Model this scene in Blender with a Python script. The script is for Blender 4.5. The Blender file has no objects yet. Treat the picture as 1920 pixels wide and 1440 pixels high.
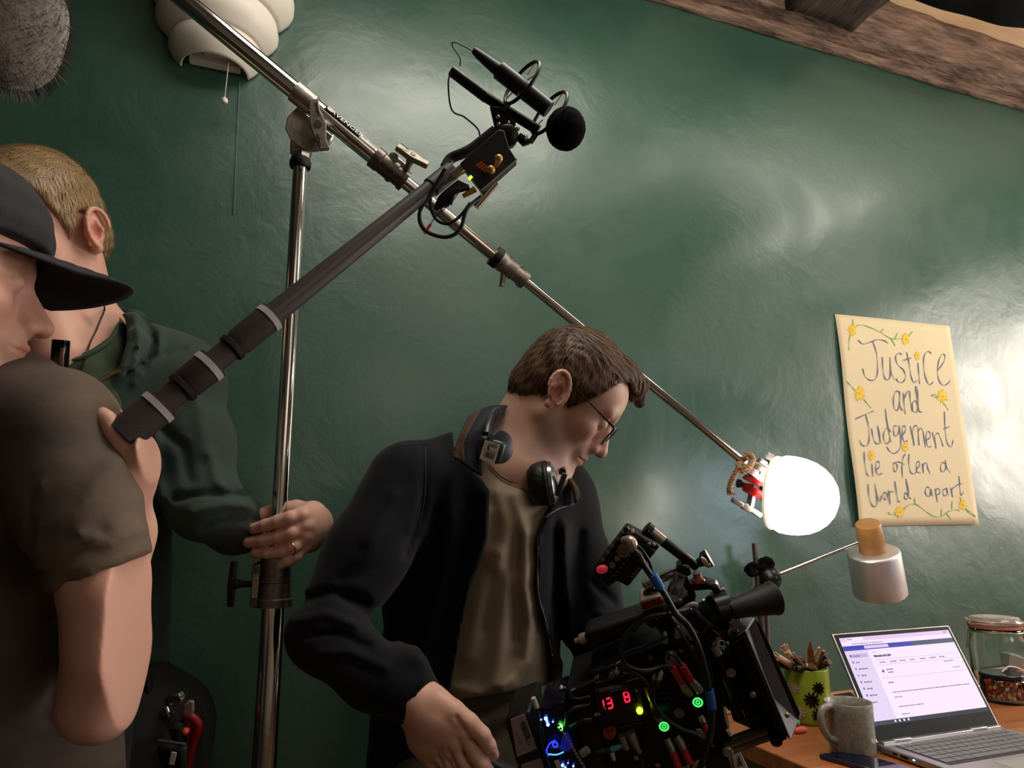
import bpy, bmesh, math, random
import numpy as np
import openvdb
from mathutils import Vector, Matrix
random.seed(7); RNG = np.random.default_rng(7)
sc = bpy.context.scene
# ------------------------------------------------------------------ camera geometry (photo taken as 1920x1440)
FPX = 1280.0
def nrm(v):
    v = np.array(v, float); return v/np.linalg.norm(v)
_u = nrm((-62, -5978, 1280)); _r = np.array((3490., 235., 1280.)); _r = nrm(_r-_u*_r.dot(_u)); _n = np.cross(_u, _r)
CAMW = np.array([_r, _n, _u])            # camera axes (right, down, forward) -> world (X along the green wall, Y into it, Z up)
CAM = np.array((0.0, -1.42, 1.15))
DESK = 0.735
def c2w(p): return np.asarray(p, float) @ CAMW.T + CAM
def d2w(p): return np.asarray(p, float) @ CAMW.T
def w2c(p): return (np.asarray(p, float)-CAM) @ CAMW
def PC(px, py, d): return np.array(((px-960)/FPX*d, (py-720)/FPX*d, d))
def P(px, py, d): return c2w(PC(px, py, d))
def ray(px, py): return CAMW @ np.array(((px-960)/FPX, (py-720)/FPX, 1.0))
def on_wall(px, py, off=0.0):
    r = ray(px, py); return CAM + r*((-off-CAM[1])/r[1])
def on_z(px, py, z=DESK):
    r = ray(px, py); return CAM + r*((z-CAM[2])/r[2])
def S(px, d): return px*d/FPX
cam = bpy.data.cameras.new('camera'); cam.sensor_fit = 'HORIZONTAL'; cam.sensor_width = 36; cam.lens = FPX/1920*36; cam.clip_start = .02
camo = bpy.data.objects.new('camera', cam); sc.collection.objects.link(camo)
m = Matrix.Identity(4)
for i, v in enumerate((CAMW @ np.array((1, 0, 0)), CAMW @ np.array((0, -1, 0)), CAMW @ np.array((0, 0, -1)))):
    for j in range(3): m[j][i] = v[j]
m.translation = Vector(CAM); camo.matrix_world = m; sc.camera = camo
# ------------------------------------------------------------------ light
sc.view_settings.view_transform = 'Standard'; sc.view_settings.look = 'None'; sc.view_settings.gamma = 1; sc.view_settings.use_curve_mapping = False
sc.view_settings.exposure = 0.14
w = bpy.data.worlds.new('world'); sc.world = w; w.use_nodes = True
w.node_tree.nodes['Background'].inputs[0].default_value = (.55, .5, .45, 1); w.node_tree.nodes['Background'].inputs[1].default_value = .015
def area(name, loc, tgt, size, power, col, sy=None, spread=180):
    l = bpy.data.lights.new(name, 'AREA'); l.energy = power; l.color = col; l.size = size; l.spread = math.radians(spread)
    if sy: l.shape = 'RECTANGLE'; l.size_y = sy
    o = bpy.data.objects.new(name, l); sc.collection.objects.link(o); o.location = loc
    o.rotation_euler = (Vector(tgt)-Vector(loc)).to_track_quat('-Z', 'Y').to_euler(); return o
area('ceiling_bounce_light', (0.52, -.75, 2.56), (0.52, -.70, 0), .9, 13, (1, .93, .82), .55)
area('ceiling_bounce_light', (2.0, -.95, 2.56), (2.0, -.9, 0), 1.25, 17, (1, .93, .82), .7)
area('ceiling_uplight', (0.9, -2.2, 1.8), (1.2, -1.3, 2.7), 0.35, 16, (1, .92, .80), spread=110)
area('side_key_light', (3.7, -1.0, 1.72), (0.6, -.5, 1.3), 1.0, 40, (1, .90, .78))
area('added_cool_light', (1.95, -1.15, 1.22), (.8, 0, 1.2), 0.30, 2.2, (.72, .78, 1.0))  # unseen cool lamp, added for the bluish spot on the green wall
area('room_fill_light', (.9, -2.9, 2.15), (.3, -.3, 1.4), 1.2, 4.2, (1, .88, .76))
# ------------------------------------------------------------------ helpers
C = sc.collection
ORG = {}
def lin(h):
    if isinstance(h, str):
        h = h.lstrip('#'); c = [int(h[i:i+2], 16)/255 for i in (0, 2, 4)]
    else: c = [x/255 for x in h]
    return tuple((x/12.92 if x <= .04045 else ((x+.055)/1.055)**2.4) for x in c)+(1.0,)
MATS = {}
def mat(name, col, rough=.5, metal=0., bump=0., bscale=200., var=0., vscale=20., emit=None, es=0., trans=0., alpha=1., coat=0., ior=1.45, sheen=0., attr=False, stretch=None, spec=.5, sss=0., bdist=.002, detail=4, col2=None, aniso=0):
    if name in MATS: return MATS[name]
    M = bpy.data.materials.new(name); M.use_nodes = True; nt = M.node_tree; N = nt.nodes; L = nt.links; b = N['Principled BSDF']
    c = lin(col) if not (isinstance(col, tuple) and len(col) == 4) else col
    b.inputs['Base Color'].default_value = c; b.inputs['Roughness'].default_value = rough; b.inputs['Metallic'].default_value = metal
    b.inputs['Transmission Weight'].default_value = trans; b.inputs['Alpha'].default_value = alpha; b.inputs['Coat Weight'].default_value = coat
    b.inputs['Coat Roughness'].default_value = .15
    b.inputs['IOR'].default_value = ior; b.inputs['Sheen Weight'].default_value = sheen; b.inputs['Specular IOR Level'].default_value = spec
    if sss: b.inputs['Subsurface Weight'].default_value = sss; b.inputs['Subsurface Radius'].default_value = (.012, .005, .003); b.inputs['Subsurface Scale'].default_value = 1.
    if emit: b.inputs['Emission Color'].default_value = lin(emit); b.inputs['Emission Strength'].default_value = es
    tc = N.new('ShaderNodeTexCoord'); src = tc.outputs['Object']
    if stretch:
        mp = N.new('ShaderNodeMapping'); mp.inputs['Scale'].default_value = stretch; L.new(src, mp.inputs['Vector']); src = mp.outputs[0]
    colsock = None
    if attr:
        at = N.new('ShaderNodeVertexColor'); at.layer_name = 'Col'; colsock = at.outputs[0]
    if var or col2:
        no = N.new('ShaderNodeTexNoise'); no.inputs['Scale'].default_value = vscale; no.inputs['Detail'].default_value = 6; L.new(src, no.inputs['Vector'])
        mr = N.new('ShaderNodeMapRange'); L.new(no.outputs[0], mr.inputs[0]); mr.inputs[1].default_value = .3; mr.inputs[2].default_value = .7
        mx = N.new('ShaderNodeMix'); mx.data_type = 'RGBA'
        if col2:
            L.new(mr.outputs[0], mx.inputs[0]); mx.inputs[6].default_value = c; mx.inputs[7].default_value = lin(col2)
        else:
            mx.blend_type = 'MULTIPLY'; mx.inputs[0].default_value = 1; mr.inputs[3].default_value = 1-var; mr.inputs[4].default_value = 1+var*.5
            if colsock: L.new(colsock, mx.inputs[6])
            else: mx.inputs[6].default_value = c
            L.new(mr.outputs[0], mx.inputs[7])
        colsock = mx.outputs[2]
    if colsock: L.new(colsock, b.inputs['Base Color'])
    if bump:
        n2 = N.new('ShaderNodeTexNoise'); n2.inputs['Scale'].default_value = bscale; n2.inputs['Detail'].default_value = detail; L.new(src, n2.inputs['Vector'])
        bp = N.new('ShaderNodeBump'); bp.inputs['Strength'].default_value = bump; bp.inputs['Distance'].default_value = bdist
        L.new(n2.outputs[0], bp.inputs['Height']); L.new(bp.outputs[0], b.inputs['Normal'])
    MATS[name] = M; return M
def tag(o, label=None, cat=None, group=None, kind=None):
    if label: o['label'] = label
    if cat: o['category'] = cat
    if group: o['group'] = group
    if kind: o['kind'] = kind
    return o
def thing(name, label, cat, loc, group=None):
    o = bpy.data.objects.new(name, None); C.objects.link(o); o.location = Vector(loc); o.empty_display_size = .05
    ORG[o.name] = np.array(loc, float); return tag(o, label, cat, group)
def mkobj(name, V, Fc, material, parent=None, smooth=True, bevel=0., label=None, cols=None, sharp=40, recalc=False):
    V = np.asarray(V, float)
    if parent is not None: org = ORG[parent.name]
    else: org = np.array(((V[:, 0].min()+V[:, 0].max())/2, (V[:, 1].min()+V[:, 1].max())/2, V[:, 2].min()))
    me = bpy.data.meshes.new(name); me.from_pydata((V-org).tolist(), [], [list(map(int, f)) for f in Fc]) if not isinstance(Fc, np.ndarray) else None
    if isinstance(Fc, np.ndarray):
        n = len(Fc); k = Fc.shape[1]; me.vertices.add(len(V)); me.vertices.foreach_set('co', (V-org).astype(np.float32).ravel())
        me.loops.add(n*k); me.loops.foreach_set('vertex_index', Fc.astype(np.int32).ravel()); me.polygons.add(n)
        me.polygons.foreach_set('loop_start', np.arange(0, n*k, k, dtype=np.int32)); me.update(calc_edges=True)
    if recalc:
        bm = bmesh.new(); bm.from_mesh(me); bmesh.ops.recalc_face_normals(bm, faces=bm.faces); bm.to_mesh(me); bm.free()
    if smooth:
        me.polygons.foreach_set('use_smooth', [True]*len(me.polygons))
        if sharp and not isinstance(Fc, np.ndarray):
            try: me.set_sharp_from_angle(angle=math.radians(sharp))
            except Exception: pass
    me.materials.append(material)
    if cols is not None:
        ca = me.color_attributes.new('Col', 'FLOAT_COLOR', 'POINT'); c4 = np.ones((len(V), 4), np.float32); c4[:, :3] = cols; ca.data.foreach_set('color', c4.ravel())
    o = bpy.data.objects.new(name, me); C.objects.link(o)
    if parent is not None: o.parent = parent
    else: o.location = Vector(org)
    ORG[o.name] = org
    if bevel:
        bv = o.modifiers.new('bevel', 'BEVEL'); bv.width = bevel; bv.segments = 2; bv.limit_method = 'ANGLE'
    if label: o['label'] = label
    return o
def basis(ax):
    ax = nrm(ax); t = np.array((0, 0, 1.)) if abs(ax[2]) < .9 else np.array((1., 0, 0)); a = nrm(np.cross(t, ax)); return a, np.cross(ax, a), ax
class B:
    """collects pieces of ONE mesh"""
    def __init__(s, M=None): s.V = []; s.F = []; s.M = M      # M: local frame (origin, 3x3 columns)
    def add(s, V, Fc):
        V = np.asarray(V, float)
        if s.M is not None: V = V @ s.M[1].T + s.M[0]
        k = len(s.V); s.V.extend(V.tolist()); s.F.extend([[i+k for i in f] for f in Fc]); return s
    def box(s, c, size, R=None):
        c = np.array(c, float); h = np.array(size, float)/2
        v = np.array([(x, y, z) for x in (-1, 1) for y in (-1, 1) for z in (-1, 1)])*h
        if R is not None: v = v @ np.asarray(R).T
        return s.add(v+c, [(0, 1, 3, 2), (4, 6, 7, 5), (0, 4, 5, 1), (2, 3, 7, 6), (0, 2, 6, 4), (1, 5, 7, 3)])
    def tube(s, pts, r, seg=12, caps=True, closed=False):
        pts = [np.array(p, float) for p in pts]; n = len(pts); rs = r if hasattr(r, '__len__') else [r]*n
        V = []; Fc = []; a = None
        for i, p in enumerate(pts):
            if closed: t = nrm(pts[(i+1) % n]-pts[i-1])
            else: t = nrm(pts[min(i+1, n-1)]-pts[max(i-1, 0)])
            if a is None: a, b, _ = basis(t)
            else: a = nrm(a-t*a.dot(t)); b = np.cross(t, a)
            for k in range(seg):
                an = 2*math.pi*k/seg; V.append(p+rs[i]*(math.cos(an)*a+math.sin(an)*b))
        for i in range(n if closed else n-1):
            j = (i+1) % n
            for k in range(seg): k2 = (k+1) % seg; Fc.append((i*seg+k, i*seg+k2, j*seg+k2, j*seg+k))
        if caps and not closed: Fc.append(tuple(range(seg))[::-1]); Fc.append(tuple((n-1)*seg+k for k in range(seg)))
        return s.add(V, Fc)
    def lathe(s, o, ax, prof, seg=32, a0=0., a1=2*math.pi, up=None):
        """prof: (distance along ax, radius)"""
        if up is not None: ax = nrm(ax); a = nrm(np.array(up)-ax*np.dot(up, ax)); b = np.cross(ax, a)
        else: a, b, ax = basis(ax)
        full = abs(a1-a0-2*math.pi) < 1e-6; m_ = seg if full else seg+1; V = []; Fc = []
        for (t, r) in prof:
            for k in range(m_):
                an = a0+(a1-a0)*k/seg; V.append(np.array(o)+ax*t+max(r, 1e-5)*(math.cos(an)*a+math.sin(an)*b))
        for i in range(len(prof)-1):
            for k in range(seg): k2 = (k+1) % m_; Fc.append((i*m_+k, i*m_+k2, (i+1)*m_+k2, (i+1)*m_+k))
        if full:
            Fc.append(tuple(range(m_))[::-1]); Fc.append(tuple((len(prof)-1)*m_+k for k in range(m_)))
        return s.add(V, Fc)
    def prism(s, poly, nrml, th):
        poly = [np.array(p, float) for p in poly]; n = len(poly); d = nrm(nrml)*th
        V = poly+[p+d for p in poly]; Fc = [tuple(range(n))[::-1], tuple(range(n, 2*n))]+[(i, (i+1) % n, n+(i+1) % n, n+i) for i in range(n)]
        return s.add(V, Fc)
    def sphere(s, c, r, seg=16, ring=10, R=None):
        r = np.array(r if hasattr(r, '__len__') else (r, r, r), float); V = []; Fc = []
        for i in range(ring+1):
            th = math.pi*i/ring
            for k in range(seg): ph = 2*math.pi*k/seg; V.append((math.sin(th)*math.cos(ph), math.sin(th)*math.sin(ph), math.cos(th)))
        V = np.array(V)*r
        if R is not None: V = V @ np.asarray(R).T
        for i in range(ring):
            for k in range(seg): k2 = (k+1) % seg; Fc.append((i*seg+k, (i+1)*seg+k, (i+1)*seg+k2, i*seg+k2))
        return s.add(V+np.array(c), Fc)
    def make(s, name, material, parent=None, **k): return mkobj(name, s.V, s.F, material, parent, recalc=True, **k)
def spline(pts, n=8):
    pts = [np.array(p, float) for p in pts]; q = [2*pts[0]-pts[1]]+pts+[2*pts[-1]-pts[-2]]; out = []
    for i in range(1, len(q)-2):
        for k in range(n):
            t = k/n; out.append(.5*((2*q[i])+(-q[i-1]+q[i+1])*t+(2*q[i-1]-5*q[i]+4*q[i+1]-q[i+2])*t*t+(-q[i-1]+3*q[i]-3*q[i+1]+q[i+2])*t**3))
    out.append(pts[-1]); return out
def px3(l): return [P(*t) for t in l]
def text_obj(name, txt, size, material, parent, o, xdir, ydir, th=.0002, align='LEFT'):
    cu = bpy.data.curves.new(name, 'FONT'); cu.body = txt; cu.size = size; cu.extrude = th; cu.align_x = align
    t = bpy.data.objects.new('tmp', cu); C.objects.link(t); dg = bpy.context.evaluated_depsgraph_get(); dg.update()
    me = t.evaluated_get(dg).to_mesh(); xd = nrm(xdir); yd = nrm(np.array(ydir)-xd*np.dot(xd, ydir)); zd = np.cross(xd, yd)
    V = [np.array(o)+v.co.x*xd+v.co.y*yd+v.co.z*zd for v in me.vertices]; Fc = [tuple(p.vertices) for p in me.polygons]
    t.to_mesh_clear(); C.objects.unlink(t); bpy.data.objects.remove(t); bpy.data.curves.remove(cu)
    return mkobj(name, V, Fc, material, parent, smooth=False)
# common materials
CHROME = mat('chrome', '#d8d4d0', .13, 1., bump=.05, bscale=60); STEEL = mat('brushed_steel', '#a8a49c', .3, 1., bump=.15, bscale=300, var=.25, vscale=40)
CAST = mat('cast_metal', '#a39c92', .42, .9, bump=.25, bscale=250, var=.3, vscale=60); DCAST = mat('dark_cast_metal', '#6b645c', .4, .9, bump=.2, bscale=250, var=.3, vscale=50)
BLK = mat('black_plastic', '#141416', .42, bump=.05, bscale=800); BLKM = mat('black_anodised_metal', '#121214', .32, .3, bump=.03, bscale=500, var=.2); RUB = mat('black_rubber', '#0d0d0e', .6)
CABLE = mat('cable_rubber', '#1a1a1b', .4); RED = mat('red_plastic', '#b3121b', .35); WHT = mat('white_label', '#cfc6bd', .6); TXT = mat('dark_print', '#15130f', .6)
BLUE = mat('blue_tape', '#2b5fae', .55)
# ------------------------------------------------------------------ the room
def wallpaint():
    M = bpy.data.materials.new('green_gloss_plaster'); M.use_nodes = True; nt = M.node_tree; N = nt.nodes; L = nt.links; b = N['Principled BSDF']
    tc = N.new('ShaderNodeTexCoord'); g = N.new('ShaderNodeNewGeometry')
    def noise(sc_, det, dist=0., rough=.5):
        n = N.new('ShaderNodeTexNoise'); n.inputs['Scale'].default_value = sc_; n.inputs['Detail'].default_value = det; n.inputs['Distortion'].default_value = dist; n.inputs['Roughness'].default_value = rough
        L.new(g.outputs['Position'], n.inputs['Vector']); return n.outputs[0]
    a = noise(1.6, 5, .6)
    mx = N.new('ShaderNodeMix'); mx.data_type = 'RGBA'; mx.inputs[6].default_value = lin('#27493b'); mx.inputs[7].default_value = lin('#325445'); L.new(a, mx.inputs[0]); L.new(mx.outputs[2], b.inputs['Base Color'])
    r = N.new('ShaderNodeMapRange'); L.new(noise(3.5, 6, 1.2), r.inputs[0]); r.inputs[1].default_value = .35; r.inputs[2].default_value = .65; r.inputs[3].default_value = .30; r.inputs[4].default_value = .46; L.new(r.outputs[0], b.inputs['Roughness'])
    b.inputs['Specular IOR Level'].default_value = .6; b.inputs['Coat Weight'].default_value = .55; b.inputs['Coat Roughness'].default_value = .33
    prev = None
    for sc_, det, dist, st, di in ((2.2, 2, .8, .40, .015), (4.5, 7, 3.2, .22, .006), (8, 5, 2.4, .30, .004), (50, 4, .6, .38, .0012), (260, 2, 0, .2, .0005)):
        bp = N.new('ShaderNodeBump'); bp.inputs['Strength'].default_value = st; bp.inputs['Distance'].default_value = di; L.new(noise(sc_, det, dist), bp.inputs['Height'])
        if prev: L.new(prev, bp.inputs['Normal'])
        prev = bp.outputs[0]
    L.new(prev, b.inputs['Normal']); return M
def add_box(name, lo, hi, m_, **k):
    lo = np.array(lo, float); hi = np.array(hi, float); return B().box((lo+hi)/2, hi-lo).make(name, m_, smooth=False, **k)
ZB = on_wall(1580, 95)[2]                # underside of the wall beam
CEIL = ZB+.20
def grid_wall():
    nx, nz = 260, 110; xs = np.linspace(-1.8, 4.2, nx); zs = np.linspace(0, CEIL, nz); V = []; 
    for z in zs:
        for x in xs: V.append((x, .0025*math.sin(3.1*x+1.7*z)*math.cos(2.3*z-x)+.0015*math.sin(9*x+4*math.sin(5*z)), z))
    Fc = [(j*nx+i, j*nx+i+1, (j+1)*nx+i+1, (j+1)*nx+i) for j in range(nz-1) for i in range(nx-1)]
    k = len(V); V += [(-1.8, .1, 0), (4.2, .1, 0), (4.2, .1, CEIL), (-1.8, .1, CEIL)]; Fc.append((k, k+3, k+2, k+1))
    return mkobj('wall_back', V, Fc, wallpaint())
tag(grid_wall(), kind='structure')
CREAM = mat('cream_plaster', '#b8ad9c', .8, bump=.2, bscale=30, bdist=.004); FLO = mat('floor_boards', '#5a4330', .5, var=.4, vscale=6, stretch=(1, 8, 1)); DARKW = mat('dark_room_paint', '#2a2b28', .7, bump=.1)
for nm, lo, hi, mm in (('floor', (-1.8, -3.8, -.1), (4.2, .1, 0), FLO), ('ceiling', (-1.8, -3.8, CEIL), (4.2, .1, CEIL+.1), CREAM), ('wall_left', (-1.9, -3.8, 0), (-1.8, .1, CEIL), DARKW),
        ('wall_right', (4.2, -3.8, 0), (4.3, .1, CEIL), CREAM), ('wall_front', (-1.8, -3.9, 0), (4.2, -3.8, CEIL), CREAM)):
    tag(add_box(nm, lo, hi, mm), kind='structure')
# rough old beams: chiselled, displaced boxes
def rough_beam(name, lo, hi, m_, amp=.006, n=(90, 10, 10), seed=1, R=None, piv=None):
    bm = bmesh.new(); lo = np.array(lo); hi = np.array(hi); rn = np.random.default_rng(seed); V = []; idx = {}
    def vid(i, j, k):
        if (i, j, k) not in idx:
            p = lo+(hi-lo)*np.array((i/n[0], j/n[1], k/n[2])); q = p*np.array((5, 30, 30))
            d = np.array([math.sin(q[0]*2.1+q[1]+seed)+math.sin(q[2]*1.7+q[0]*3.3), math.sin(q[0]*1.3+q[2]*2.1)+.6*math.sin(q[0]*4.1+seed), math.sin(q[0]*1.9+q[1]*1.6+seed)+.7*math.sin(q[0]*5.3)])*amp*.35
            p = p+d+rn.normal(0, amp*.18, 3); idx[(i, j, k)] = len(V); V.append(p)
        return idx[(i, j, k)]
    Fc = []
    for i in range(n[0]):
        for j in range(n[1]):
            for k in (0, n[2]): Fc.append((vid(i, j, k), vid(i+1, j, k), vid(i+1, j+1, k), vid(i, j+1, k)))
        for k in range(n[2]):
            for j in (0, n[1]): Fc.append((vid(i, j, k), vid(i+1, j, k), vid(i+1, j, k+1), vid(i, j, k+1)))
    for j in range(n[1]):
        for k in range(n[2]):
            for i in (0, n[0]): Fc.append((vid(i, j, k), vid(i, j+1, k), vid(i, j+1, k+1), vid(i, j, k+1)))
    V = np.array(V)
    if R is not None: V = (V-piv) @ np.asarray(R).T+piv
    return mkobj(name, V, Fc, m_, recalc=True, sharp=0)
def woodmat(name, c1, c2, stretch, sc_=6, bump=.8, rough=.75):
    return mat(name, c1, rough, bump=bump, bscale=22, bdist=.008, col2=c2, vscale=sc_, stretch=stretch, detail=8)
OAK = woodmat('old_oak', '#8f7362', '#453229', (1, 4, 5), 9, 1.0); OAKD = woodmat('dark_oak', '#241a15', '#4f3d33', (9, 1, 9), 7, 1.0); PINE = woodmat('pale_pine', '#dcc09c', '#c49d74', (1, 5, 5), 3, .1, .55)
tag(rough_beam('trim_1', (-1.79, -.085, ZB), (4.19, -.002, ZB+.15), OAK, seed=3, n=(160, 8, 12)), kind='structure')
tag(rough_beam('trim_4', (-1.79, -.022, ZB-.03), (4.19, -.001, ZB+.002), OAK, seed=9, n=(160, 3, 4), amp=.004), kind='structure')
jx = on_wall(1560, 60, .085)[0]
for k, dx in enumerate((0, -.62, -1.24)):
    tag(rough_beam('trim_%d' % (2 if k == 0 else 4+k), (jx-.17+dx, -3.7, ZB-.012), (jx+.08+dx, -.088, ZB+.19), OAKD, seed=5+k, n=(12, 110, 10), amp=.009), kind='structure')
tag(rough_beam('trim_3', (jx+.14, -.16, ZB+.152), (4.19, -.003, ZB+.195), PINE, seed=8, n=(60, 8, 5), amp=.003), kind='structure')
# black blackout cloth slung under the ceiling
def cloth():
    a = P(1672, -12, 1.62); b_ = P(2060, 62, 1.80); ac = P(1790, -260, 1.15); V = []; nu, nv = 60, 40
    top = b_-a
    for j in range(nv):
        for i in range(nu):
            u = i/(nu-1); v = j/(nv-1); p = a+top*u+(ac-a)*v; sag = .035*math.sin(math.pi*min(1, u*1.1))*(1-v*.5)
            p = p+np.array((0, 0, -sag*.9+.002*math.sin(u*23+v*4)+.004*math.sin(u*7-v*9))); p[2] = min(p[2], CEIL-.02); V.append(p)
    Fc = [(j*nu+i, j*nu+i+1, (j+1)*nu+i+1, (j+1)*nu+i) for j in range(nv-1) for i in range(nu-1)]
    o = mkobj('blackout_cloth', V, Fc, mat('black_bolton_cloth', '#0b0a0d', .95, bump=.3, bscale=400, spec=.1)); s = o.modifiers.new('solid', 'SOLIDIFY'); s.thickness = .003
    return o
tag(cloth(), 'black cloth slung below the ceiling beside the pale plank at top right', 'cloth')
# ------------------------------------------------------------------ desk
dl = on_z(1424, 1401)[0]
WOODD = woodmat('desk_wood', '#a8693f', '#8a4f2c', (1.2, 9, 9), 5, .08, .38)
desk = thing('desk', 'varnished orange-brown wooden desk under the laptop and mug', 'desk', (dl+.8, -.4, 0))
B().box((dl+.8, -.385, DESK-.0175), (1.6, .73, .035)).make('desk_top', WOODD, desk, bevel=.003)
tag(B().box((dl+.8, -.0125, DESK+.009), (1.6, .018, .0175)).make('trim_8', mat('pale_wood_strip', '#c08a5c', .45, var=.2, stretch=(1, 8, 8)), bevel=.002), kind='structure')
for sx in (.05, 1.55):
    for sy in (-.08, -.7): B().box((dl+sx, sy, (DESK-.035)/2), (.05, .05, DESK-.036)).make('leg', WOODD, desk, bevel=.003)
# ------------------------------------------------------------------ wall lamp
wl = on_wall(403, 140); LX = wl[0]; LZ = wl[2]
OPAL = mat('white_plaster_shade', '#e3dacd', .45, sss=.0, bump=.03)
lamp = thing('wall_lamp', 'white tiered half-round wall lamp with a pull cord, at top left', 'lamp', (LX, 0, LZ))
prof = [(0, .066), (.004, .070), (.012, .078), (.025, .0875), (.04, .093), (.052, .0925), (.058, .0915), (.064, .098), (.078, .112), (.095, .1205), (.112, .122), (.124, .119), (.129, .119), (.137, .127), (.155, .142), (.175, .150), (.2, .1505), (.215, .147), (.222, .147), (.235, .155), (.26, .168), (.29, .172)]
tiers = ((0, 7), (6, 13), (12, 19), (18, 22))
for a, b_ in tiers:
    o = B().lathe((LX, -.004, LZ), (0, 0, 1), prof[a:b_], 48, math.pi, 2*math.pi, up=(1, 0, 0)).make('shade_tier', OPAL, lamp)
    s = o.modifiers.new('s', 'SOLIDIFY'); s.thickness = .004; s.offset = -1
B().box((LX, -.012, LZ+.09), (.10, .02, .16)).make('back_plate', OPAL, lamp, bevel=.003)
B().box((LX, -.035, LZ+.05), (.045, .03, .05)).make('lamp_holder', OPAL, lamp, bevel=.003)
cz = on_wall(421, 188, .045); cx0 = cz[0]
cord = B().tube([(cx0+.002, -.045, LZ+.03), (cx0, -.045, cz[2])], .0009, 6).make('pull_cord', WHT, lamp)
B().lathe((cx0, -.045, cz[2]-.007), (0, 0, 1), [(0, .002), (.001, .005), (.005, .0068), (.009, .0062), (.013, .003), (.014, .001)], 16).make('bead', OPAL, cord)
tag(B().tube([on_wall(449, 150, .002), on_wall(445, 230, .002), on_wall(441, 330, .002), on_wall(438, 400, .002)], .0011, 6).make('wall_cable', mat('painted_cable', '#24503f', .35)), 'thin cable painted green, running down the wall under the white lamp', 'cable')
# ------------------------------------------------------------------ poster
PAPER = mat('cream_paper', '#e2cfa8', .8, bump=.1, bscale=6, bdist=.01, var=.05, vscale=4)
cor = [on_wall(*q, .004) for q in ((1565, 589), (1781, 611), (1834, 983), (1608, 987))]
n_ = 24; V = []
for j in range(n_+1):
    for i in range(n_+1):
        u = i/n_; v = j/n_; p = (cor[0]*(1-u)+cor[1]*u)*(1-v)+(cor[3]*(1-u)+cor[2]*u)*v
        p = p+np.array((0, -.002*math.sin(5*u+3*v)-.006*max(0, .35-u)*v*2-.003*math.sin(9*v)*(1-u), 0)); V.append(p)
nn = n_+1
poster = mkobj('wall_poster', V, [(j*nn+i, j*nn+i+1, (j+1)*nn+i+1, (j+1)*nn+i) for j in range(n_) for i in range(n_)], PAPER)
poster.modifiers.new('s', 'SOLIDIFY').thickness = .0006
tag(poster, 'cream paper poster with blue handwriting and yellow flowers on the green wall', 'poster')
def paper_pt(zx, zy, off=.0016):
    """point of the sheet at (zx, zy) of a 3.2x magnified view of it"""
    r0 = on_wall(1540+zx/3.2, 560+zy/3.2, .004); e1 = cor[1]-cor[0]; e2 = cor[3]-cor[0]
    u = np.dot(r0-cor[0], e1)/np.dot(e1, e1); v = np.dot(r0-cor[0], e2)/np.dot(e2, e2); u = min(max(u, 0), 1); v = min(max(v, 0), 1)
    return r0+np.array((0, -.002*math.sin(5*u+3*v)-.006*max(0, .35-u)*v*2-.003*math.sin(9*v)*(1-u)-off, 0))
def ribbon(b_, pts, wd):
    q = spline([(p[0], p[1], 0) for p in pts], 7); V = []
    for i, p in enumerate(q):
        t = q[min(i+1, len(q)-1)]-q[max(i-1, 0)]; t = t/max(np.linalg.norm(t), 1e-6); nx, ny = -t[1], t[0]; w_ = wd*(.75+.35*math.sin(i*.5))
        V.append(paper_pt(p[0]+nx*w_, p[1]+ny*w_)); V.append(paper_pt(p[0]-nx*w_, p[1]-ny*w_))
    b_.add(V, [(2*i, 2*i+1, 2*i+3, 2*i+2) for i in range(len(q)-1)])
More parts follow.
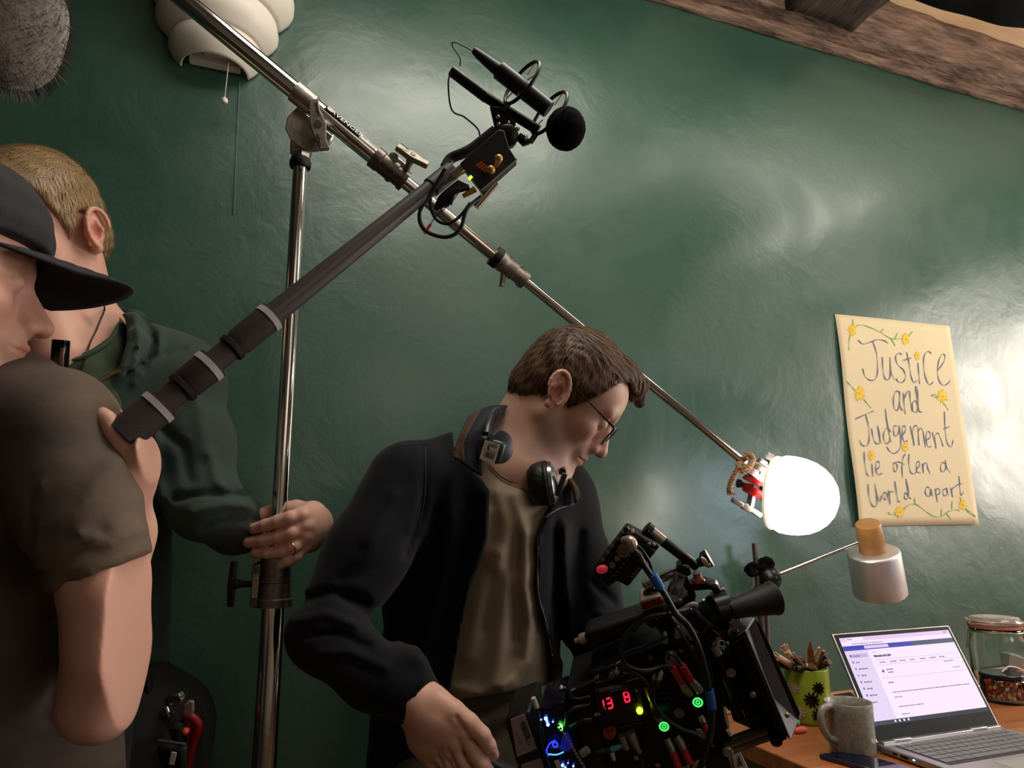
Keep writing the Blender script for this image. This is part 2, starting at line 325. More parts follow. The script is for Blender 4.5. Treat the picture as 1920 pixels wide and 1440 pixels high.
STROKES = {
'lettering': [[(210, 250), (240, 275), (290, 262), (330, 248), (370, 255), (396, 272)], [(300, 262), (322, 330), (330, 430), (320, 480), (290, 492), (255, 470), (238, 422)],
 [(358, 350), (362, 420), (372, 470), (392, 490), (408, 460), (405, 350), (412, 440), (436, 488)], [(478, 338), (460, 328), (440, 350), (452, 395), (490, 430), (503, 470), (488, 500), (460, 500), (446, 480)],
 [(508, 322), (525, 400), (538, 470), (556, 504), (572, 492)], [(486, 372), (538, 356)], [(578, 385), (584, 450), (590, 512)], [(660, 330), (640, 316), (616, 345), (614, 410), (628, 480), (650, 517), (672, 500)],
 [(700, 430), (735, 380), (742, 340), (724, 336), (704, 380), (698, 450), (715, 505), (740, 520), (768, 500), (773, 486)],
 [(468, 560), (445, 556), (432, 600), (440, 660), (462, 665), (470, 600), (468, 558), (474, 640), (490, 672)], [(492, 565), (498, 630), (506, 692)], [(498, 600), (515, 560), (530, 560), (536, 620), (550, 676)],
 [(582, 640), (566, 610), (548, 630), (556, 676), (580, 672), (574, 600), (566, 530), (576, 540), (582, 600), (590, 670), (608, 682)],
 [(198, 724), (250, 700), (312, 674)], [(262, 694), (280, 760), (284, 840), (270, 880), (240, 880), (222, 845)], [(300, 778), (308, 830), (322, 865), (345, 868), (350, 820), (336, 760), (350, 840), (362, 872)],
 [(420, 800), (396, 776), (374, 810), (378, 856), (400, 868), (412, 830), (396, 740), (384, 660), (398, 760), (420, 862)], [(456, 764), (440, 764), (436, 800), (448, 826), (468, 800), (470, 760), (480, 850), (470, 905), (438, 928), (408, 912), (392, 886)],
 [(490, 820), (508, 790), (504, 764), (490, 770), (490, 830), (502, 860), (520, 850)], [(538, 764), (548, 820), (560, 882), (552, 800), (566, 760), (582, 780), (590, 880), (586, 800), (600, 776), (614, 800), (628, 892)],
 [(634, 850), (656, 830), (652, 800), (636, 802), (632, 850), (644, 888), (662, 886)], [(668, 800), (680, 850), (690, 900), (684, 830), (700, 806), (714, 830), (732, 888)], [(740, 676), (744, 780), (754, 860), (776, 890), (788, 860), (786, 846)], [(732, 782), (770, 768)],
 [(250, 920), (252, 990), (262, 1050), (276, 1066)], [(296, 990), (300, 1068)], [(318, 1030), (342, 1010), (340, 978), (324, 984), (320, 1030), (334, 1056), (358, 1048)],
 [(446, 984), (432, 990), (434, 1030), (448, 1036), (456, 1004), (446, 984), (470, 980), (500, 996)], [(506, 930), (490, 960), (484, 1010), (486, 1076)], [(528, 932), (526, 990), (536, 1040), (556, 1052), (570, 1040)], [(568, 1026), (590, 1000), (586, 976), (572, 990), (574, 1036), (600, 1046)], [(606, 990), (614, 1046), (612, 1000), (632, 984), (640, 1020), (654, 1052)],
 [(742, 990), (722, 984), (714, 1020), (726, 1040), (744, 1020), (742, 966), (750, 1010), (772, 1046)],
 [(268, 1112), (272, 1180), (290, 1236), (318, 1246), (324, 1200), (310, 1110), (326, 1190), (344, 1216), (352, 1180)], [(378, 1160), (364, 1170), (370, 1200), (384, 1204), (388, 1176), (378, 1160)], [(396, 1150), (408, 1236), (402, 1170), (416, 1156), (428, 1160)], [(438, 1094), (448, 1170), (458, 1216), (472, 1214)],
 [(520, 1180), (500, 1164), (498, 1196), (514, 1200), (520, 1150), (506, 1078), (518, 1150), (526, 1192), (538, 1198)], [(648, 1136), (630, 1130), (622, 1160), (634, 1186), (650, 1180), (654, 1140), (664, 1184)], [(680, 1140), (694, 1222)], [(682, 1150), (702, 1138), (708, 1166), (688, 1180)],
 [(744, 1140), (726, 1150), (732, 1180), (748, 1176), (748, 1136), (760, 1180)], [(772, 1134), (784, 1192), (778, 1150), (796, 1128), (808, 1126)], [(822, 1064), (826, 1130), (832, 1178), (848, 1160)], [(804, 1120), (840, 1108)]],
'vine_drawing': [[(185, 182), (215, 162), (260, 166), (340, 200), (410, 240), (470, 242), (500, 240)], [(345, 205), (368, 182)], [(410, 240), (438, 286)], [(436, 244), (452, 206)], [(166, 215), (156, 260), (156, 312)], [(520, 226), (546, 196)], [(182, 180), (184, 126)],
 [(142, 497), (165, 520), (190, 548)], [(248, 602), (272, 630), (296, 656)], [(660, 582), (680, 574), (700, 592), (680, 588), (664, 580)], [(736, 625), (748, 645), (762, 668)],
 [(392, 1280), (412, 1294), (450, 1292)], [(486, 1272), (515, 1242), (560, 1232), (600, 1256), (660, 1300), (710, 1308), (760, 1276), (800, 1266), (826, 1272)], [(560, 1234), (558, 1194)], [(716, 1306), (718, 1262)], [(746, 1288), (774, 1326)], [(778, 1262), (780, 1214)], [(858, 1260), (880, 1285), (918, 1308), (895, 1285), (862, 1262)], [(832, 1220), (828, 1190)]]}
for nm, mm, wd in (('lettering', mat('blue_grey_ink', '#4d6180', .7), 3.0), ('vine_drawing', mat('green_paint', '#6fa83c', .7), 2.6)):
    if nm == 'lettering':
        b_ = B()
        for st in STROKES[nm]: ribbon(b_, st, wd)
        mkobj(nm, b_.V, b_.F, mm, poster, smooth=False)
    else:
        for st in STROKES[nm]:
            b_ = B(); ribbon(b_, st, wd); mkobj('painted_stem', b_.V, b_.F, mm, poster, smooth=False)
YEL = mat('yellow_paint', '#efc52c', .7); ORA = mat('orange_paint', '#c07a1c', .7)
for fx, fy, fr in ((178, 190, 42), (502, 244, 38), (574, 342, 30), (222, 570, 48), (728, 588, 46), (506, 890, 32), (296, 942, 34), (468, 1282, 44), (842, 1240, 36)):
    b_ = B(); 
    for k in range(26):
        a = 2*math.pi*k/26+random.uniform(-.12, .12); l = fr*random.uniform(.62, 1.22); dx, dy = math.cos(a)*.8, math.sin(a); nx, ny = -dy, dx; w_ = fr*.085
        b_.add([paper_pt(fx, fy, .0018), paper_pt(fx+dx*l*.55+nx*w_, fy+dy*l*.55+ny*w_, .0019), paper_pt(fx+dx*l, fy+dy*l, .0019), paper_pt(fx+dx*l*.55-nx*w_, fy+dy*l*.55-ny*w_, .0019)], [(0, 1, 2, 3)])
    f = mkobj('painted_flower', b_.V, b_.F, YEL, poster, smooth=False)
    b_ = B(); b_.add([paper_pt(fx+4*math.cos(a*.8), fy+5*math.sin(a*.8), .0022) for a in range(8)], [tuple(range(8))]); mkobj('flower_centre', b_.V, b_.F, ORA, f, smooth=False)
# ------------------------------------------------------------------ steel stand
def vline(px, py, d):
    p = P(px, py, d); return p
SP = P(563, 310, 1.2)                       # top of the stand's upper tube
def on_pole(py):                            # point of the vertical pole at image row py
    a, b_ = w2c(SP), CAMW.T @ np.array((0, 0, 1.)); k = (py-720)/FPX; t = (k*a[2]-a[1])/(b_[1]-k*b_[2]); return SP+np.array((0, 0, t))
stand = thing('lighting_stand', 'chrome column lighting stand held by the man in the green hoodie', 'stand', (SP[0], SP[1], 0))
zc0, zc1 = on_pole(1130)[2], on_pole(1062)[2]; X0, Y0 = SP[0], SP[1]
B().lathe((X0, Y0, .12), (0, 0, 1), [(0, .0175), (zc0-.12, .0175)], 32).make('lower_tube', CHROME, stand)
B().lathe((X0, Y0, zc0), (0, 0, 1), [(0, .012), (SP[2]-zc0, .012)], 32).make('upper_tube', CHROME, stand)
hc = zc1-zc0
col = B().lathe((X0, Y0, zc0), (0, 0, 1), [(-.006, .024), (-.006, .0275), (.005, .0275), (.007, .0245), (hc*.55, .0245), (hc*.57, .026), (hc*.62, .026), (hc*.64, .0235), (hc+.012, .0235), (hc+.012, .014)], 32).make('collar', DCAST, stand)
R_ = CAMW @ np.array((1, 0, 0)); D_ = CAMW @ np.array((0, 1, 0)); F_ = CAMW @ np.array((0, 0, 1))
zm = (zc0+zc1)/2
lb = np.array((X0, Y0, zm+.004))-R_*.023-F_*.012
B().box(lb, (.012, .022, .062), np.column_stack((R_, F_, (0, 0, 1)))).make('clamp_block', DCAST, col, bevel=.0015)
B().box(lb-F_*.0115+R_*.001, (.009, .0012, .034), np.column_stack((R_, F_, (0, 0, 1)))).make('label_plate', mat('worn_label_plate', '#8e857a', .5, .6, var=.4, vscale=300), col, bevel=.0003)
for dz in (.024, -.022): B().box(lb-F_*.0115+R_*.001+np.array((0, 0, dz)), (.008, .0014, .008), np.column_stack((R_, F_, (0, 0, 1)))).make('label_square', mat('label_dark', '#3c372f', .5), col)
def tknob(cen, axis, wing, L, Wd, mt, parent, name='wing_knob', stem=.02, label=None):
    """T-handle: stem along axis, wings along wing"""
    axis = nrm(axis); wing = nrm(np.array(wing)-axis*np.dot(wing, axis)); t = np.cross(axis, wing); b_ = B((np.array(cen), np.column_stack((wing, t, axis))))
    b_.lathe((0, 0, -stem), (0, 0, 1), [(0, Wd*.35), (stem*.6, Wd*.35), (stem, Wd*.55)], 16)
    out = [(-L, -Wd*.30), (-L*.55, -Wd*.42), (-L*.25, -Wd*.55), (0, -Wd*.62), (L*.25, -Wd*.55), (L*.55, -Wd*.42), (L, -Wd*.30), (L, Wd*.45), (L*.55, Wd*.35), (L*.28, Wd*.5), (0, Wd*.62), (-L*.28, Wd*.5), (-L*.55, Wd*.35), (-L, Wd*.45)]
    b_.prism([(x, y, 0) for x, y in out], (0, 0, 1), Wd*.62)
    o = b_.make(name, mt, parent, bevel=.0012, label=label)
    B((np.array(cen), np.column_stack((wing, t, axis)))).lathe((0, 0, Wd*.62), (0, 0, 1), [(0, Wd*.3), (.0012, Wd*.28), (.0013, Wd*.1)], 16).make('screw_head', DCAST, o)
    return o, (np.array(cen)+axis*(Wd*.62+.0004), wing, t)
tknob(lb-R_*.034, -R_, (0, 0, 1), .033, .014, BLKM, col, stem=.03)
for k in range(3):
    a = 2*math.pi*k/3+.9; d_ = np.array((math.cos(a), math.sin(a), 0)); p0 = np.array((X0, Y0, .30))+d_*.03; p1 = np.array((X0, Y0, .03))+d_*(.26 if d_[1] > 0 else .42)
    lg = B().tube([p0, p0+d_*.02-np.array((0, 0, .01)), p1+np.array((0, 0, .0))], .011, 12).make('leg', CHROME, stand); B().sphere(p1-np.array((0, 0, .012)), (.018, .018, .018)).make('rubber_foot', RUB, lg)
B().lathe((X0, Y0, .1), (0, 0, 1), [(0, .022), (.02, .026), (.22, .026), (.24, .018)], 24).make('leg_hub', DCAST, stand)
# grip head on top of the stand
GH = P(584, 243, 1.165)
ax_h = nrm(-F_*1+R_*.25)                    # head axis points to the camera, a little right
AD = nrm(P(1395, 866, 1.42)-P(346, 0, 1.066))   # direction of the boom arm
B().lathe((X0, Y0, SP[2]-.004), (0, 0, 1), [(0, .0175), (.004, .0185), (.010, .0185), (.012, .0165), (.016, .0165)], 24).make('rubber_ring', RUB, stand)
nk = B(); c0 = np.array((X0, Y0, SP[2]+.012))
nk.lathe(c0, (0, 0, 1), [(-.006, .0165), (.008, .0165), (.012, .021), (.03, .022), (.034, .017), (.06, .016)], 6).make('head_neck', CAST, stand, bevel=.0015)
hd = B()
hd.lathe(GH+ax_h*-.004, ax_h, [(0, .034), (.001, .0375), (.008, .0375), (.0095, .036)], 48)
head = hd.make('grip_disc', mat('polished_cast', '#c4beb2', .3, 1., var=.45, vscale=25, bump=.1), stand)
pl = B((GH+ax_h*.010, np.column_stack((AD, np.cross(ax_h, AD), ax_h))))
sg = 1 if np.dot(np.cross(ax_h, AD), D_) > 0 else -1
pl.prism([(-.036, sg*y_, 0) if k_ == 0 else (x_, sg*y_, 0) for k_, (x_, y_) in enumerate(((-.036, -.012), (.036, -.012), (.038, .010), (.030, .028), (.012, .039), (-.012, .040), (-.030, .030), (-.038, .012)))], (0, 0, 1), .004); pl.make('front_plate', mat('polished_cast', '#c4beb2', .3, 1., var=.45, vscale=25, bump=.1), stand, bevel=.0015)
# wing knob with lettering
kn, (kc, kw, kt) = tknob(P(597, 238, 1.11), ax_h, D_*1+R_*.22, .040, .021, mat('worn_cast_handle', '#8f887c', .5, .8, bump=.3, bscale=200, var=.3, vscale=80), stand, stem=.03)
for s_ in (-1, 1): text_obj('embossed_lettering', 'avenger', .0068, TXT, kn, kc+kw*(-.034 if s_ < 0 else .036)+kt*(.002 if s_ < 0 else -.003)*1.0, kw*-s_, kt*-s_, .0003)
# ------------------------------------------------------------------ boom arm
arm = thing('boom_extension', 'long telescopic chrome boom arm running diagonally through the grip head to the lit globe', 'boom arm', P(557, 176, 1.12))
def armpt(px):                              # point on the straight 3D arm at image column px
    t = (px-346)/(1395-346); i0, i1 = 1/1.066, 1/1.42; return P(px, 866*t, 1/(i0+(i1-i0)*t))
A0 = armpt(60)
def atube(name, p, q, r, mt=CHROME, par=arm, **k):
    return B().tube([p, q], r, 32).make(name, mt, par, **k)
atube('outer_tube', A0, armpt(728), .0150); atube('middle_tube', armpt(722), armpt(958), .0118); atube('inner_tube', armpt(955), armpt(1396), .0088)
def acollar(px0, px1, prof, name='arm_collar', mt=CAST):
    a, b_ = armpt(px0), armpt(px1); L = np.linalg.norm(b_-a); return B().lathe(a, b_-a, [(t*L, r) for t, r in prof], 32).make(name, mt, arm)
c1 = acollar(700, 760, [(0, .016), (0, .0195), (.22, .0195), (.24, .018), (.55, .018), (.56, .0195), (.66, .0195), (.68, .0165), (.86, .0165), (.88, .0185), (1, .0185), (1, .012)], mt=DCAST)
c2 = acollar(930, 985, [(0, .0125), (0, .0185), (.14, .0185), (.15, .0175), (.28, .0175), (.3, .0165), (.62, .0165), (.64, .0145), (.82, .0145), (.84, .0165), (1, .0165), (1, .009)], mt=CAST)
acollar(925, 936, [(0, .013), (0, .0195), (1, .0195), (1, .013)], 'rubber_ring', RUB)
up_a = nrm(np.cross(AD, F_)); up_a = up_a if up_a[2] > 0 else -up_a
B().box(armpt(735)+up_a*.018, (.040, .016, .014), np.column_stack((AD, np.cross(up_a, AD), up_a))).make('clamp_lug', CAST, c1, bevel=.003)
B().lathe(armpt(728)+up_a*.018-F_*.006, -F_, [(0, .0075), (.007, .0085), (.0075, .004), (.0072, .0038)], 20).make('bolt', CAST, c1)
k2, _k = tknob(armpt(752)+up_a*.034-F_*.022, up_a*.75-F_*.7, AD, .030, .016, mat('grey_handle', '#8d867b', .5, .8, bump=.3, bscale=200), c1, stem=.026)
text_obj('embossed_lettering', 'avenger  avenger', .0058, TXT, k2, _k[0]-AD*.026, AD, -np.cross(nrm(up_a*.75-F_*.7), AD)*(1 if np.dot(np.cross(nrm(up_a*.75-F_*.7), AD), D_) > 0 else -1), .0003)
B().lathe(armpt(946), D_*1+R_*-.12, [(0, .006), (.022, .005), (.036, .0048), (.040, .0062), (.041, .0055)], 16).make('set_screw', CAST, c2)
for k in range(4): B().box(armpt(948+k*7)+up_a*.0165-F_*.002, (.004, .006, .003), np.column_stack((AD, np.cross(up_a, AD), up_a))).make('cast_rib', CAST, c2)
# label strip on the outer tube
fr_ = nrm(up_a*.8-F_*.62); fr_ = nrm(fr_-AD*fr_.dot(AD)); tg = np.cross(AD, fr_)
def strip(px0, px1, a0, a1, r, name, mt):
    a, b_ = armpt(px0), armpt(px1); V = []; n = 8
    for i in range(n+1):
        an = math.radians(a0+(a1-a0)*i/n); o = (math.cos(an)*fr_+math.sin(an)*tg)*r; V += [a+o, b_+o]
    return mkobj(name, V, [(2*i, 2*i+1, 2*i+3, 2*i+2) for i in range(n)], mt, arm)
strip(604, 668, -30, 32, .01535, 'brand_strip', mat('black_label', '#0c0b0b', .8, spec=.1)); strip(668, 698, -26, 22, .01535, 'paper_sticker', mat('white_sticker', '#d9d2c6', .5))
sd = tg if np.dot(tg, D_) > 0 else -tg
text_obj('brand_lettering', 'AVENGER', .0145, mat('white_print', '#e8e4dc', .5), arm, armpt(613)+fr_*.01585+sd*.0052, AD, -sd, .0002)
B().prism([armpt(606)+fr_*.0158+AD*dx+sd*dy for dx, dy in ((0, -.004), (.006, -.006), (.012, -.003), (.011, .004), (.005, .006), (.0, .003))], fr_, .0003).make('round_emblem', mat('white_print2', '#bdb6ab', .5), arm)
text_obj('sticker_print', 'D600 A4050CS', .0045, TXT, arm, armpt(671)+fr_*.0158+sd*.001, AD, -sd, .0001)
# jaw of the grip head round the arm
jw = B(); ja = armpt(552); jw.lathe(ja-AD*.0, AD, [(0, .0155), (0, .0180), (.036, .0180), (.036, .0155)], 24); jw.make('arm_jaw', CAST, stand)
# ------------------------------------------------------------------ end of the arm: clamp, rope, globe light
E0 = armpt(1396); ex = nrm(R_*.80+D_*.60-F_*0); ey = nrm(D_*.82-R_*.55); 
def img(px, py, d, ux, uy, s): return P(px, py, d)
grip = thing('grip_clamp', 'silver and red swivel clamp holding the glowing globe at the arm tip', 'clamp', P(1418, 892, 1.43))
def ibox(name, px, py, d, wpx, hpx, tpx, ang, mt, par, bevel=.0015, label=None, dz=0):
    """box facing the camera, sizes in px at depth d, rotated ang degrees clockwise in the picture"""
    a = math.radians(ang); x = R_*math.cos(a)+D_*math.sin(a); y = -R_*math.sin(a)+D_*math.cos(a)
    return B().box(P(px, py, d), (S(wpx, d), S(hpx, d), S(tpx, d)), np.column_stack((x, y, F_))).make(name, mt, par, bevel=bevel, label=label)
SILV = mat('silver_alloy', '#cfcbd0', .28, 1., bump=.1, bscale=120, var=.15, vscale=60)
ibox('jaw_block', 1420, 885, 1.43, 44, 26, 28, 33, SILV, grip)
ibox('jaw_plate', 1427, 880, 1.425, 36, 12, 30, 33, SILV, grip); ibox('jaw_cap', 1437, 890, 1.42, 30, 14, 18, 33, mat('plate_white', '#e8e2da', .4, .5), grip)
ibox('top_lug', 1432, 868, 1.43, 22, 10, 14, 33, SILV, grip)
tknob(P(1438, 872, 1.43), nrm(R_*.45-D_*.85), nrm(R_*.5+D_*.3-F_*.6), .017, .014, BLKM, grip, stem=.02)
B().box(P(1443, 856, 1.43), (S(14, 1.43), S(14, 1.43), .01), np.column_stack((nrm(R_*.85+D_*.5), nrm(-R_*.5+D_*.85), F_))).make('clear_tab', mat('clear_plastic', '#c9c4c8', .2, trans=.4), grip, bevel=.002)
ca_, sa_ = math.cos(math.radians(27)), math.sin(math.radians(27))
redax = nrm(-R_*sa_*-1*-1+D_*ca_); redax = nrm(D_*ca_-R_*sa_*1.0)
B().lathe(P(1419, 899, 1.43), redax, [(0, .019), (.001, .0255), (.011, .0275), (.0115, .025)], 32).make('red_disc', RED, grip)
B().lathe(P(1414, 914, 1.43), redax, [(0, .026), (.001, .0285), (.008, .028), (.017, .017), (.0175, .01)], 32).make('red_disc', RED, grip)
B().lathe(P(1412, 912, 1.43), -R_*.95+D_*-.2, [(0, .004), (.026, .004), (.027, .009), (.034, .009), (.035, .004)], 12).make('lock_screw', BLKM, grip)
B().tube(px3([(1425, 914, 1.385), (1446, 921, 1.385)]), [.004, .007], 12).make('black_lever', BLK, grip)
B().tube(px3([(1411, 925, 1.43), (1406, 948, 1.43)]), .0085, 20).make('knob_stem', SILV, grip)
kk = B(); 
for a, b_, w_ in (((1373, 937), (1392, 947), 10), ((1392, 947), (1408, 955), 14), ((1408, 955), (1426, 967), 10)):
    an = math.degrees(math.atan2(b_[1]-a[1], b_[0]-a[0])); x = R_*math.cos(math.radians(an))+D_*math.sin(math.radians(an)); y = -R_*math.sin(math.radians(an))+D_*math.cos(math.radians(an))
    kk.box(P((a[0]+b_[0])/2, (a[1]+b_[1])/2, 1.43), (S(math.hypot(b_[0]-a[0], b_[1]-a[1])+2, 1.43), S(w_, 1.43), .013), np.column_stack((x, y, F_)))
kk.make('t_handle', SILV, grip, bevel=.002)
# rope: three twisted strands
rope = thing('rope_tie', 'short length of tan rope knotted round the end of the boom arm', 'rope', P(1385, 890, 1.40))
HEMP = mat('hemp_rope', '#a98462', .85, bump=.6, bscale=600, var=.35, vscale=200)
def rope_path(path, r, name):
    q = spline(path, 14); 
    for ph in (0, 2.09, 4.19):
        pts = []; a = None
        for i, p in enumerate(q):
            t = nrm(q[min(i+1, len(q)-1)]-q[max(i-1, 0)])
            if a is None: a, _, _ = basis(t)
            a = nrm(a-t*a.dot(t)); b2 = np.cross(t, a); an = ph+i*.42; pts.append(p+r*.55*(math.cos(an)*a+math.sin(an)*b2))
        B().tube(pts, r*.62, 8).make('rope_strand', HEMP, rope)
rope_path(px3([(1407, 853, 1.405), (1412, 863, 1.40), (1405, 877, 1.395), (1393, 884, 1.395), (1384, 872, 1.40), (1388, 866, 1.42), (1402, 852, 1.43), (1410, 857, 1.41), (1408, 872, 1.39), (1394, 878, 1.385), (1384, 880, 1.39), (1376, 893, 1.39), (1370, 907, 1.39), (1367, 921, 1.39)]), .0052, 'rope')
for k in range(14): B().tube([P(1367, 918, 1.39), P(1362+k*1.5, 928+random.uniform(-3, 2), 1.385+random.uniform(0, .01))], .0007, 5).make('frayed_end', HEMP, rope)
# globe light: an egg-shaped opal diffuser with a cream rim
GLOW = mat('glowing_opal', '#fff7ea', .5, emit='#fff4e2', es=9.0)
gd = 1.385; gc = P(1512, 932, gd)
gx = nrm(R_*.72+D_*.05-F_*.62); gyv = nrm(D_-gx*np.dot(D_, gx)); gz = np.cross(gx, gyv)
globe = thing('globe_light', 'bright round white globe lamp at the end of the boom arm', 'lamp', gc)
def gl_out():
    prof = [(-.078, .068), (-.0755, .0765), (-.068, .0850), (-.055, .0900), (-.035, .0905), (-.01, .088), (.015, .0815), (.036, .0710), (.054, .0560), (.067, .0380), (.074, .018), (.0755, .001)]
    V = []; Fc = []; n = 64; 
    for t, r in prof:
        for k in range(n):
            an = 2*math.pi*k/n; rr = r*(1+.035*math.cos(2*an+.5)+.02*math.cos(3*an+1.2)); V.append(gc+gx*t*.80+rr*.80*(1.07*math.cos(an)*gyv+math.sin(an)*gz))
    for i in range(len(prof)-1):
        for k in range(n): k2 = (k+1) % n; Fc.append((i*n+k, i*n+k2, (i+1)*n+k2, (i+1)*n+k))
    Fc.append(tuple(range(n))); return V, Fc
V, Fc = gl_out(); mkobj('diffuser', V, Fc, GLOW, globe, recalc=True)
b_ = B(); b_.tube([gc-gx*.0624+.0655*(1+.035*math.cos(2*a+.5)+.02*math.cos(3*a+1.2))*(1.07*math.cos(a)*gyv+math.sin(a)*gz) for a in np.linspace(0, 2*math.pi, 64, endpoint=False)], .0045, 10, closed=True); b_.make('rim', mat('cream_rim', '#efe0c8', .5, emit='#f5dcbc', es=.5), globe)
B().tube([gc-gx*.07, P(1436, 912, 1.43)], [.03, .014], 24).make('lamp_base', BLKM, globe)
# ------------------------------------------------------------------ wooden and aluminium desk lamp
dla = 1.50
dlamp = thing('desk_lamp', 'desk lamp with a thin steel arm, wooden cap and brushed aluminium shade', 'lamp', on_z(1441, 1338))
base = on_z(1441, 1338); pt = P(1422, 1078, w2c(base)[2]); pt = np.array((base[0], base[1], P(1422, 1078, 1.46)[2]))
B().lathe(base, (0, 0, 1), [(0, .036), (.012, .036), (.014, .034), (.0145, .005)], 40).make('base', BLKM, dlamp)
top_z = P(1416, 1020, w2c(base)[2])[2]
B().tube([base+np.array((0, 0, .012)), np.array((base[0], base[1], top_z))], .0065, 20).make('post', mat('bronze_tube', '#5f5048', .35, .8), dlamp)
pd = w2c(np.array((base[0], base[1], top_z)))[2]
jb = P(1441, 1084, pd-.01)
B().sphere(jb, .030, 28, 18).make('joint_ball', BLKM, dlamp)
ws = P(1618, 1014, 1.60)
B().tube([jb, ws], .0042, 20).make('arm', CHROME, dlamp)
wa, wb = P(1627, 981, 1.585), P(1637, 1034, 1.60); WOODL = woodmat('turned_beech', '#b3834e', '#9f7040', (6, 6, 1), 8, .05, .4)
ax_ = nrm(wb-wa); L = np.linalg.norm(wb-wa)
cap = B().lathe(wa, ax_, [(0, .024), (.001, .0265), (.003, .0275), (L-.002, .0290), (L, .028)], 40).make('wooden_cap', WOODL, dlamp)
B().lathe(ws+(wa-ws)*.0, -(jb-ws)*-1, [(-.006, .0062), (.006, .0062)], 16).make('arm_ferrule', CHROME, dlamp)
sa, sb = wb-ax_*.001, P(1650, 1111, 1.61); ax2 = nrm(sb-sa); L2 = np.linalg.norm(sb-sa)
ALU = mat('brushed_aluminium', '#d6cfcd', .42, .92, bump=.12, bscale=60, stretch=(1, 1, 60), aniso=.5)
sh = B().lathe(sa, ax2, [(0, .010), (0, .052), (.003, .0562), (.006, .057), (L2, .0585), (L2, .0565), (.008, .055), (.006, .01)], 64).make('shade', ALU, dlamp)
B().tube(spline(px3([(1430, 1088, pd-.02), (1420, 1094, pd-.02), (1408, 1112, pd), (1400, 1140, pd+.02), (1403, 1180, pd+.02), (1420, 1230, pd+.02), (1428, 1290, pd+.03)])+[on_z(1431, 1332)+np.array((0, 0, .004))], 8), .0022, 8).make('cable', mat('tan_cable', '#9c8466', .5), dlamp)
# scrunchie on the post
def scrunchie():
    b_ = B(); 
    for k, (cx_, cy_, rr) in enumerate(((1414, 1068, 15), (1436, 1058, 13))):
        c_ = P(cx_, cy_, pd-.012); pts = []; rs = []
        for i in range(60):
            a = 2*math.pi*i/60; r0 = S(rr, pd)*(.72+.1*math.sin(7*a)); pts.append(c_+R_*math.cos(a)*r0+D_*math.sin(a)*r0*.75+F_*.006*math.sin(9*a+k)); rs.append(.0068*(1+.38*math.sin(13*a)+.2*math.sin(5*a+1)))
        b_.tube(pts, rs, 12, closed=True)
    return b_.make('scrunchie', mat('black_velvet', '#060506', .95, bump=.8, bscale=150, spec=.15))
tag(scrunchie(), 'black crumpled scrunchie looped on the desk lamp post', 'scrunchie')
B().tube([np.array((base[0]+.018, base[1]+.01, DESK+.002)), P(1437, 1150, pd+.02), P(1424, 1110, pd+.0)], .005, 10).make('second_post', mat('dull_tube', '#70605a', .4, .7), dlamp)
# ------------------------------------------------------------------ laptop
def solve_up(bl, tl_px, axis, L0=(.15, .30)):
    best = None; ax_ = nrm(axis); up0 = np.array((0, 0, 1.)); bk = nrm(np.cross(up0, ax_))
    if bk[1] < 0: bk = -bk
    for th in np.linspace(-.2, 1.2, 281):
        dd = up0*math.cos(th)+bk*math.sin(th)
        for L in np.linspace(L0[0], L0[1], 151):
            c = w2c(bl+dd*L); e = math.hypot(960+FPX*c[0]/c[2]-tl_px[0], 720+FPX*c[1]/c[2]-tl_px[1])
            if best is None or e < best[0]: best = (e, dd, L, th)
    return best
HZ = DESK+.016
hl, hr = on_z(1646, 1394, HZ), on_z(1874, 1361, HZ); hx = nrm(hr-hl); LW = np.linalg.norm(hr-hl)
e, su, SH, th = solve_up(hl, (1563, 1191), hx)
sn = nrm(np.cross(hx, su)); sn = sn if sn[1] < 0 else -sn      # screen normal, towards the keyboard
hf = nrm(np.cross(np.array((0, 0, 1.)), hx)); hf = hf if hf[1] < 0 else -hf   # towards the user
print('laptop', e, LW, SH, th, hl, hr)
SPACE = mat('laptop_aluminium', '#a9a4a3', .35, .8); SILK = mat('silver_edge', '#c9c3bd', .3, .9)
lap = thing('laptop', 'open silver laptop showing a pale email page, beside the grey mug', 'laptop', (hl+hr)/2-np.array((0, 0, .016)))
LD = .235
bc = (hl+hr)/2+hf*(LD/2-.004); bc[2] = DESK+.0085
RB = np.column_stack((hx, hf, (0, 0, 1)))
basep = B().box(bc, (LW+.004, LD, .013), RB).make('base', SPACE, lap, bevel=.003)
lid = B().box((hl+hr)/2+su*(SH/2+.002)-sn*.004, (LW+.004, .0055, SH+.002), np.column_stack((hx, sn, su))).make('screen_lid', SILK, lap, bevel=.0015)
def sp(u, v, off=.0): return hl+hx*LW*u+su*(SH*v+.002)+sn*(off-.0011)    # u along the hinge, v up
def quad(name, u0, v0, u1, v1, off, mt, par, **k):
    return mkobj(name, [sp(u0, v0, off), sp(u1, v0, off), sp(u1, v1, off), sp(u0, v1, off)], [(0, 1, 2, 3)], mt, par, smooth=False, **k)
def em(name, col, s_=1.0): return mat(name, '#000000', .3, emit=col, es=s_, spec=.2)
bez = B().prism([sp(.006, .004, 0), sp(.994, .004, 0), sp(.994, .992, 0), sp(.006, .992, 0)], sn, .0006).make('bezel', mat('bezel_black', '#060607', .5, spec=.15), lid)
SCR = em('screen_page', '#efdcf6', 1.0)
quad('display', .03, .135, .975, .955, .0009, SCR, lid)
E1 = em('screen_text', '#77708c', .8); E2 = em('screen_blue', '#3a3fae', .9); E2b = em('screen_slate', '#4d5672', .8); E3 = em('screen_side', '#dfcdec', .95); E4 = em('screen_taskbar', '#30333c', .7); E5 = em('screen_line', '#c3b4cf', .9); E6 = em('screen_pill', '#c9b4e2', .9); E7 = em('screen_tabbar', '#e2c4ea', .95)
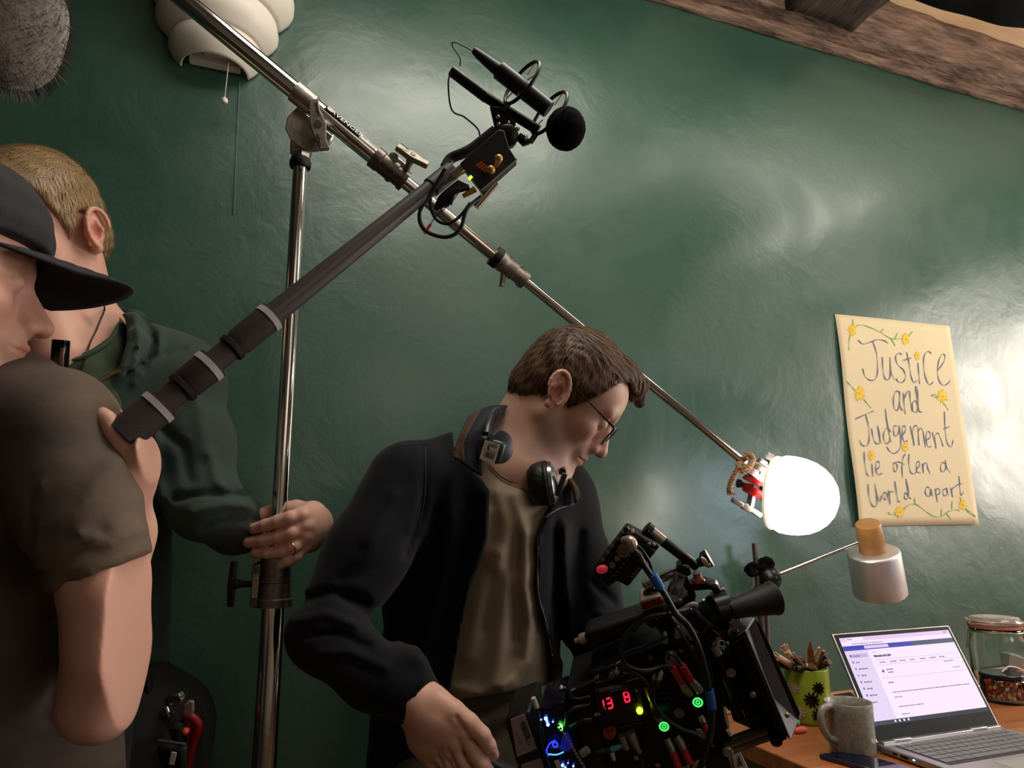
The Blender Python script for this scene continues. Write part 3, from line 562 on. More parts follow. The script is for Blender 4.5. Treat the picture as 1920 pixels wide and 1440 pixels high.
quad('tab_bar', .03, .915, .975, .955, .0011, E7, lid); quad('browser_tab', .08, .918, .22, .95, .0013, SCR, lid)
quad('title_bar', .03, .825, .60, .872, .0011, E2, lid); quad('title_bar', .60, .825, .975, .872, .0011, E2b, lid); quad('search_box', .20, .834, .40, .864, .0013, E7, lid)
quad('side_panel', .03, .175, .215, .825, .0011, E3, lid); quad('task_bar', .03, .135, .975, .172, .0011, E4, lid); quad('selected_item', .05, .755, .20, .790, .0013, E6, lid)
bt = B(); random.seed(3)
def words(u, v, n, h=.012, ww=.018, mt=None):
    for k in range(n):
        w_ = ww*random.uniform(.5, 1.3); bt.add([sp(u, v, .0015), sp(u+w_, v, .0015), sp(u+w_, v+h*random.uniform(.8, 1.1), .0015), sp(u, v+h, .0015)], [(0, 1, 2, 3)]); u += w_+.004
for k in range(8): words(.085, .765-k*.062, 2 if k % 2 else 3)
for k in range(8): words(.058, .765-k*.062, 1, .02, .011)
words(.245, .745, 4, .018, .028); words(.245, .79, 3, .006, .008)
for k in range(7): words(.27+k*.085, .685-.0*k, 3, .011, .014)
words(.30, .612, 3, .012, .02); words(.305, .585, 2); words(.80, .64, 5, .009, .016); words(.86, .575, 4, .008, .014)
words(.27, .49, 2); words(.27, .400, 38, .009, .014); words(.27, .355, 4, .009, .014); words(.27, .268, 13, .009, .014); words(.27, .15+.05, 4, .009, .016)
words(.09, .93, 3, .01, .012); words(.11, .885, 14, .007, .016); words(.92, .93, 3, .01, .008)
bt_o = mkobj('screen_print', bt.V, bt.F, E1, lid, smooth=False); bt_o['kind'] = 'stuff'
for v in (.715, .665, .54): quad('rule_line', .245, v, .965, v+.0035, .0013, E5, lid)
b_ = B(); c_ = (.268, .607)
b_.add([sp(c_[0]+.009*math.cos(a), c_[1]+.015*math.sin(a), .0015) for a in np.linspace(0, 6.28, 14)[:-1]], [tuple(range(13))]); b_.make('avatar_dot', em('screen_red', '#a03a4a', .8), lid, smooth=False)
bt2 = B()
for k in range(4):
    u = .19+k*.035; bt2.add([sp(u, .145, .0015), sp(u+.014, .145, .0015), sp(u+.014, .164, .0015), sp(u, .164, .0015)], [(0, 1, 2, 3)])
mkobj('task_icons', bt2.V, bt2.F, em('screen_white', '#e8e4f4', .9), lid, smooth=False)['kind'] = 'stuff'
text_obj('start_text', 'Photos of Call', .0075, em('screen_heading', '#4d4763', .8), lid, sp(.245, .742, .0016), hx, su, .0)
# hinges, keys, trackpad, led
for u in (.17, .80): B().box(hl+hx*LW*u+hf*.003-np.array((0, 0, .001)), (.042, .010, .012), RB).make('hinge', SILK, lap, bevel=.0015)
B().box((hl+hr)/2+hf*.002-np.array((0, 0, .0005)), (LW*.96, .012, .007), RB).make('hinge_bar', SILK, lap, bevel=.001)
KD = mat('key_grey', '#6d6a6b', .55); KW = mat('keyboard_well', '#2a292b', .6)
kz = DESK+.0152
kw_ = LW*.80; ko = hl+hx*LW*.06+hf*.022; ko[2] = kz
B().box(ko+hx*kw_/2*1.1+hf*.055, (kw_*1.1+.004, .112, .0006), RB).make('key_well', KW, basep)
KME = None
rows = [(15, .0125), (15, .0165), (14, .0165), (13, .0165), (13, .0165), (8, .0165)]; yy = 0
for ri, (nk_, hh) in enumerate(rows):
    tot = kw_*1.1; wds = [1]*nk_
    if nk_ == 14: wds[-1] = 1.6; wds[0] = 1.5
    if nk_ == 13: wds[0] = 1.8; wds[-1] = 2.1
    if nk_ == 8: wds[3] = 5.2; wds[0] = 1.3
    sm = sum(wds); x = 0
    for w_ in wds:
        kwid = tot*w_/sm; B().box(ko+hx*(x+kwid/2)+hf*(yy+hh/2+.001)+np.array((0, 0, .0008)), (kwid-.0022, hh-.0022, .0012), RB).make('key', KD, basep, smooth=False); x += kwid
    yy += hh+.0012
B().box(bc+hf*.07+np.array((0, 0, .0066)), (.12, .072, .0004), RB).make('trackpad', mat('trackpad', '#b5afad', .3, .7), basep)
B().box(bc-hx*(LW/2+.0023)-hf*.035+np.array((0, 0, .001)), (.001, .004, .002), RB).make('status_light', em('blue_led', '#6fa0ff', 6), basep)
B().box(bc-hx*(LW/2+.0021)-hf*.055+np.array((0, 0, .0)), (.0012, .016, .005), RB).make('port', BLK, basep); B().box(bc-hx*(LW/2+.0021)-hf*.075+np.array((0, 0, .0)), (.0012, .009, .004), RB).make('port', BLK, basep)
for sx in (-.42, .42):
    for sy in (-.4, .4): B().box(bc+hx*LW*sx+hf*LD*sy-np.array((0, 0, .0075)), (.02, .012, .003), RB).make('rubber_foot', RUB, basep)
# ------------------------------------------------------------------ mug
mc = on_z(1600, 1412); md = w2c(mc)[2]
SPK = mat('speckled_glaze', '#8e887c', .32, col2='#6f6a60', vscale=160, coat=.3, bump=.05)
mh = .091; mr = .0405
mug = thing('mug', 'speckled grey stoneware mug standing left of the laptop', 'mug', mc)
B().lathe(mc, (0, 0, 1), [(0, mr*.90), (.003, mr*.95), (.012, mr), (mh*.8, mr*1.03), (mh-.001, mr*1.06), (mh, mr*1.045), (mh-.001, mr*1.00), (mh*.8, mr*.95), (.008, mr*.9), (.006, .001)], 64).make('cup', SPK, mug, sharp=0)
hdir = nrm(-R_*.88-F_*.35); hdir[2] = 0; hdir = nrm(hdir); Z = np.array((0, 0, 1.))
hp = spline([mc+hdir*r_*1.0+Z*z_ for r_, z_ in ((.038, .083), (.052, .086), (.066, .079), (.070, .062), (.064, .045), (.053, .031), (.037, .026))], 8)
B().tube(hp, [.0068]*len(hp), 14).make('handle', SPK, mug, sharp=0)
# ------------------------------------------------------------------ green pot with brushes
pc_ = on_z(1520, 1352); pdp = w2c(pc_)[2]; ph = S(92, pdp)/.965; pr = S(39, pdp)
GRN = mat('lime_glaze', '#8ea02c', .3, coat=.4, var=.1, vscale=30)
pot = thing('brush_pot', 'lime green pot with black and pink daisies holding brushes, by the matte box', 'pot', pc_)
B().lathe(pc_, Z, [(0, pr*.94), (.003, pr*.99), (.01, pr), (ph-.002, pr*1.02), (ph, pr*1.0), (ph-.001, pr*.95), (.008, pr*.92), (.006, .001)], 64).make('pot_body', GRN, pot, sharp=0)
def pot_pt(px, py, off=.0005):
    """where the line through that picture point meets the round side of the pot"""
    r = ray(px, py); o = CAM-pc_; R0 = pr*1.012+off; a = r[0]**2+r[1]**2; b2 = 2*(o[0]*r[0]+o[1]*r[1]); c = o[0]**2+o[1]**2-R0**2; dsc = max(b2*b2-4*a*c, 0); t = (-b2-math.sqrt(dsc))/(2*a); return CAM+r*t
for fx, fy, fr, cn in ((1535, 1291, 12, 0), (1522, 1313, 14, 0), (1536, 1342, 13, 0), (1489, 1289, 11, 1), (1497, 1334, 13, 1), (1483, 1312, 9, 1), (1550, 1316, 8, 1)):
    c0_ = pot_pt(fx, fy); an0 = math.atan2(c0_[1]-pc_[1], c0_[0]-pc_[0]); z0_ = c0_[2]; rr = S(fr, pdp); b_ = B()
    def cp(dx, dz): a = an0+dx/pr; return pc_+np.array((math.cos(a)*(pr*1.02+.0006), math.sin(a)*(pr*1.02+.0006), z0_-DESK+dz))
    for k in range(10):
        a = 2*math.pi*k/10; ux, uz = math.cos(a), math.sin(a); nx, nz = -uz, ux; w_ = rr*.17
        b_.add([cp(0, 0), cp(ux*rr*.5+nx*w_, uz*rr*.5+nz*w_), cp(ux*rr*.95+nx*w_*.7, uz*rr*.95+nz*w_*.7), cp(ux*rr, uz*rr), cp(ux*rr*.95-nx*w_*.7, uz*rr*.95-nz*w_*.7), cp(ux*rr*.5-nx*w_, uz*rr*.5-nz*w_)], [(0, 1, 2, 3, 4, 5)])
    b_.add([cp(rr*.38*math.cos(a), rr*.38*math.sin(a)) for a in np.linspace(0, 2*math.pi, 11)[:-1]], [tuple(range(10))])
    mkobj('painted_daisy', b_.V, b_.F, mat('black_glaze', '#0b0b0b', .3) if cn == 0 else mat('dusty_pink_glaze', '#b39c96', .35), pot, smooth=False)
WST = [mat('wood_stick_a', '#a8693a', .5, var=.3, vscale=60), mat('wood_stick_b', '#c9a280', .6, var=.2, vscale=60), mat('wood_stick_c', '#6b4a35', .55, var=.3, vscale=60)]
def stick(name, tip, fr_, r0, r1, mt, label, cat, tipfn=None, flat=False):
    t = P(tip[0], tip[1], pdp+tip[2]); f2 = np.array((fr_[0], fr_[1])); f2 = f2*min(1, .62/max(np.linalg.norm(f2), 1e-3)); rim = pc_+np.array((f2[0]*pr, f2[1]*pr, ph-.004))
    if t[2] < rim[2]+.008: t[2] = rim[2]+.008
    ax0 = nrm(rim-t); L0 = 0.; bpt = rim.copy()
    while bpt[2] > pc_[2]+.012 and np.hypot(*(bpt-pc_)[:2]) < pr*.80-r0: bpt = bpt+ax0*.002
    o = thing(name, label, cat, bpt, 'brushes and sticks in the green pot')
    if flat:
        ax_ = nrm(t-bpt); sdv = nrm(np.cross(ax_, F_)); L = np.linalg.norm(t-bpt)
        B().prism([bpt-sdv*r0*.6, bpt+sdv*r0*.6, bpt+ax_*L*.62+sdv*r0, bpt+ax_*L*.85+sdv*r0*.9, t+sdv*.001, t-sdv*.002, bpt+ax_*L*.6-sdv*r0], F_, .0022).make('stick', mt, o, bevel=.0005)
    else: B().tube([bpt, bpt*.4+t*.6, t], [r0, (r0+r1)/2, r1], 12).make('stick', mt, o)
    if tipfn: tipfn(o, t, bpt)
    return o
def fan(mt, n=7, L=.02, w_=.008):
    def f(o, t, b0):
        ax_ = nrm(t-b0); s_ = nrm(np.cross(ax_, F_)); b_ = B()
        for k in range(n): q = (k/(n-1)-.5); b_.tube([t-ax_*.012, t+ax_*(L*(1-q*q))+s_*q*w_*2.2+F_*.002*math.sin(k*2)], [.0028, .0018], 7)
        b_.make('bristles', mt, o)
    return f
def foil(o, t, b0):
    b_ = B(); 
    for k in range(9): b_.box(t*(1-k*.035)+b0*k*.035+R_*.003*math.sin(k*2.4), (.006, .006, .006), basis((math.sin(k), math.cos(k), .5))[0:3])
    b_.make('foil_wrap', mat('crumpled_foil', '#9a9392', .3, .9), o, smooth=False)
BRI = mat('pale_bristle', '#c8a890', .7, bump=.5, bscale=400)
stick('paint_stick', (1519, 1202, .0), (.15, -.3), .0085, .003, WST[0], 'tallest flat pointed wooden stick in the green pot', 'stick', flat=True)
stick('paint_brush', (1536, 1214, .02), (.35, .2), .004, .003, WST[1], 'pale slim stick just right of the tallest stick in the pot', 'stick')
stick('paint_brush', (1544, 1220, .0), (.5, -.2), .0042, .0035, WST[0], 'round tan brush handle third from the right in the green pot', 'brush')
stick('paint_brush', (1549, 1230, .01), (.6, .1), .0035, .0035, BLK, 'thin black brush handle in the green pot', 'brush')
stick('paint_brush', (1556, 1241, -.005), (.75, -.1), .005, .0065, WST[2], 'thick brown round handle leaning right in the green pot', 'brush')
stick('paint_brush', (1458, 1232, .0), (-.5, -.2), .0065, .0075, BRI, 'leftmost brush with a split pale head leaning out of the pot', 'brush', fan(BRI, 5, .014, .006))
stick('paint_brush', (1474, 1220, .01), (-.4, .1), .0065, .0075, BRI, 'pale fan-headed brush, tallest of the left group in the pot', 'brush', fan(BRI, 6, .016, .008))
stick('paint_brush', (1487, 1230, -.01), (-.3, -.3), .007, .007, WST[2], 'brown brush with pale tip between the fan brush and the foil', 'brush', fan(BRI, 4, .008, .005))
stick('foil_wrapped_brush', (1500, 1234, .0), (-.1, .0), .007, .008, WST[2], 'dark stick wrapped in shiny crumpled foil in the pot', 'brush', foil)
stick('foil_wrapped_brush', (1490, 1252, -.02), (-.2, -.5), .006, .008, mat('dark_sequins', '#2a2422', .3, .5, bump=.8, bscale=200), 'short dark sequinned stick low at the front of the pot', 'brush', foil)
stick('dark_brush', (1466, 1244, .01), (-.5, .1), .006, .009, mat('dark_sequins', '#2a2422', .3, .5), 'short black bristled brush at the left lip of the pot', 'brush', fan(BLK, 9, .012, .010))
stick('paint_brush', (1521, 1248, -.02), (.05, -.6), .006, .007, WST[2], 'short dark brown stick in front of the tallest stick', 'brush')
# small sweets and pegs by the pot
def capsule(name, a, b_, r, mt, label, cat, g=None):
    o = B().tube([a, (a*3+b_)/4, (a+b_)/2, (a+3*b_)/4, b_], [r*.45, r, r*1.05, r, r*.35], 14).make(name, mt, bevel=0); return tag(o, label, cat, g)
pkm = mat('coral_foam', '#e4625c', .6)
a_ = on_z(1491, 1377); b0_ = on_z(1513, 1373); capsule('ear_plug', a_+Z*.0065, b0_+Z*.0065, .0062, pkm, 'coral pink foam ear plug lying in front of the green pot', 'ear plug', 'ear plugs by the pot')
capsule('ear_plug', on_z(1486, 1367)+Z*.0065, on_z(1493, 1376)+Z*.007+F_*.012, .006, pkm, 'smaller coral pink foam plug hidden partly by the black hood', 'ear plug', 'ear plugs by the pot')
tag(B().sphere(on_z(1499, 1368)+Z*.007+F_*.015, .0078, 14, 10).make('green_sweet', mat('mint_green', '#4fb97a', .5)), 'small round mint green foam plug behind the pink one', 'ear plug', 'ear plugs by the pot')
# charger and cable behind the mug
ch = on_z(1588, 1332)
chg = thing('charger', 'glossy black power adapter behind the mug, under the laptop screen', 'charger', ch)
B().box(ch+Z*.016, (.05, .035, .031), np.column_stack((nrm(R_*1+F_*.3), nrm(F_), Z))).make('charger_body', mat('gloss_black', '#101012', .12), chg, bevel=.004)
B().tube(spline([ch+Z*.02-R_*.02, ch+Z*.022-R_*.04-F_*.01, ch+Z*.03-R_*.058, ch+Z*.02-R_*.07+F_*.02], 8), .003, 10).make('charger_cable', mat('white_cable', '#cbc4ba', .4), chg)
# phone lying at the bottom edge
q = [on_z(x, y, DESK+.001) for x, y in ((1536, 1422), (1570, 1418), (1690, 1460), (1640, 1478))]
q = [q[0], q[1], q[1]+(q[1]-q[0])*.0+nrm(on_z(1690, 1452)-q[1])*.13, q[0]+nrm(on_z(1690, 1452)-q[1])*.13]
ph_o = thing('phone', 'dark blue phone lying at the bottom edge in front of the mug', 'phone', q[0])
q[1] = q[0]+nrm(q[1]-q[0])*.066; q[2] = q[3]+(q[1]-q[0])
B().prism(q, Z, .008).make('phone_body', mat('navy_glass', '#141a3a', .15, coat=.6), ph_o, bevel=.002)
B().prism([q[0]*.95+q[2]*.05+Z*.0081, q[1]*.95+q[3]*.05+Z*.0081, q[2]*.95+q[0]*.05+Z*.0081, q[3]*.95+q[1]*.05+Z*.0081], Z, .0003).make('phone_screen', mat('screen_glass', '#0a0d20', .05), ph_o)
# ------------------------------------------------------------------ glass jars
GLS = mat('clear_glass', '#eef4f0', .02, trans=1., ior=1.45)
jd = 1.74; jc = on_z(1884, 1297); jc = np.array((jc[0], min(jc[1], -.075), DESK)); jd = w2c(jc)[2]
jr = S(48, jd); jh = .185
print('jar', jc, jd, jr)
jar = thing('clip_jar', 'tall clip-top glass jar with a copper-coloured seal by the wall, at the right edge', 'jar', jc)
B().lathe(jc, Z, [(0, jr*.86), (.006, jr*.97), (.02, jr), (jh*.62, jr), (jh*.74, jr*.93), (jh*.80, jr*.88), (jh*.84, jr*.90), (jh*.84, jr*.84), (jh*.78, jr*.83), (jh*.62, jr*.93), (.02, jr*.94), (.012, jr*.88), (.010, .001)], 64).make('glass_body', GLS, jar, sharp=0)
COP = mat('copper_seal', '#c07f62', .35, .4)
B().lathe(jc+Z*(jh*.845), Z, [(0, jr*.84), (0, jr*.93), (.007, jr*.93), (.007, jr*.84)], 48).make('rubber_seal', COP, jar)
B().lathe(jc+Z*(jh*.845+.0075), Z, [(0, jr*.9), (.003, jr*.96), (.010, jr*.94), (.014, jr*.86), (.019, jr*.82), (.0195, jr*.6), (.0175, .01)], 48).make('glass_lid', mat('lid_glass', '#dcc8b8', .08, trans=.7, ior=1.45), jar, sharp=0)
for dz, rr in ((jh*.80, .93), (jh*.93, .95)):
    B().tube([jc+Z*dz+jr*rr*np.array((math.cos(a), math.sin(a), 0)) for a in np.linspace(0, 2*math.pi, 48, endpoint=False)], .0016, 8, closed=True).make('wire_band', STEEL, jar)
lv = jc-R_*jr*.98; B().tube(spline([lv+Z*jh*.93, lv+Z*jh*.97-R_*.012, lv+Z*jh*.86-R_*.004, lv+Z*jh*.60-R_*.016, lv+Z*jh*.58-R_*.017], 8), .0018, 8).make('clip_wire', STEEL, jar)
B().lathe(jc+Z*.055+R_*.01-F_*.02, nrm(R_*.3+Z*.95), [(0, .002), (.012, .022), (.04, .030), (.046, .012)], 5).make('white_bag', mat('thin_bag', '#cfc6bd', .5), jar, smooth=False)
sc_ = on_z(1886, 1296); sj = np.array((sc_[0], sc_[1], DESK)); sj = jc+nrm(np.array((CAM[0]-jc[0], CAM[1]-jc[1], 0)))*(jr+S(39, 1.66)+.004); sd_ = w2c(sj)[2]; sr = S(38, sd_); shh = S(46, sd_)
print('sjar', sj, sd_)
sjar = thing('bead_jar', 'small glass jar of multicoloured beads with a black lid, before the clip-top jar', 'jar', sj)
B().lathe(sj, Z, [(0, sr*.8), (.004, sr*.95), (.012, sr), (shh*.85, sr), (shh*.93, sr*.93), (shh*.95, sr*.9), (shh*.9, sr*.88), (.01, sr*.93), (.005, sr*.8), (.005, .001)], 48).make('glass_body', GLS, sjar, sharp=0)
lidm = B().lathe(sj+Z*shh*.95, Z, [(0, sr*.97), (.001, sr*1.0), (.008, sr*1.0), (.0095, sr*.97)], 48).make('lid', mat('black_gloss_lid', '#131213', .2), sjar)
bd = {}
rn = random.Random(5)
for c_ in ('#c8372e', '#e5b62f', '#3f7d4a', '#d97b2b', '#b8433b', '#7b3f8c', '#e0c9c0', '#d9603c'): bd[c_] = B()
for k in range(420):
    a = rn.uniform(0, 6.283); r_ = (sr*.84)*math.sqrt(rn.uniform(.35, 1)); z_ = .012+rn.random()*(shh*.72); list(bd.values())[rn.randrange(8)].sphere(sj+np.array((math.cos(a)*r_, math.sin(a)*r_, z_)), .0042, 6, 4)
for c_, b_ in bd.items():
    o = b_.make('beads', mat('bead_'+c_[1:], c_, .3), sjar); o['kind'] = 'stuff'
B().tube(spline([sj+Z*(shh+.008), sj+Z*(shh+.020)+R_*.02, sj+Z*(shh+.012)+R_*.05, sj+Z*(shh-.01)+R_*.07], 8), .002, 8).make('white_cord', mat('white_cord', '#d8d0cc', .5), sjar)
# ------------------------------------------------------------------ signed-distance sculpting (all in camera axes, metres)
f32 = np.float32
def v3(a): return np.asarray(a, f32)
def smin(a, b, k):
    if k <= 0: return np.minimum(a, b)
    h = np.maximum(k-np.abs(a-b), 0)/k; return np.minimum(a, b)-h*h*k*.25
def smax(a, b, k): return -smin(-a, -b, k)
def ell(p, c, r, R=None):
    q = p-v3(c)
    if R is not None: q = q @ v3(R)
    r = v3(r); k0 = np.sqrt(((q/r)**2).sum(-1)); k1 = np.sqrt(((q/(r*r))**2).sum(-1)); return k0*(k0-1)/np.maximum(k1, 1e-6)
def sph(p, c, r): return np.sqrt(((p-v3(c))**2).sum(-1))-f32(r)
def cap(p, a, b, ra, rb=None, zs=1.):
    rb = ra if rb is None else rb; a = v3(a).copy(); b = v3(b).copy(); q = p
    if zs != 1.: s_ = v3((1, 1, zs)); q = p*s_; a = a*s_; b = b*s_
    ab = b-a; pa = q-a; h = np.clip((pa @ ab)/max(float(ab @ ab), 1e-9), 0, 1); return np.sqrt(((pa-h[..., None]*ab)**2).sum(-1))-(ra+(rb-ra)*h)
def chain(p, pts, rs, k=.01, zs=1.):
    d = None
    for i in range(len(pts)-1):
        e = cap(p, pts[i], pts[i+1], rs[i], rs[i+1], zs); d = e if d is None else smin(d, e, k)
    return d
def seg2(PX, PY, a, b):
    dx, dy = b[0]-a[0], b[1]-a[1]; h = np.clip(((PX-a[0])*dx+(PY-a[1])*dy)/max(dx*dx+dy*dy, 1e-6), 0, 1); return np.hypot(PX-a[0]-h*dx, PY-a[1]-h*dy)
def poly2(PX, PY, poly):
    d = None; ins = np.zeros(PX.shape, bool); n = len(poly)
    for i in range(n):
        a = poly[i]; b = poly[(i+1) % n]; e = seg2(PX, PY, a, b); d = e if d is None else np.minimum(d, e)
        c = (a[1] > PY) != (b[1] > PY); 
        if abs(b[1]-a[1]) > 1e-9: ins ^= c & (PX < (b[0]-a[0])*(PY-a[1])/(b[1]-a[1])+a[0])
    return np.where(ins, -d, d)
def pix(p):
    z = np.maximum(p[..., 2], .1); return 960+FPX*p[..., 0]/z, 720+FPX*p[..., 1]/z
def folds(p, lst):
    """cloth folds: soft ridges (+) and creases (-) along lines; (points, width_px, height_m)"""
    PX, PY = pix(p); d = np.zeros(PX.shape, f32)
    for pts, w_, a in lst:
        e = None
        for i in range(len(pts)-1):
            s_ = seg2(PX, PY, pts[i], pts[i+1]); e = s_ if e is None else np.minimum(e, s_)
        d += a*np.exp(-(e/w_)**2)
    return d
def wav(p, s_, seed=0):
    r = np.random.default_rng(seed); d = 0
    for i in range(4):
        k = r.normal(0, 1, 3); k = k/np.linalg.norm(k)*s_*(.7+.5*i); d = d+np.sin(p @ v3(k)+r.uniform(0, 6))/(1+i*.5)
    return d*.4
def sculpt(fn, lo, hi, h, name, material, parent, to_world=c2w, colfn=None, label=None):
    lo = np.array(lo, float); hi = np.array(hi, float); n = np.ceil((hi-lo)/h).astype(int)+1
    g = np.stack(np.meshgrid(*[lo[i]+h*np.arange(n[i]) for i in range(3)], indexing='ij'), -1).astype(f32)
    d = fn(g).astype(f32)
    d[0] = np.maximum(d[0], h); d[-1] = np.maximum(d[-1], h); d[:, 0] = np.maximum(d[:, 0], h); d[:, -1] = np.maximum(d[:, -1], h); d[:, :, 0] = np.maximum(d[:, :, 0], h); d[:, :, -1] = np.maximum(d[:, :, -1], h)
    G = openvdb.FloatGrid(float(h)*3); G.copyFromArray(np.clip(d, -h*3, h*3)); pts, qd = G.convertToQuads(0.0)
    pts = pts.astype(float)*h+lo; cols = colfn(pts) if colfn else None
    return mkobj(name, to_world(pts), qd, material, parent, cols=cols, label=label), pts
class HF:
    """head frame in camera axes: origin between the ears, x forward, y left, z up"""
    def __init__(s, o, fwd, up):
        s.o = np.array(o, float); s.x = nrm(fwd); u_ = np.array(up, float); s.z = nrm(u_-s.x*u_.dot(s.x)); s.y = np.cross(s.z, s.x); s.R = np.column_stack((s.x, s.y, s.z))
    def loc(s, p): return ((p-v3(s.o)) @ v3(s.R)).astype(f32)
    def c(s, l): return np.asarray(l, float) @ s.R.T+s.o
    def w(s, l): return c2w(s.c(l))
def head_sdf(p, ears=True, tilt=-.25):
    x, y, z = p[..., 0], p[..., 1], p[..., 2]; q = p.copy(); q[..., 1] = np.abs(y)
    d = ell(p, (.003, 0, .040), (.089, .0745, .078)); d = smin(d, ell(p, (.042, 0, .040), (.060, .063, .058)), .02)
    d = smin(d, ell(p, (.042, 0, -.028), (.053, .056, .068)), .02)
    d = smin(d, cap(q, (.004, .050, -.042), (.070, .020, -.086), .018, .016), .022); d = smin(d, sph(p, (.088, 0, -.088), .0175), .018)
    d = smin(d, ell(q, (.062, .043, -.014), (.022, .0165, .016)), .024); d = smin(d, cap(q, (.094, .008, .030), (.082, .044, .031), .0085), .014)
    d = smax(d, -sph(q, (.104, .032, .010), .015), .016); d = smin(d, sph(q, (.0815, .032, .010), .0145), .003)
    d = smin(d, cap(p, (.096, 0, .022), (.121, 0, -.020), .0062, .009), .010); d = smin(d, sph(p, (.1225, 0, -.0255), .0105), .005); d = smin(d, sph(q, (.1090, .0112, -.0295), .0076), .011)
    d = smax(d, -ell(q, (.115, .0065, -.0375), (.005, .0032, .0042)), .003)
    d = smin(d, cap(p, (.088, 0, .016), (.104, 0, -.022), .0095, .0125), .008); d = smin(d, ell(p, (.0915, 0, -.052), (.0185, .026, .024)), .014)
    d = smin(d, cap(q, (.1105, 0, -.0515), (.098, .021, -.0565), .0048, .0028), .004); d = smin(d, cap(q, (.1075, 0, -.0640), (.097, .018, -.0595), .0058, .0030), .004)
    d = smax(d, -cap(q, (.116, 0, -.0575), (.098, .025, -.0585), .0016), .003)
    d = smax(d, -ell(q, (.0955, .0315, .0095-.005), (.004, .012, .0012)), .002)      # lid crease
    if ears:
        a = tilt; R = np.array(((math.cos(a), 0, math.sin(a)), (0, 1, 0), (-math.sin(a), 0, math.cos(a)))); e_ = ell(q, (-.010, .0795, .002), (.0180, .0050, .0290), R)
        pts = []
        for t in np.linspace(-2.5, 1.9, 14):
            l = np.array((.0172*math.cos(t+1.2), .0045, .0285*math.sin(t+1.2))); pts.append(R @ l+np.array((-.010, .0815+.004*max(0, -l[0]/.015), .002)))
        e_ = smin(e_, chain(q, pts, [.0034]*14, .002), .003); e_ = smin(e_, sph(q, (-.004, .078, -.028), .0075), .006)
        e_ = smin(e_, chain(q, [(-.013, .085, .012), (-.0175, .0855, -.002), (-.011, .084, -.015), (-.003, .083, -.018)], [.0022, .003, .003, .002], .002), .004)
        e_ = smax(e_, -ell(q, (-.0055, .0865, -.004), (.0075, .008, .011)), .004); e_ = smin(e_, ell(q, (.004, .078, -.004), (.003, .007, .0065)), .004)
        d = smin(d, e_, .006)
    return d
def skin_cols(l, base=(.62, .33, .22), stub=0., nz=1.):
    """base colour of the skin itself: redder lips, ears, nose and cheeks, beard shadow"""
    n = len(l); c = np.tile(np.array(base), (n, 1)); x, y, z = l[:, 0], np.abs(l[:, 1]), l[:, 2]
    def blob(cx_, cy_, cz_, r): return np.exp(-(((x-cx_)**2+(y-cy_)**2+(z-cz_)**2)/r**2))
    red = .55*blob(.12, 0, -.028, .014)+.30*blob(.07, .045, -.02, .022)+.75*blob(-.01, .084, 0, .024)
    lip = (np.exp(-((z+.0575)/.0075)**4)*np.exp(-(y/.021)**4)*(x > .094))
    c = c*(1-red[:, None]*np.array((0.03, .30, .28))); c = c*(1-lip[:, None]*np.array((.12, .42, .38)))
    ear_in = blob(-.0055, .083, -.004, .009)*.5; c = c*(1-ear_in[:, None]*np.array((.3, .6, .6)))
    if stub:
        s_ = 1/(1+np.exp((z+.034-.10*np.clip(x-.09, -.03, 0)*-1)/.007))*np.clip((x-.004)/.02, 0, 1)*np.clip((z+.125)/.02, 0, 1)*(1-lip)*(1-np.exp(-((x-.075)**2+(y-.036)**2+(z+.032)**2)/.018**2)*.7)
        c = c*(1-stub*s_[:, None]*np.array((.42, .36, .30)))
    eb = np.exp(-((z-.036-.004*np.sin(y*60))/.0045)**2)*(y > .012)*(y < .05)*(x > .06); c = c*(1-.55*eb[:, None])
    return np.clip(c, 0, 1)
SKIN = mat('skin', '#b98068', .48, attr=True, bump=.12, bscale=350, sss=.12, bdist=.0006); SKINP = SKIN
from mathutils.kdtree import KDTree
def hair_strands(name, pts, faces_obj, hf, flow, n, L, wd, material, parent, lift=.0015, seed=1, steps=7, sel=None, curl=.0):
    """thin ribbons combed over the hair mesh; pts: local points of that mesh"""
    r = np.random.default_rng(seed); me = faces_obj.data; no = np.zeros(len(pts)*3, f32); me.vertices.foreach_get('normal', no); no = no.reshape(-1, 3)
    nl = (no @ CAMW) @ hf.R; kd = KDTree(len(pts))
    for i, p in enumerate(pts): kd.insert(p, i)
    kd.balance(); idx = np.arange(len(pts)) if sel is None else np.nonzero(sel(pts))[0]; V = []; Fc = []
    for i in r.choice(idx, n):
        p = pts[i].copy(); ln = L*r.uniform(.5, 1.15); k0 = len(V); jit = r.normal(0, .16, 3)
        for s_ in range(steps):
            _, j, _ = kd.find(p); nn = nl[j]; f = flow(p)+jit; f = f-nn*f.dot(nn); f = f/max(np.linalg.norm(f), 1e-6); t = s_/(steps-1); sd = np.cross(nn, f)*wd*(1-t*.85)*.5
            q = p*(0 if s_ else 0)+(pts[j]+nn*(lift*(.3+1.4*t*r.uniform(.5, 1.2))))*.5+p*.5; V += [q+sd, q-sd]
            p = q+f*ln/(steps-1)+np.array((0, 0, -curl*t))
        Fc += [(k0+2*s_, k0+2*s_+1, k0+2*s_+3, k0+2*s_+2) for s_ in range(steps-1)]
    o = mkobj(name, c2w(np.array(V) @ hf.R.T+hf.o), np.array(Fc), material, parent); o['kind'] = 'stuff'; return o
def finger(p, pts, k=.004):
    q = [PC(*t[:3]) for t in pts]; return chain(p, q, [t[3] for t in pts], k)
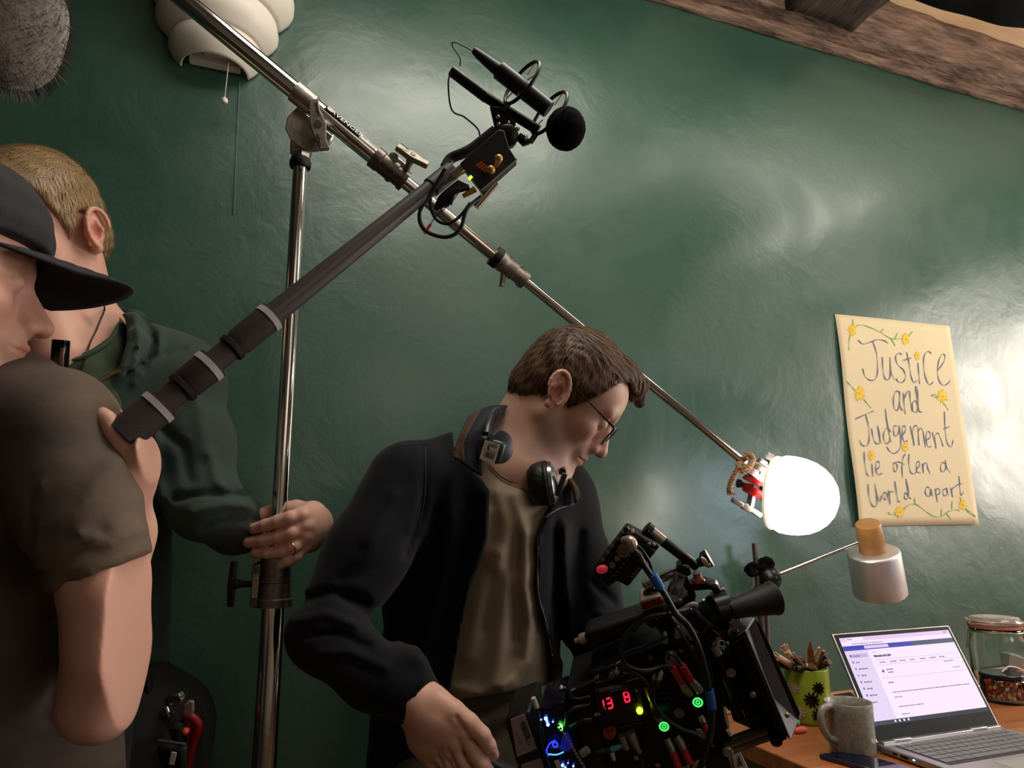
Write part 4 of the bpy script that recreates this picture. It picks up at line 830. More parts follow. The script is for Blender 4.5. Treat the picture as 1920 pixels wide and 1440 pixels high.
def hand_sdf(p, palm, fingers, k=.008):
    """palm: list of chains, fingers: list of chains of (px, py, depth, radius)"""
    d = None
    for c_ in palm:
        e = finger(p, c_, .012); d = e if d is None else smin(d, e, .014)
    df = None
    for c_ in fingers:
        e = finger(p, c_, .003); df = e if df is None else np.minimum(df, e)
    return smin(d, df, k)
from mathutils.bvhtree import BVHTree
def surf_hit(o, px, py, lift=.0):
    """point of the finished surface o that the line through a picture point meets"""
    if o.name not in _BVH:
        n = len(o.data.vertices); co = np.zeros(n*3, f32); o.data.vertices.foreach_get('co', co); co = co.reshape(-1, 3)+ORG[o.name]; _BVH[o.name] = BVHTree.FromPolygons([tuple(map(float, c)) for c in co], [tuple(f.vertices) for f in o.data.polygons])
    r = nrm(ray(px, py)); h = _BVH[o.name].ray_cast(Vector(CAM), Vector(r))
    if h[0] is None: return None
    return np.array(h[0])-r*lift
_BVH = {}
def surf_line(name, o, pts, r, material, parent, lift=.001, n=6, seg=6):
    q = [surf_hit(o, px_, py_, lift) for px_, py_, _ in spline([(a, b, 0) for a, b in pts], n)]; q = [t for t in q if t is not None]
    q2 = [q[0]]
    for t in q[1:]:
        if np.linalg.norm(t-q2[-1]) < .05: q2.append(t)
    return B().tube(q2, r, seg).make(name, material, parent)
def patch(name, rows, material, parent, th=.004, nu=6, nv=6, label=None):
    """smooth cloth patch through rows of (px, py, depth)"""
    R1 = [spline([PC(*t) for t in r_], nu) for r_ in rows]; cols_ = [spline([R1[j][i] for j in range(len(rows))], nv) for i in range(len(R1[0]))]
    nj = len(cols_[0]); V = [c2w(p) for c_ in cols_ for p in c_]; Fc = [(i*nj+j, i*nj+j+1, (i+1)*nj+j+1, (i+1)*nj+j) for i in range(len(cols_)-1) for j in range(nj-1)]
    o = mkobj(name, V, Fc, material, parent, label=label); s_ = o.modifiers.new('s', 'SOLIDIFY'); s_.thickness = th; s_.offset = 0; return o
def nail(px, py, d, ax_px, parent, w_=.0045, l_=.0060, o=None):
    c_ = surf_hit(o, px, py, .0) if o is not None else P(px, py, d)
    if c_ is None: return
    a = nrm(R_*ax_px[0]+D_*ax_px[1]); b2 = nrm(np.cross(F_, a)); M_ = np.column_stack((a, b2, np.cross(a, b2))); B().sphere(c_+F_*.0002, (l_, w_, .0012), 14, 8, M_).make('fingernail', mat('nail', '#c69a88', .25), parent)

def fist(p, w_, f, n, sc_=1.):
    """relaxed, half-closed hand: wrist w_, direction f, palm side n (camera axes)"""
    f = nrm(f); n = nrm(np.array(n)-f*np.dot(n, f)); s_ = np.cross(f, n); w_ = np.array(w_); d = None
    for k, (o, L) in enumerate(((-.030, .068), (-.010, .074), (.010, .074), (.028, .066))):
        b0 = w_+f*.088*sc_+s_*o*sc_; e = cap(p, w_+s_*o*.5, b0, .0185*sc_, .0125*sc_); d = e if d is None else smin(d, e, .015)
    df = None
    for k, (o, L) in enumerate(((-.030, .068), (-.010, .078), (.010, .074), (.029, .058))):
        b0 = w_+f*.088*sc_+s_*o*sc_; q1 = b0+(f*.7+n*.7)*L*.45*sc_; q2 = q1+(n*.95-f*.3)*L*.32*sc_; q3 = q2+(-f*.8+n*.3)*L*.26*sc_; e = chain(p, [b0, q1, q2, q3], [.0110*sc_, .0095*sc_, .0085*sc_, .0072*sc_], .003); df = e if df is None else np.minimum(df, e)
    t0 = w_+f*.025-s_*.022; e = chain(p, [t0, t0+(f*.5-s_*.75+n*.4)*.035, t0+(f*.85-s_*.7+n*.55)*.058, t0+(f*1.0-s_*.35+n*.75)*.075], [.015, .0125, .0105, .008], .004)
    return smin(smin(d, df, .006), e, .012)
# ------------------------------------------------------------------ the man in the navy jacket
man = thing('person', 'person with brown hair and glasses, navy jacket over beige shirt, bending over the cinema camera', 'person', np.array((P(905, 1430, 1.2)[0], P(905, 1430, 1.2)[1], 0)), None)
HM = HF(PC(1050, 738, 1.20), (.725, .688, -.03), (.688, -.725, .0))
def man_skin(p):
    l = HM.loc(p); d = head_sdf(l, tilt=-.50)
    nb = PC(948, 872, 1.20); n0 = HM.c((-.022, 0, -.02)); n1 = HM.c((.022, 0, -.055))
    nk = smin(cap(p, n0, nb, .054, .066), cap(p, n1, PC(985, 880, 1.17), .036, .05), .03); nk = smin(nk, cap(p, HM.c((.03, -.03, -.07)), PC(975, 900, 1.15), .010, .012), .02)
    nk = smin(nk, cap(p, PC(930, 890, 1.19), PC(1010, 905, 1.21), .062), .04)
    return smin(d, nk, .022)
def man_cols(pts): return skin_cols(HM.loc(pts.astype(f32)).astype(float), (.66, .39, .29), .5)
mlo, mhi = np.array(PC(890, 600, 1.05)), np.array(PC(1240, 930, 1.3)); mlo[2] = 1.0; mhi[2] = 1.36
ms, mpts = sculpt(man_skin, mlo-.01, mhi+.02, .0021, 'body', SKIN, man, colfn=man_cols, label='head and neck with faint stubble')
# hair
HAIRB = mat('brown_hair', '#54402f', .6, spec=.3, var=.35, vscale=90, stretch=(1, 1, 1)); HAIRL = mat('brown_hair_strand', '#7d604a', .5, spec=.3, var=.5, vscale=40); HAIRD = mat('dark_hair_strand', '#382419', .42)
def man_hair(p):
    l = HM.loc(p); x, y, z = l[..., 0], l[..., 1], l[..., 2]; ya = np.abs(y)
    top = np.clip((z-.05)/.08, 0, 1); fr = np.clip((x-.02)/.08, 0, 1)
    th = .0065+.003*top+.002*top*fr
    d = ell(l, (.003, 0, .040), (.089, .0745, .078)); d = smin(d, ell(l, (.042, 0, .040), (.060, .063, .058)), .02)-th
    d = smin(d, ell(l, (-.042, 0, -.010), (.046, .058, .058)), .02)
    d = smin(d, cap(l, (.055, -.01, .104), (.092, .010, .108), .020, .014), .02); d = smin(d, cap(l, (.085, .022, .112), (.112, .030, .088), .014, .007), .012)
    flow = np.sin((y*1.0+z*.7)*430+3*np.sin(x*60))*.0008+np.sin(ya*210+z*160+2*np.sin(x*45+z*30))*.0010
    d = d+flow
    # hairline: z above a line that falls behind the temple, round the ear and to the nape
    xs = np.array([-.12, -.060, -.048, -.024, -.019, -.012, .004, .012, .020, .0285, .036, .044, .050, .056, .064, .074, .084, .13]); zs = np.array([-.068, -.069, -.066, -.046, -.012, .022, .030, .012, -.008, .002, .018, .036, .060, .082, .092, .094, .092, .085])
    xx = x+np.clip((.045-ya)/.045, 0, 1)*.0; hl_ = np.interp(xx, xs, zs)
    hl_ = np.where((y > .004) & (x > .06), hl_-.012, hl_)
    cut = (hl_-z)*.75
    d = smax(d, cut, .006)
    return d
hlo, hhi = PC(905, 560, 1.05), PC(1250, 800, 1.25); hlo[2] = 1.03; hhi[2] = 1.30
mh_, hp_ = sculpt(man_hair, hlo-.03, hhi+.03, .0024, 'hair', HAIRB, man)
hpl = (hp_-HM.o) @ HM.R
def flow_m(p):
    if p[2] > .085: return np.array((1.0, 0, -.15))
    if p[0] < -.035: return np.array((.25, 0, -1.))
    if p[0] > .045: return np.array((1., 0, -.35))
    return np.array((.45, 0, -.9))
hair_strands('hair_strands', hpl, mh_, HM, flow_m, 5200, .046, .0011, HAIRL, mh_, seed=3, lift=.0030); hair_strands('hair_strands', hpl, mh_, HM, flow_m, 3600, .040, .0013, HAIRD, mh_, seed=4, lift=.002)
hair_strands('fringe_strands', hpl, mh_, HM, lambda p: np.array((.8, 0, -.75)), 420, .030, .0013, HAIRL, mh_, seed=6, lift=.004, sel=lambda q: (q[:, 0] > .09) & (q[:, 2] > .085))
B().sphere(HM.w((.0835, -.032, .010)), .0128, 20, 14).make('eye', mat('eye_white', '#cfc4bc', .15), ms); B().sphere(HM.w((.0835, .032, .010)), .0128, 20, 14).make('eye', mat('eye_white', '#cfc4bc', .15), ms)
# eyebrow hairs
for sg in (-1, 1):
    b_ = B(); rr = random.Random(4)
    for k in range(70):
        t = rr.random(); a = HM.w((.1015-.016*t**1.6, sg*(.012+.036*t), .034+.006*math.sin(t*2.6)+rr.uniform(-.0025, .0025))); b_.tube([a, a+d2w(HM.R @ np.array((-.001, sg*.003, .0008)))], [.00045, .0002], 4)
    b_.make('eyebrow', HAIRD, ms)
# shirt, jacket
SHIRT = mat('beige_cotton', '#8a7a64', .85, bump=.25, bscale=900, sheen=.05, bdist=.0005); NAVY = mat('navy_knit', '#090b12', .9, spec=.25, bump=.3, bscale=800, sheen=.06, bdist=.0006, var=.15, vscale=8)
TRS = mat('olive_cotton_trousers', '#4a4030', .85, bump=.25, bscale=700)
def m_torso(p, e=0.):
    d = cap(p, PC(925, 985, 1.20), PC(900, 1210, 1.215), .118+e, .125+e, 1.15); d = smin(d, cap(p, PC(900, 1210, 1.215), PC(900, 1450, 1.17), .120+e, .120+e, 1.15), .04)
    d = smin(d, cap(p, PC(800, 915, 1.15), PC(1040, 945, 1.26), .060+e, .056+e), .07); return d
def m_shirt(p):
    d = m_torso(p); d = smin(d, cap(p, PC(945, 880, 1.19), PC(1000, 905, 1.2), .064), .03)
    d -= folds(p, [([(935, 925), (950, 985), (938, 1060)], 16, .010), ([(965, 930), (985, 1000), (985, 1100), (995, 1170), (985, 1240), (940, 1290)], 14, .014), ([(930, 1040), (900, 1130), (880, 1230)], 18, .010),
        ([(955, 1090), (940, 1180), (930, 1270)], 20, .009), ([(915, 960), (905, 1040)], 10, .006), ([(970, 1010), (960, 1120), (965, 1200)], 9, -.006), ([(920, 1080), (905, 1180)], 9, -.005), ([(850, 1290), (900, 1300), (960, 1280)], 12, .008)])
    PX, PY = pix(p); neck = poly2(PX, PY, [(905, 700), (1100, 700), (1045, 880), (1010, 893), (975, 896), (945, 884), (918, 862), (900, 830)])/FPX*1.15
    d = smax(d, -smax(neck, (p[..., 2]-1.21), .002), .004); d = smax(d, (PY-(1315-.35*(PX-850)*(PX > 850)*.5))/FPX*1.1, .006)
    return d
lo, hi = PC(740, 850, 1.05), PC(1130, 1330, 1.4); lo[2] = 1.03; hi[2] = 1.42; lo[0] = PC(740, 0, 1.2)[0]; hi[1] = PC(0, 1340, 1.25)[1]; lo[1] = PC(0, 830, 1.1)[1]
sh_o, _ = sculpt(m_shirt, lo, hi, .0042, 'shirt', SHIRT, man)
neckr = [(905, 838), (912, 858), (925, 876), (945, 893), (975, 906), (1000, 904), (1012, 899)]
for off, r_ in ((0, .0022), (7, .0009)):
    try: surf_line('neck_rib', sh_o, [(x, y+off+2) for x, y in neckr], r_, SHIRT, sh_o, .0005)
    except Exception as ex: print('neck', ex)
def m_arms(p, e=0.):
    r = chain(p, [PC(762, 905, 1.10), PC(690, 1035, 1.04), PC(612, 1185, .97)], [.066+e, .060+e, .053+e], .03); r = smin(r, chain(p, [PC(612, 1185, .97), PC(706, 1262, .92), PC(800, 1324, .875)], [.053+e, .045+e, .0315+e], .02), .02)
    l = chain(p, [PC(1050, 945, 1.26), PC(1090, 1080, 1.22), PC(1138, 1215, 1.18)], [.064+e, .060+e, .052+e], .03); l = smin(l, cap(p, PC(1138, 1215, 1.18), PC(1225, 1300, 1.145), .052+e, .036+e), .02)
    return r, l
OPEN = [(850, 700), (1080, 700), (1064, 890), (1022, 966), (1007, 1010), (1004, 1100), (1018, 1165), (1032, 1206), (1034, 1262), (1000, 1460), (825, 1460), (840, 1308), (880, 1109), (914, 1012), (920, 920), (905, 900), (880, 880), (850, 861)]
def m_jacket(p):
    PX, PY = pix(p); d = m_torso(p, .016); d = smin(d, cap(p, PC(880, 870, 1.17), PC(1030, 905, 1.24), .056), .05); d = smin(d, cap(p, PC(815, 980, 1.18), PC(775, 1460, 1.19), .075, .085), .06)
    d -= folds(p, [([(912, 925), (908, 1010), (880, 1090), (848, 1290)], 9, .010), ([(1006, 985), (1000, 1100), (1030, 1230)], 8, .009)])
    op = poly2(PX, PY, OPEN)/FPX*1.12; d = smax(d, -smax(op, p[..., 2]-1.235, .004), .007)
    nk = ell(p, PC(965, 845, 1.20), (.075, .058, .075)); d = smax(d, -nk, .006)
    hem = (PY-np.where(PX > 960, 1284-.0*(PX), 1470))/FPX*1.15; d = smax(d, hem, .01)
    r, l = m_arms(p); d = smin(d, r, .035); d = smin(d, l, .03)
    d -= folds(p, [([(795, 840), (795, 900), (790, 960), (760, 1040)], 7, -.006), ([(850, 900), (845, 1000), (820, 1120), (780, 1230)], 20, .011), ([(880, 940), (872, 1010), (858, 1060)], 10, -.006), ([(820, 960), (815, 1050), (790, 1130)], 12, -.007),
        ([(760, 1000), (700, 1060), (640, 1090)], 12, -.006), ([(735, 930), (690, 1010)], 16, .006), ([(560, 1130), (620, 1110), (680, 1125)], 11, -.009), ([(555, 1165), (610, 1150), (665, 1172)], 9, .007), ([(575, 1190), (640, 1190), (690, 1215)], 8, -.007), ([(600, 1225), (660, 1225), (720, 1250)], 10, .006),
        ([(640, 1230), (700, 1262)], 7, -.004), ([(650, 1120), (700, 1150), (730, 1200)], 14, -.010), ([(1060, 990), (1062, 1100), (1074, 1200)], 10, .009), ([(1042, 980), (1040, 1120), (1052, 1230)], 8, -.006), ([(1088, 1000), (1086, 1080), (1100, 1150)], 9, -.006), ([(1110, 1090), (1150, 1130)], 9, -.006), ([(1120, 1150), (1165, 1170)], 9, .006), ([(800, 1240), (790, 1330), (800, 1420)], 16, .008)])
    d += .0016*wav(p, 60, 5)
    # sleeve end
    a = PC(797, 1321, .877); t = nrm(PC(800, 1324, .875)-PC(706, 1262, .92)); cut = ((p-v3(a)) @ v3(t)); far = np.sqrt(((p-v3(a))**2).sum(-1)) < .085
    return np.where(far, smax(d, cut, .003), d)
lo = np.array((PC(505, 0, 1.0)[0], PC(0, 770, 1.15)[1], .82)); hi = np.array((PC(1260, 0, 1.08)[0], PC(0, 1475, 1.2)[1], 1.44))
jk, _ = sculpt(m_jacket, lo, hi, .0047, 'jacket', NAVY, man)
ZIP = mat('zip_tape', '#5d5a5c', .6); PIPE = mat('seam_thread', '#24262f', .8); SUEDE = mat('brown_suede', '#4a3426', .85, bump=.3, bscale=500)
for nm, pts in (('zip_edge', [(870, 868), (905, 893), (917, 925), (911, 1010), (895, 1060), (878, 1110), (858, 1200), (840, 1300)]), ('zip_edge', [(1075, 945), (1040, 958), (1012, 985), (1009, 1040), (1009, 1110), (1024, 1170), (1036, 1230)])):
    try: surf_line(nm, jk, pts, .0014, ZIP, jk, .0008)
    except Exception as ex: print('zip', ex)
for pts in ([(740, 838), (790, 833), (798, 860), (796, 930), (785, 985)], [(745, 836), (800, 815), (860, 800)]):
    try: surf_line('seam', jk, pts, .0011, PIPE, jk, .0003)
    except Exception as ex: print('seam', ex)
# collar: brown suede edge and ribbed navy inside, on both sides of the neck
KNR = mat('navy_rib', '#191b22', .85, bump=1., bscale=1.0, bdist=.002)
patch('collar', [[(951, 762, 1.17), (925, 800, 1.11), (906, 845, 1.09), (903, 892, 1.075)], [(922, 763, 1.16), (898, 800, 1.09), (880, 840, 1.07), (880, 878, 1.06)], [(900, 772, 1.15), (878, 810, 1.085), (864, 845, 1.065), (864, 866, 1.055)]], mat('navy_collar', '#1b1d25', .85, bump=.4, bscale=500), jk, .006)
patch('collar_edge', [[(903, 770, 1.149), (881, 806, 1.083), (870, 838, 1.062), (873, 868, 1.052)], [(882, 782, 1.152), (866, 812, 1.09), (856, 840, 1.068), (852, 860, 1.056)]], SUEDE, jk, .007, label='brown suede collar edge')
for k in range(12):
    t = k/11; a = [(951-51*t, 762+10*t, 1.163-.014*t), (925-46*t, 800+10*t, 1.105-.024*t), (905-38*t, 845+0*t, 1.085-.024*t), (901-33*t, 889-23*t, 1.069-.018*t)]
    B().tube([P(*q_)-F_*.003 for q_ in [tuple(c_) for c_ in spline(a, 5)]], .0011, 5).make('collar_rib', KNR, jk)
patch('collar', [[(1030, 905, 1.20), (1050, 925, 1.17), (1040, 957, 1.15)], [(1052, 890, 1.20), (1070, 915, 1.165), (1072, 945, 1.15)]], mat('navy_collar', '#1b1d25', .85), jk, .006)
patch('collar_edge', [[(1055, 888, 1.19), (1072, 912, 1.158), (1080, 942, 1.145)], [(1064, 888, 1.195), (1083, 920, 1.16), (1085, 936, 1.15)]], SUEDE, jk, .007, label='brown suede collar edge')
# trousers, legs, shoes
hipc = w2c(np.array((P(900, 1430, 1.16)[0], P(900, 1430, 1.16)[1], .74)))
def leg_pts(dx, dy):
    h = P(900, 1430, 1.16); return [np.array((h[0]+dx*.8, h[1]+dy, .74)), np.array((h[0]+dx, h[1]-.07+dy, .42)), np.array((h[0]+dx, h[1]+.02+dy, .07))]
def m_trs(p):
    d = cap(p, PC(902, 1285, 1.205), w2c(np.array((P(900, 1430, 1.16)[0], P(900, 1430, 1.16)[1], .76))), .106, .118, 1.1)
    for dx in (-.09, .10): q = [w2c(t) for t in leg_pts(dx, 0)]; d = smin(d, chain(p, q, [.085, .062, .048], .03), .04)
    d -= folds(p, [([(880, 1330), (930, 1315), (990, 1290)], 8, -.009), ([(880, 1370), (940, 1345), (1000, 1325)], 10, .010), ([(900, 1400), (950, 1370)], 8, -.007)]); return d
cs = [w2c(t) for dx in (-.09, .10) for t in leg_pts(dx, 0)]+[PC(902, 1285, 1.225)]; cs = np.array(cs); sculpt(m_trs, cs.min(0)-.16, cs.max(0)+.16, .008, 'trousers', TRS, man)
for dx in (-.09, .10):
    q = leg_pts(dx, 0)[-1]; B().tube([q+np.array((0, .07, -.03)), q+np.array((0, .0, -.025)), q+np.array((0, -.08, -.035)), q+np.array((0, -.16, -.045))], [.035, .045, .042, .022], 16).make('shoe', RUB, man)
# right hand
def m_hand(p):
    palm = [[(783, 1312, .875, .022), (815, 1350, .865, .024), (842, 1383, .86, .018)], [(806, 1322, .87, .022), (838, 1350, .86, .022), (864, 1378, .858, .0155)], [(786, 1340, .88, .022), (806, 1378, .872, .020), (826, 1402, .868, .016)], [(785, 1345, .885, .018), (793, 1385, .88, .017), (805, 1412, .878, .0145)]]
    fing = [[(866, 1376, .857, .0125), (886, 1408, .850, .0100), (904, 1432, .845, .0095), (925, 1462, .85, .0082), (940, 1490, .86, .0072)], [(846, 1392, .858, .0128), (866, 1428, .85, .0105), (884, 1465, .85, .0095), (900, 1500, .86, .008)],
        [(826, 1402, .866, .0122), (842, 1440, .86, .0102), (858, 1475, .865, .009)], [(806, 1410, .876, .0115), (818, 1445, .872, .009), (832, 1475, .876, .008)],
        [(822, 1318, .86, .016), (850, 1335, .852, .0145), (880, 1355, .848, .0115), (905, 1378, .848, .0098), (917, 1398, .85, .0088), (927, 1415, .852, .0062)]]
    d = hand_sdf(p, palm, fing, .005); d = smin(d, cap(p, PC(740, 1280, .90), PC(800, 1328, .872), .024, .024, 1.), .02)
    d += folds(p, [([(858, 1385), (878, 1430)], 4, .0035), ([(838, 1398), (858, 1440)], 4, .0035), ([(818, 1408), (832, 1440)], 4, .003), ([(856, 1345), (880, 1385)], 4, .003)])
    for x, y, z_, r in ((866, 1374, .842, .006), (845, 1390, .842, .006), (824, 1400, .852, .006)): d = smin(d, sph(p, PC(x, y, z_+.005), r*1.45), .007)
    return d
lo = np.array((PC(735, 0, .85)[0], PC(0, 1270, .85)[1], .80)); hi = np.array((PC(960, 0, .88)[0], PC(0, 1520, .9)[1], .93))
def hand_cols(pts): 
    n = len(pts); c = np.tile(np.array((.70, .40, .30)), (n, 1)); return c
hm, _ = sculpt(m_hand, lo, hi, .0020, 'hand', SKIN, man, colfn=hand_cols)
nail(924, 1411, .85, (.5, .8), hm, .0035, .005, hm)
def m_cuff(p):
    a, b_ = PC(760, 1298, .893), PC(800, 1325, .874); return smax(cap(p, a, b_, .036, .0325)+.0008*np.sin(p @ v3((0, 0, 1))*900), -(cap(p, a, PC(815, 1335, .87), .0265, .0255)), .002)
lw = PC(1232, 1306, 1.142); lf = nrm(PC(1225, 1300, 1.145)-PC(1138, 1215, 1.18))
sculpt(lambda p: smin(fist(p, lw+lf*.02, lf+np.array((.2, .0, -.5)), (.2, .3, -.9)), cap(p, lw-lf*.03, lw+lf*.02, .024), .02), lw-.13, lw+.16, .0032, 'hand', SKIN, man, colfn=hand_cols)
# the device held in his hand
dev = thing('handheld_device', 'dark grey handset held in his right hand at the bottom edge', 'handset', P(925, 1440, .86))
ibox('device_body', 936, 1443, .868, 88, 30, 26, 28, mat('dark_grey_plastic', '#23242a', .5), dev, .004); ibox('side_strip', 948, 1452, .857, 40, 5, 6, 28, BLK, dev, .001)
# ------------------------------------------------------------------ glasses
TORT = mat('tortoiseshell', '#2a1811', .2, coat=.5, var=.6, vscale=120)
gls = thing('glasses', 'thin tortoiseshell glasses on the man leaning over the camera', 'glasses', HM.w((.105, 0, .01)))
for sg in (-1, 1):
    fr = B().tube([HM.w((.1095-.0045*(math.cos(t) > 2)-.0065*abs((sg*.033+.0265*sq(t)[0]))/.06, sg*.033+.0265*sq(t)[0], .004+.0205*sq(t)[1])) for t in np.linspace(0, 2*math.pi, 40, endpoint=False)] if False else
        [HM.w((.1165-.012*abs(sg*.0335+.027*np.sign(math.cos(t))*abs(math.cos(t))**.75)/.06, sg*.0335+.027*np.sign(math.cos(t))*abs(math.cos(t))**.75, .004+.0205*np.sign(math.sin(t))*abs(math.sin(t))**.75)) for t in np.linspace(0, 2*math.pi, 40, endpoint=False)], .0014, 8, closed=True).make('lens_rim', TORT, gls)
    b_ = B(); b_.add([HM.w((.1165-.012*abs(sg*.0335+.0265*np.sign(math.cos(t))*abs(math.cos(t))**.75)/.06, sg*.0335+.0265*np.sign(math.cos(t))*abs(math.cos(t))**.75, .004+.020*np.sign(math.sin(t))*abs(math.sin(t))**.75)) for t in np.linspace(0, 2*math.pi, 40, endpoint=False)], [tuple(range(40))])
    b_.make('lens', mat('lens_glass', '#e8eeee', .03, alpha=.22, trans=.0), fr, smooth=False)
    B().tube([HM.w(t) for t in ((.1045, sg*.0605, .016), (.100, sg*.068, .018), (.06, sg*.0775, .019), (.014, sg*.0805, .021), (-.002, sg*.0745, .025), (-.022, sg*.0740, .020), (-.034, sg*.0770, .010))], [.0022, .0020, .0016, .0014, .0014, .0014, .0015], 8).make('temple', TORT, gls)
B().tube([HM.w((.116, t, .010+.004*math.cos(t*150))) for t in (-.0085, -.004, 0, .004, .0085)], .0014, 8).make('bridge', TORT, gls)
# ------------------------------------------------------------------ headphones round his neck
hph = thing('headphones', 'black headphones with a silver cup rim hanging round the neck of the man in glasses', 'headphones', P(950, 870, 1.1))
DG = mat('charcoal_plastic', '#26282c', .35); LTH = mat('black_leatherette', '#0a0a0b', .45, bump=.5, bscale=250)
nax = nrm(R_*-.78+D_*.05-F_*.62)
B().tube(spline(px3([(940, 765, 1.19), (926, 775, 1.13), (916, 795, 1.095), (912, 815, 1.075)]), 8), [.0065]*25, 12).make('headband', DG, hph); 
B().tube(spline(px3([(940, 765, 1.19), (985, 775, 1.285), (1030, 825, 1.29), (1052, 865, 1.20), (1055, 885, 1.15)]), 8), .006, 12).make('headband', DG, hph)
cupM = np.column_stack((nrm(R_*.90+D_*.28-F_*.2), nrm(D_*.93-R_*.28), nrm(np.cross(nrm(R_*.90+D_*.28-F_*.2), nrm(D_*.93-R_*.28)))))
B().box(P(921, 843, 1.062), (.042, .036, .026), cupM).make('cup_housing', DG, hph, bevel=.006)
B().lathe(P(934, 838, 1.066), nrm(R_*.55-D_*.1-F_*.83), [(-.012, .021), (-.003, .026), (.004, .0265), (.009, .023), (.011, .012), (.0112, .001)], 40).make('ear_cup', mat('slate_plastic', '#1e2126', .3), hph)
lbl = B().box(P(918, 847, 1.046), (.0245, .030, .0008), cupM).make('asset_label', WHT, hph)
lx, ly = nrm(R_*.90-D_*.22), nrm(-D_*.93-R_*.22)
text_obj('label_print', '059', .0085, TXT, lbl, P(916, 837, 1.0448), cupM[:, 0], -cupM[:, 1], .0001); text_obj('label_print', 'Camera', .0062, TXT, lbl, P(907, 845, 1.0448), cupM[:, 0], -cupM[:, 1], .0001)
b_ = B(); rr = random.Random(2); u = -.009
while u < .008: w_ = rr.choice((.0004, .0008, .0012)); b_.box(P(918.5, 855, 1.0449)+cupM[:, 0]*u, (w_, .008, .0001), cupM); u += w_+rr.choice((.0005, .0009))
o = b_.make('bar_code', TXT, lbl, smooth=False); o['kind'] = 'stuff'
fa = nrm(R_*.90-D_*.12-F_*.10)
FC = P(1022, 906, 1.125)
B().lathe(FC, fa, [(-.028, .006), (-.026, .027), (-.018, .0345), (-.006, .0365), (.004, .035), (.006, .03)], 48).make('ear_pad', LTH, hph)
B().tube([FC+fa*.003+.0335*(math.cos(a)*basis(fa)[0]+math.sin(a)*basis(fa)[1]) for a in np.linspace(0, 2*math.pi, 60, endpoint=False)], .0042, 10, closed=True).make('pad_seam', LTH, hph)
B().lathe(FC, fa, [(.006, .033), (.008, .0355), (.014, .0345), (.019, .026), (.021, .012), (.0212, .001)], 48).make('ear_cup', mat('satin_silver', '#8d8f93', .25, .9), hph)
ibox('yoke', 1052, 908, 1.105, 10, 44, 16, 20, DG, hph, .002)
# ------------------------------------------------------------------ fair-haired man in the green hoodie
hoo = thing('person', 'person with short fair hair in dark green hoodie, gripping the lighting stand with ringed hand', 'person', np.array((P(170, 1440, 1.0)[0], P(170, 1440, 1.0)[1], 0)))
HH = HF(PC(94, 448, 1.05), (-.26, .34, -.90), (-.10, -.97, .0))
GHOOD = mat('green_hoodie_fleece', '#2e3d37', .9, bump=.35, bscale=600, sheen=.08, var=.12, vscale=10, bdist=.0008); GTEE = mat('dark_green_camouflage', '#2c3a2a', .85, col2='#4c5a40', vscale=35)
def h_skin(p):
    l = HH.loc(p); d = head_sdf(l); nb = PC(150, 655, 1.04)
    nk = smin(cap(p, HH.c((-.015, 0, -.02)), nb, .052, .060), cap(p, PC(85, 590, .98), PC(110, 670, .98), .036, .045), .03); nk = smin(nk, cap(p, PC(110, 665, 1.02), PC(205, 640, 1.08), .050, .045), .03)
    return smin(d, nk, .025)
lo = np.array((PC(-60, 0, 1.1)[0], PC(0, 250, 1.1)[1], .86)); hi = np.array((PC(250, 0, 1.05)[0], PC(0, 740, 1.05)[1], 1.17))
hs, hp = sculpt(h_skin, lo, hi, .0026, 'body', SKIN, hoo, colfn=lambda q: skin_cols(HH.loc(q.astype(f32)).astype(float), (.70, .38, .28), .15), label='head and neck')
def h_hair(p):
    l = HH.loc(p); x, y, z = l[..., 0], l[..., 1], l[..., 2]; ya = np.abs(y); top = np.clip((z-.05)/.08, 0, 1)
    d = ell(l, (.003, 0, .040), (.089, .0745, .078)); d = smin(d, ell(l, (.042, 0, .040), (.060, .063, .058)), .02)-(.006+.014*top); d = smin(d, ell(l, (-.044, 0, -.004), (.044, .060, .052)), .02)
    d = d+np.sin(y*260+z*240+2*np.sin(x*50))*.0008
    xs = np.array([-.12, -.06, -.045, -.024, -.016, -.008, .006, .014, .022, .030, .040, .050, .06, .08, .12]); zs = np.array([-.055, -.055, -.045, -.02, .012, .026, .030, .008, -.006, .012, .030, .055, .072, .085, .085])
    return smax(d, (np.interp(x, xs, zs)-z)*.75, .006)
BLO = mat('fair_hair', '#8f7350', .5, var=.3, vscale=60); BLOS = mat('fair_hair_strand', '#b59468', .5, var=.4, vscale=50)
lo2 = lo.copy(); lo2[1] = PC(0, 225, 1.1)[1]; hi2 = hi.copy(); hi2[1] = PC(0, 580, 1.05)[1]
hh_, hq = sculpt(h_hair, lo2, hi2, .003, 'hair', BLO, hoo)
hair_strands('hair_strands', (hq-HH.o) @ HH.R, hh_, HH, lambda p: np.array((.5, 0, -.2)) if p[2] > .08 else np.array((.15, 0, -1.)), 6000, .024, .0009, BLOS, hh_, seed=8, lift=.0025, steps=5)
def h_body(p, e=0.):
    d = cap(p, PC(170, 800, 1.06), PC(165, 1240, 1.03), .105+e, .098+e, 1.05); d = smin(d, cap(p, PC(80, 715, 1.0), PC(318, 722, 1.09), .052+e, .060+e), .07); return d
def h_tee(p):
    d = h_body(p); d = smin(d, cap(p, PC(150, 650, 1.03), PC(160, 760, 1.02), .070, .085), .03); PX, PY = pix(p)
    nk = poly2(PX, PY, [(30, 500), (240, 500), (224, 600), (205, 632), (172, 655), (135, 668), (100, 666), (66, 648), (30, 600)])/FPX; return smax(d, -smax(nk, p[..., 2]-1.05, .002), .004)
lo = np.array((PC(10, 0, 1.1)[0], PC(0, 560, 1.1)[1], .86)); hi = np.array((PC(300, 0, 1.05)[0], PC(0, 860, 1.05)[1], 1.15))
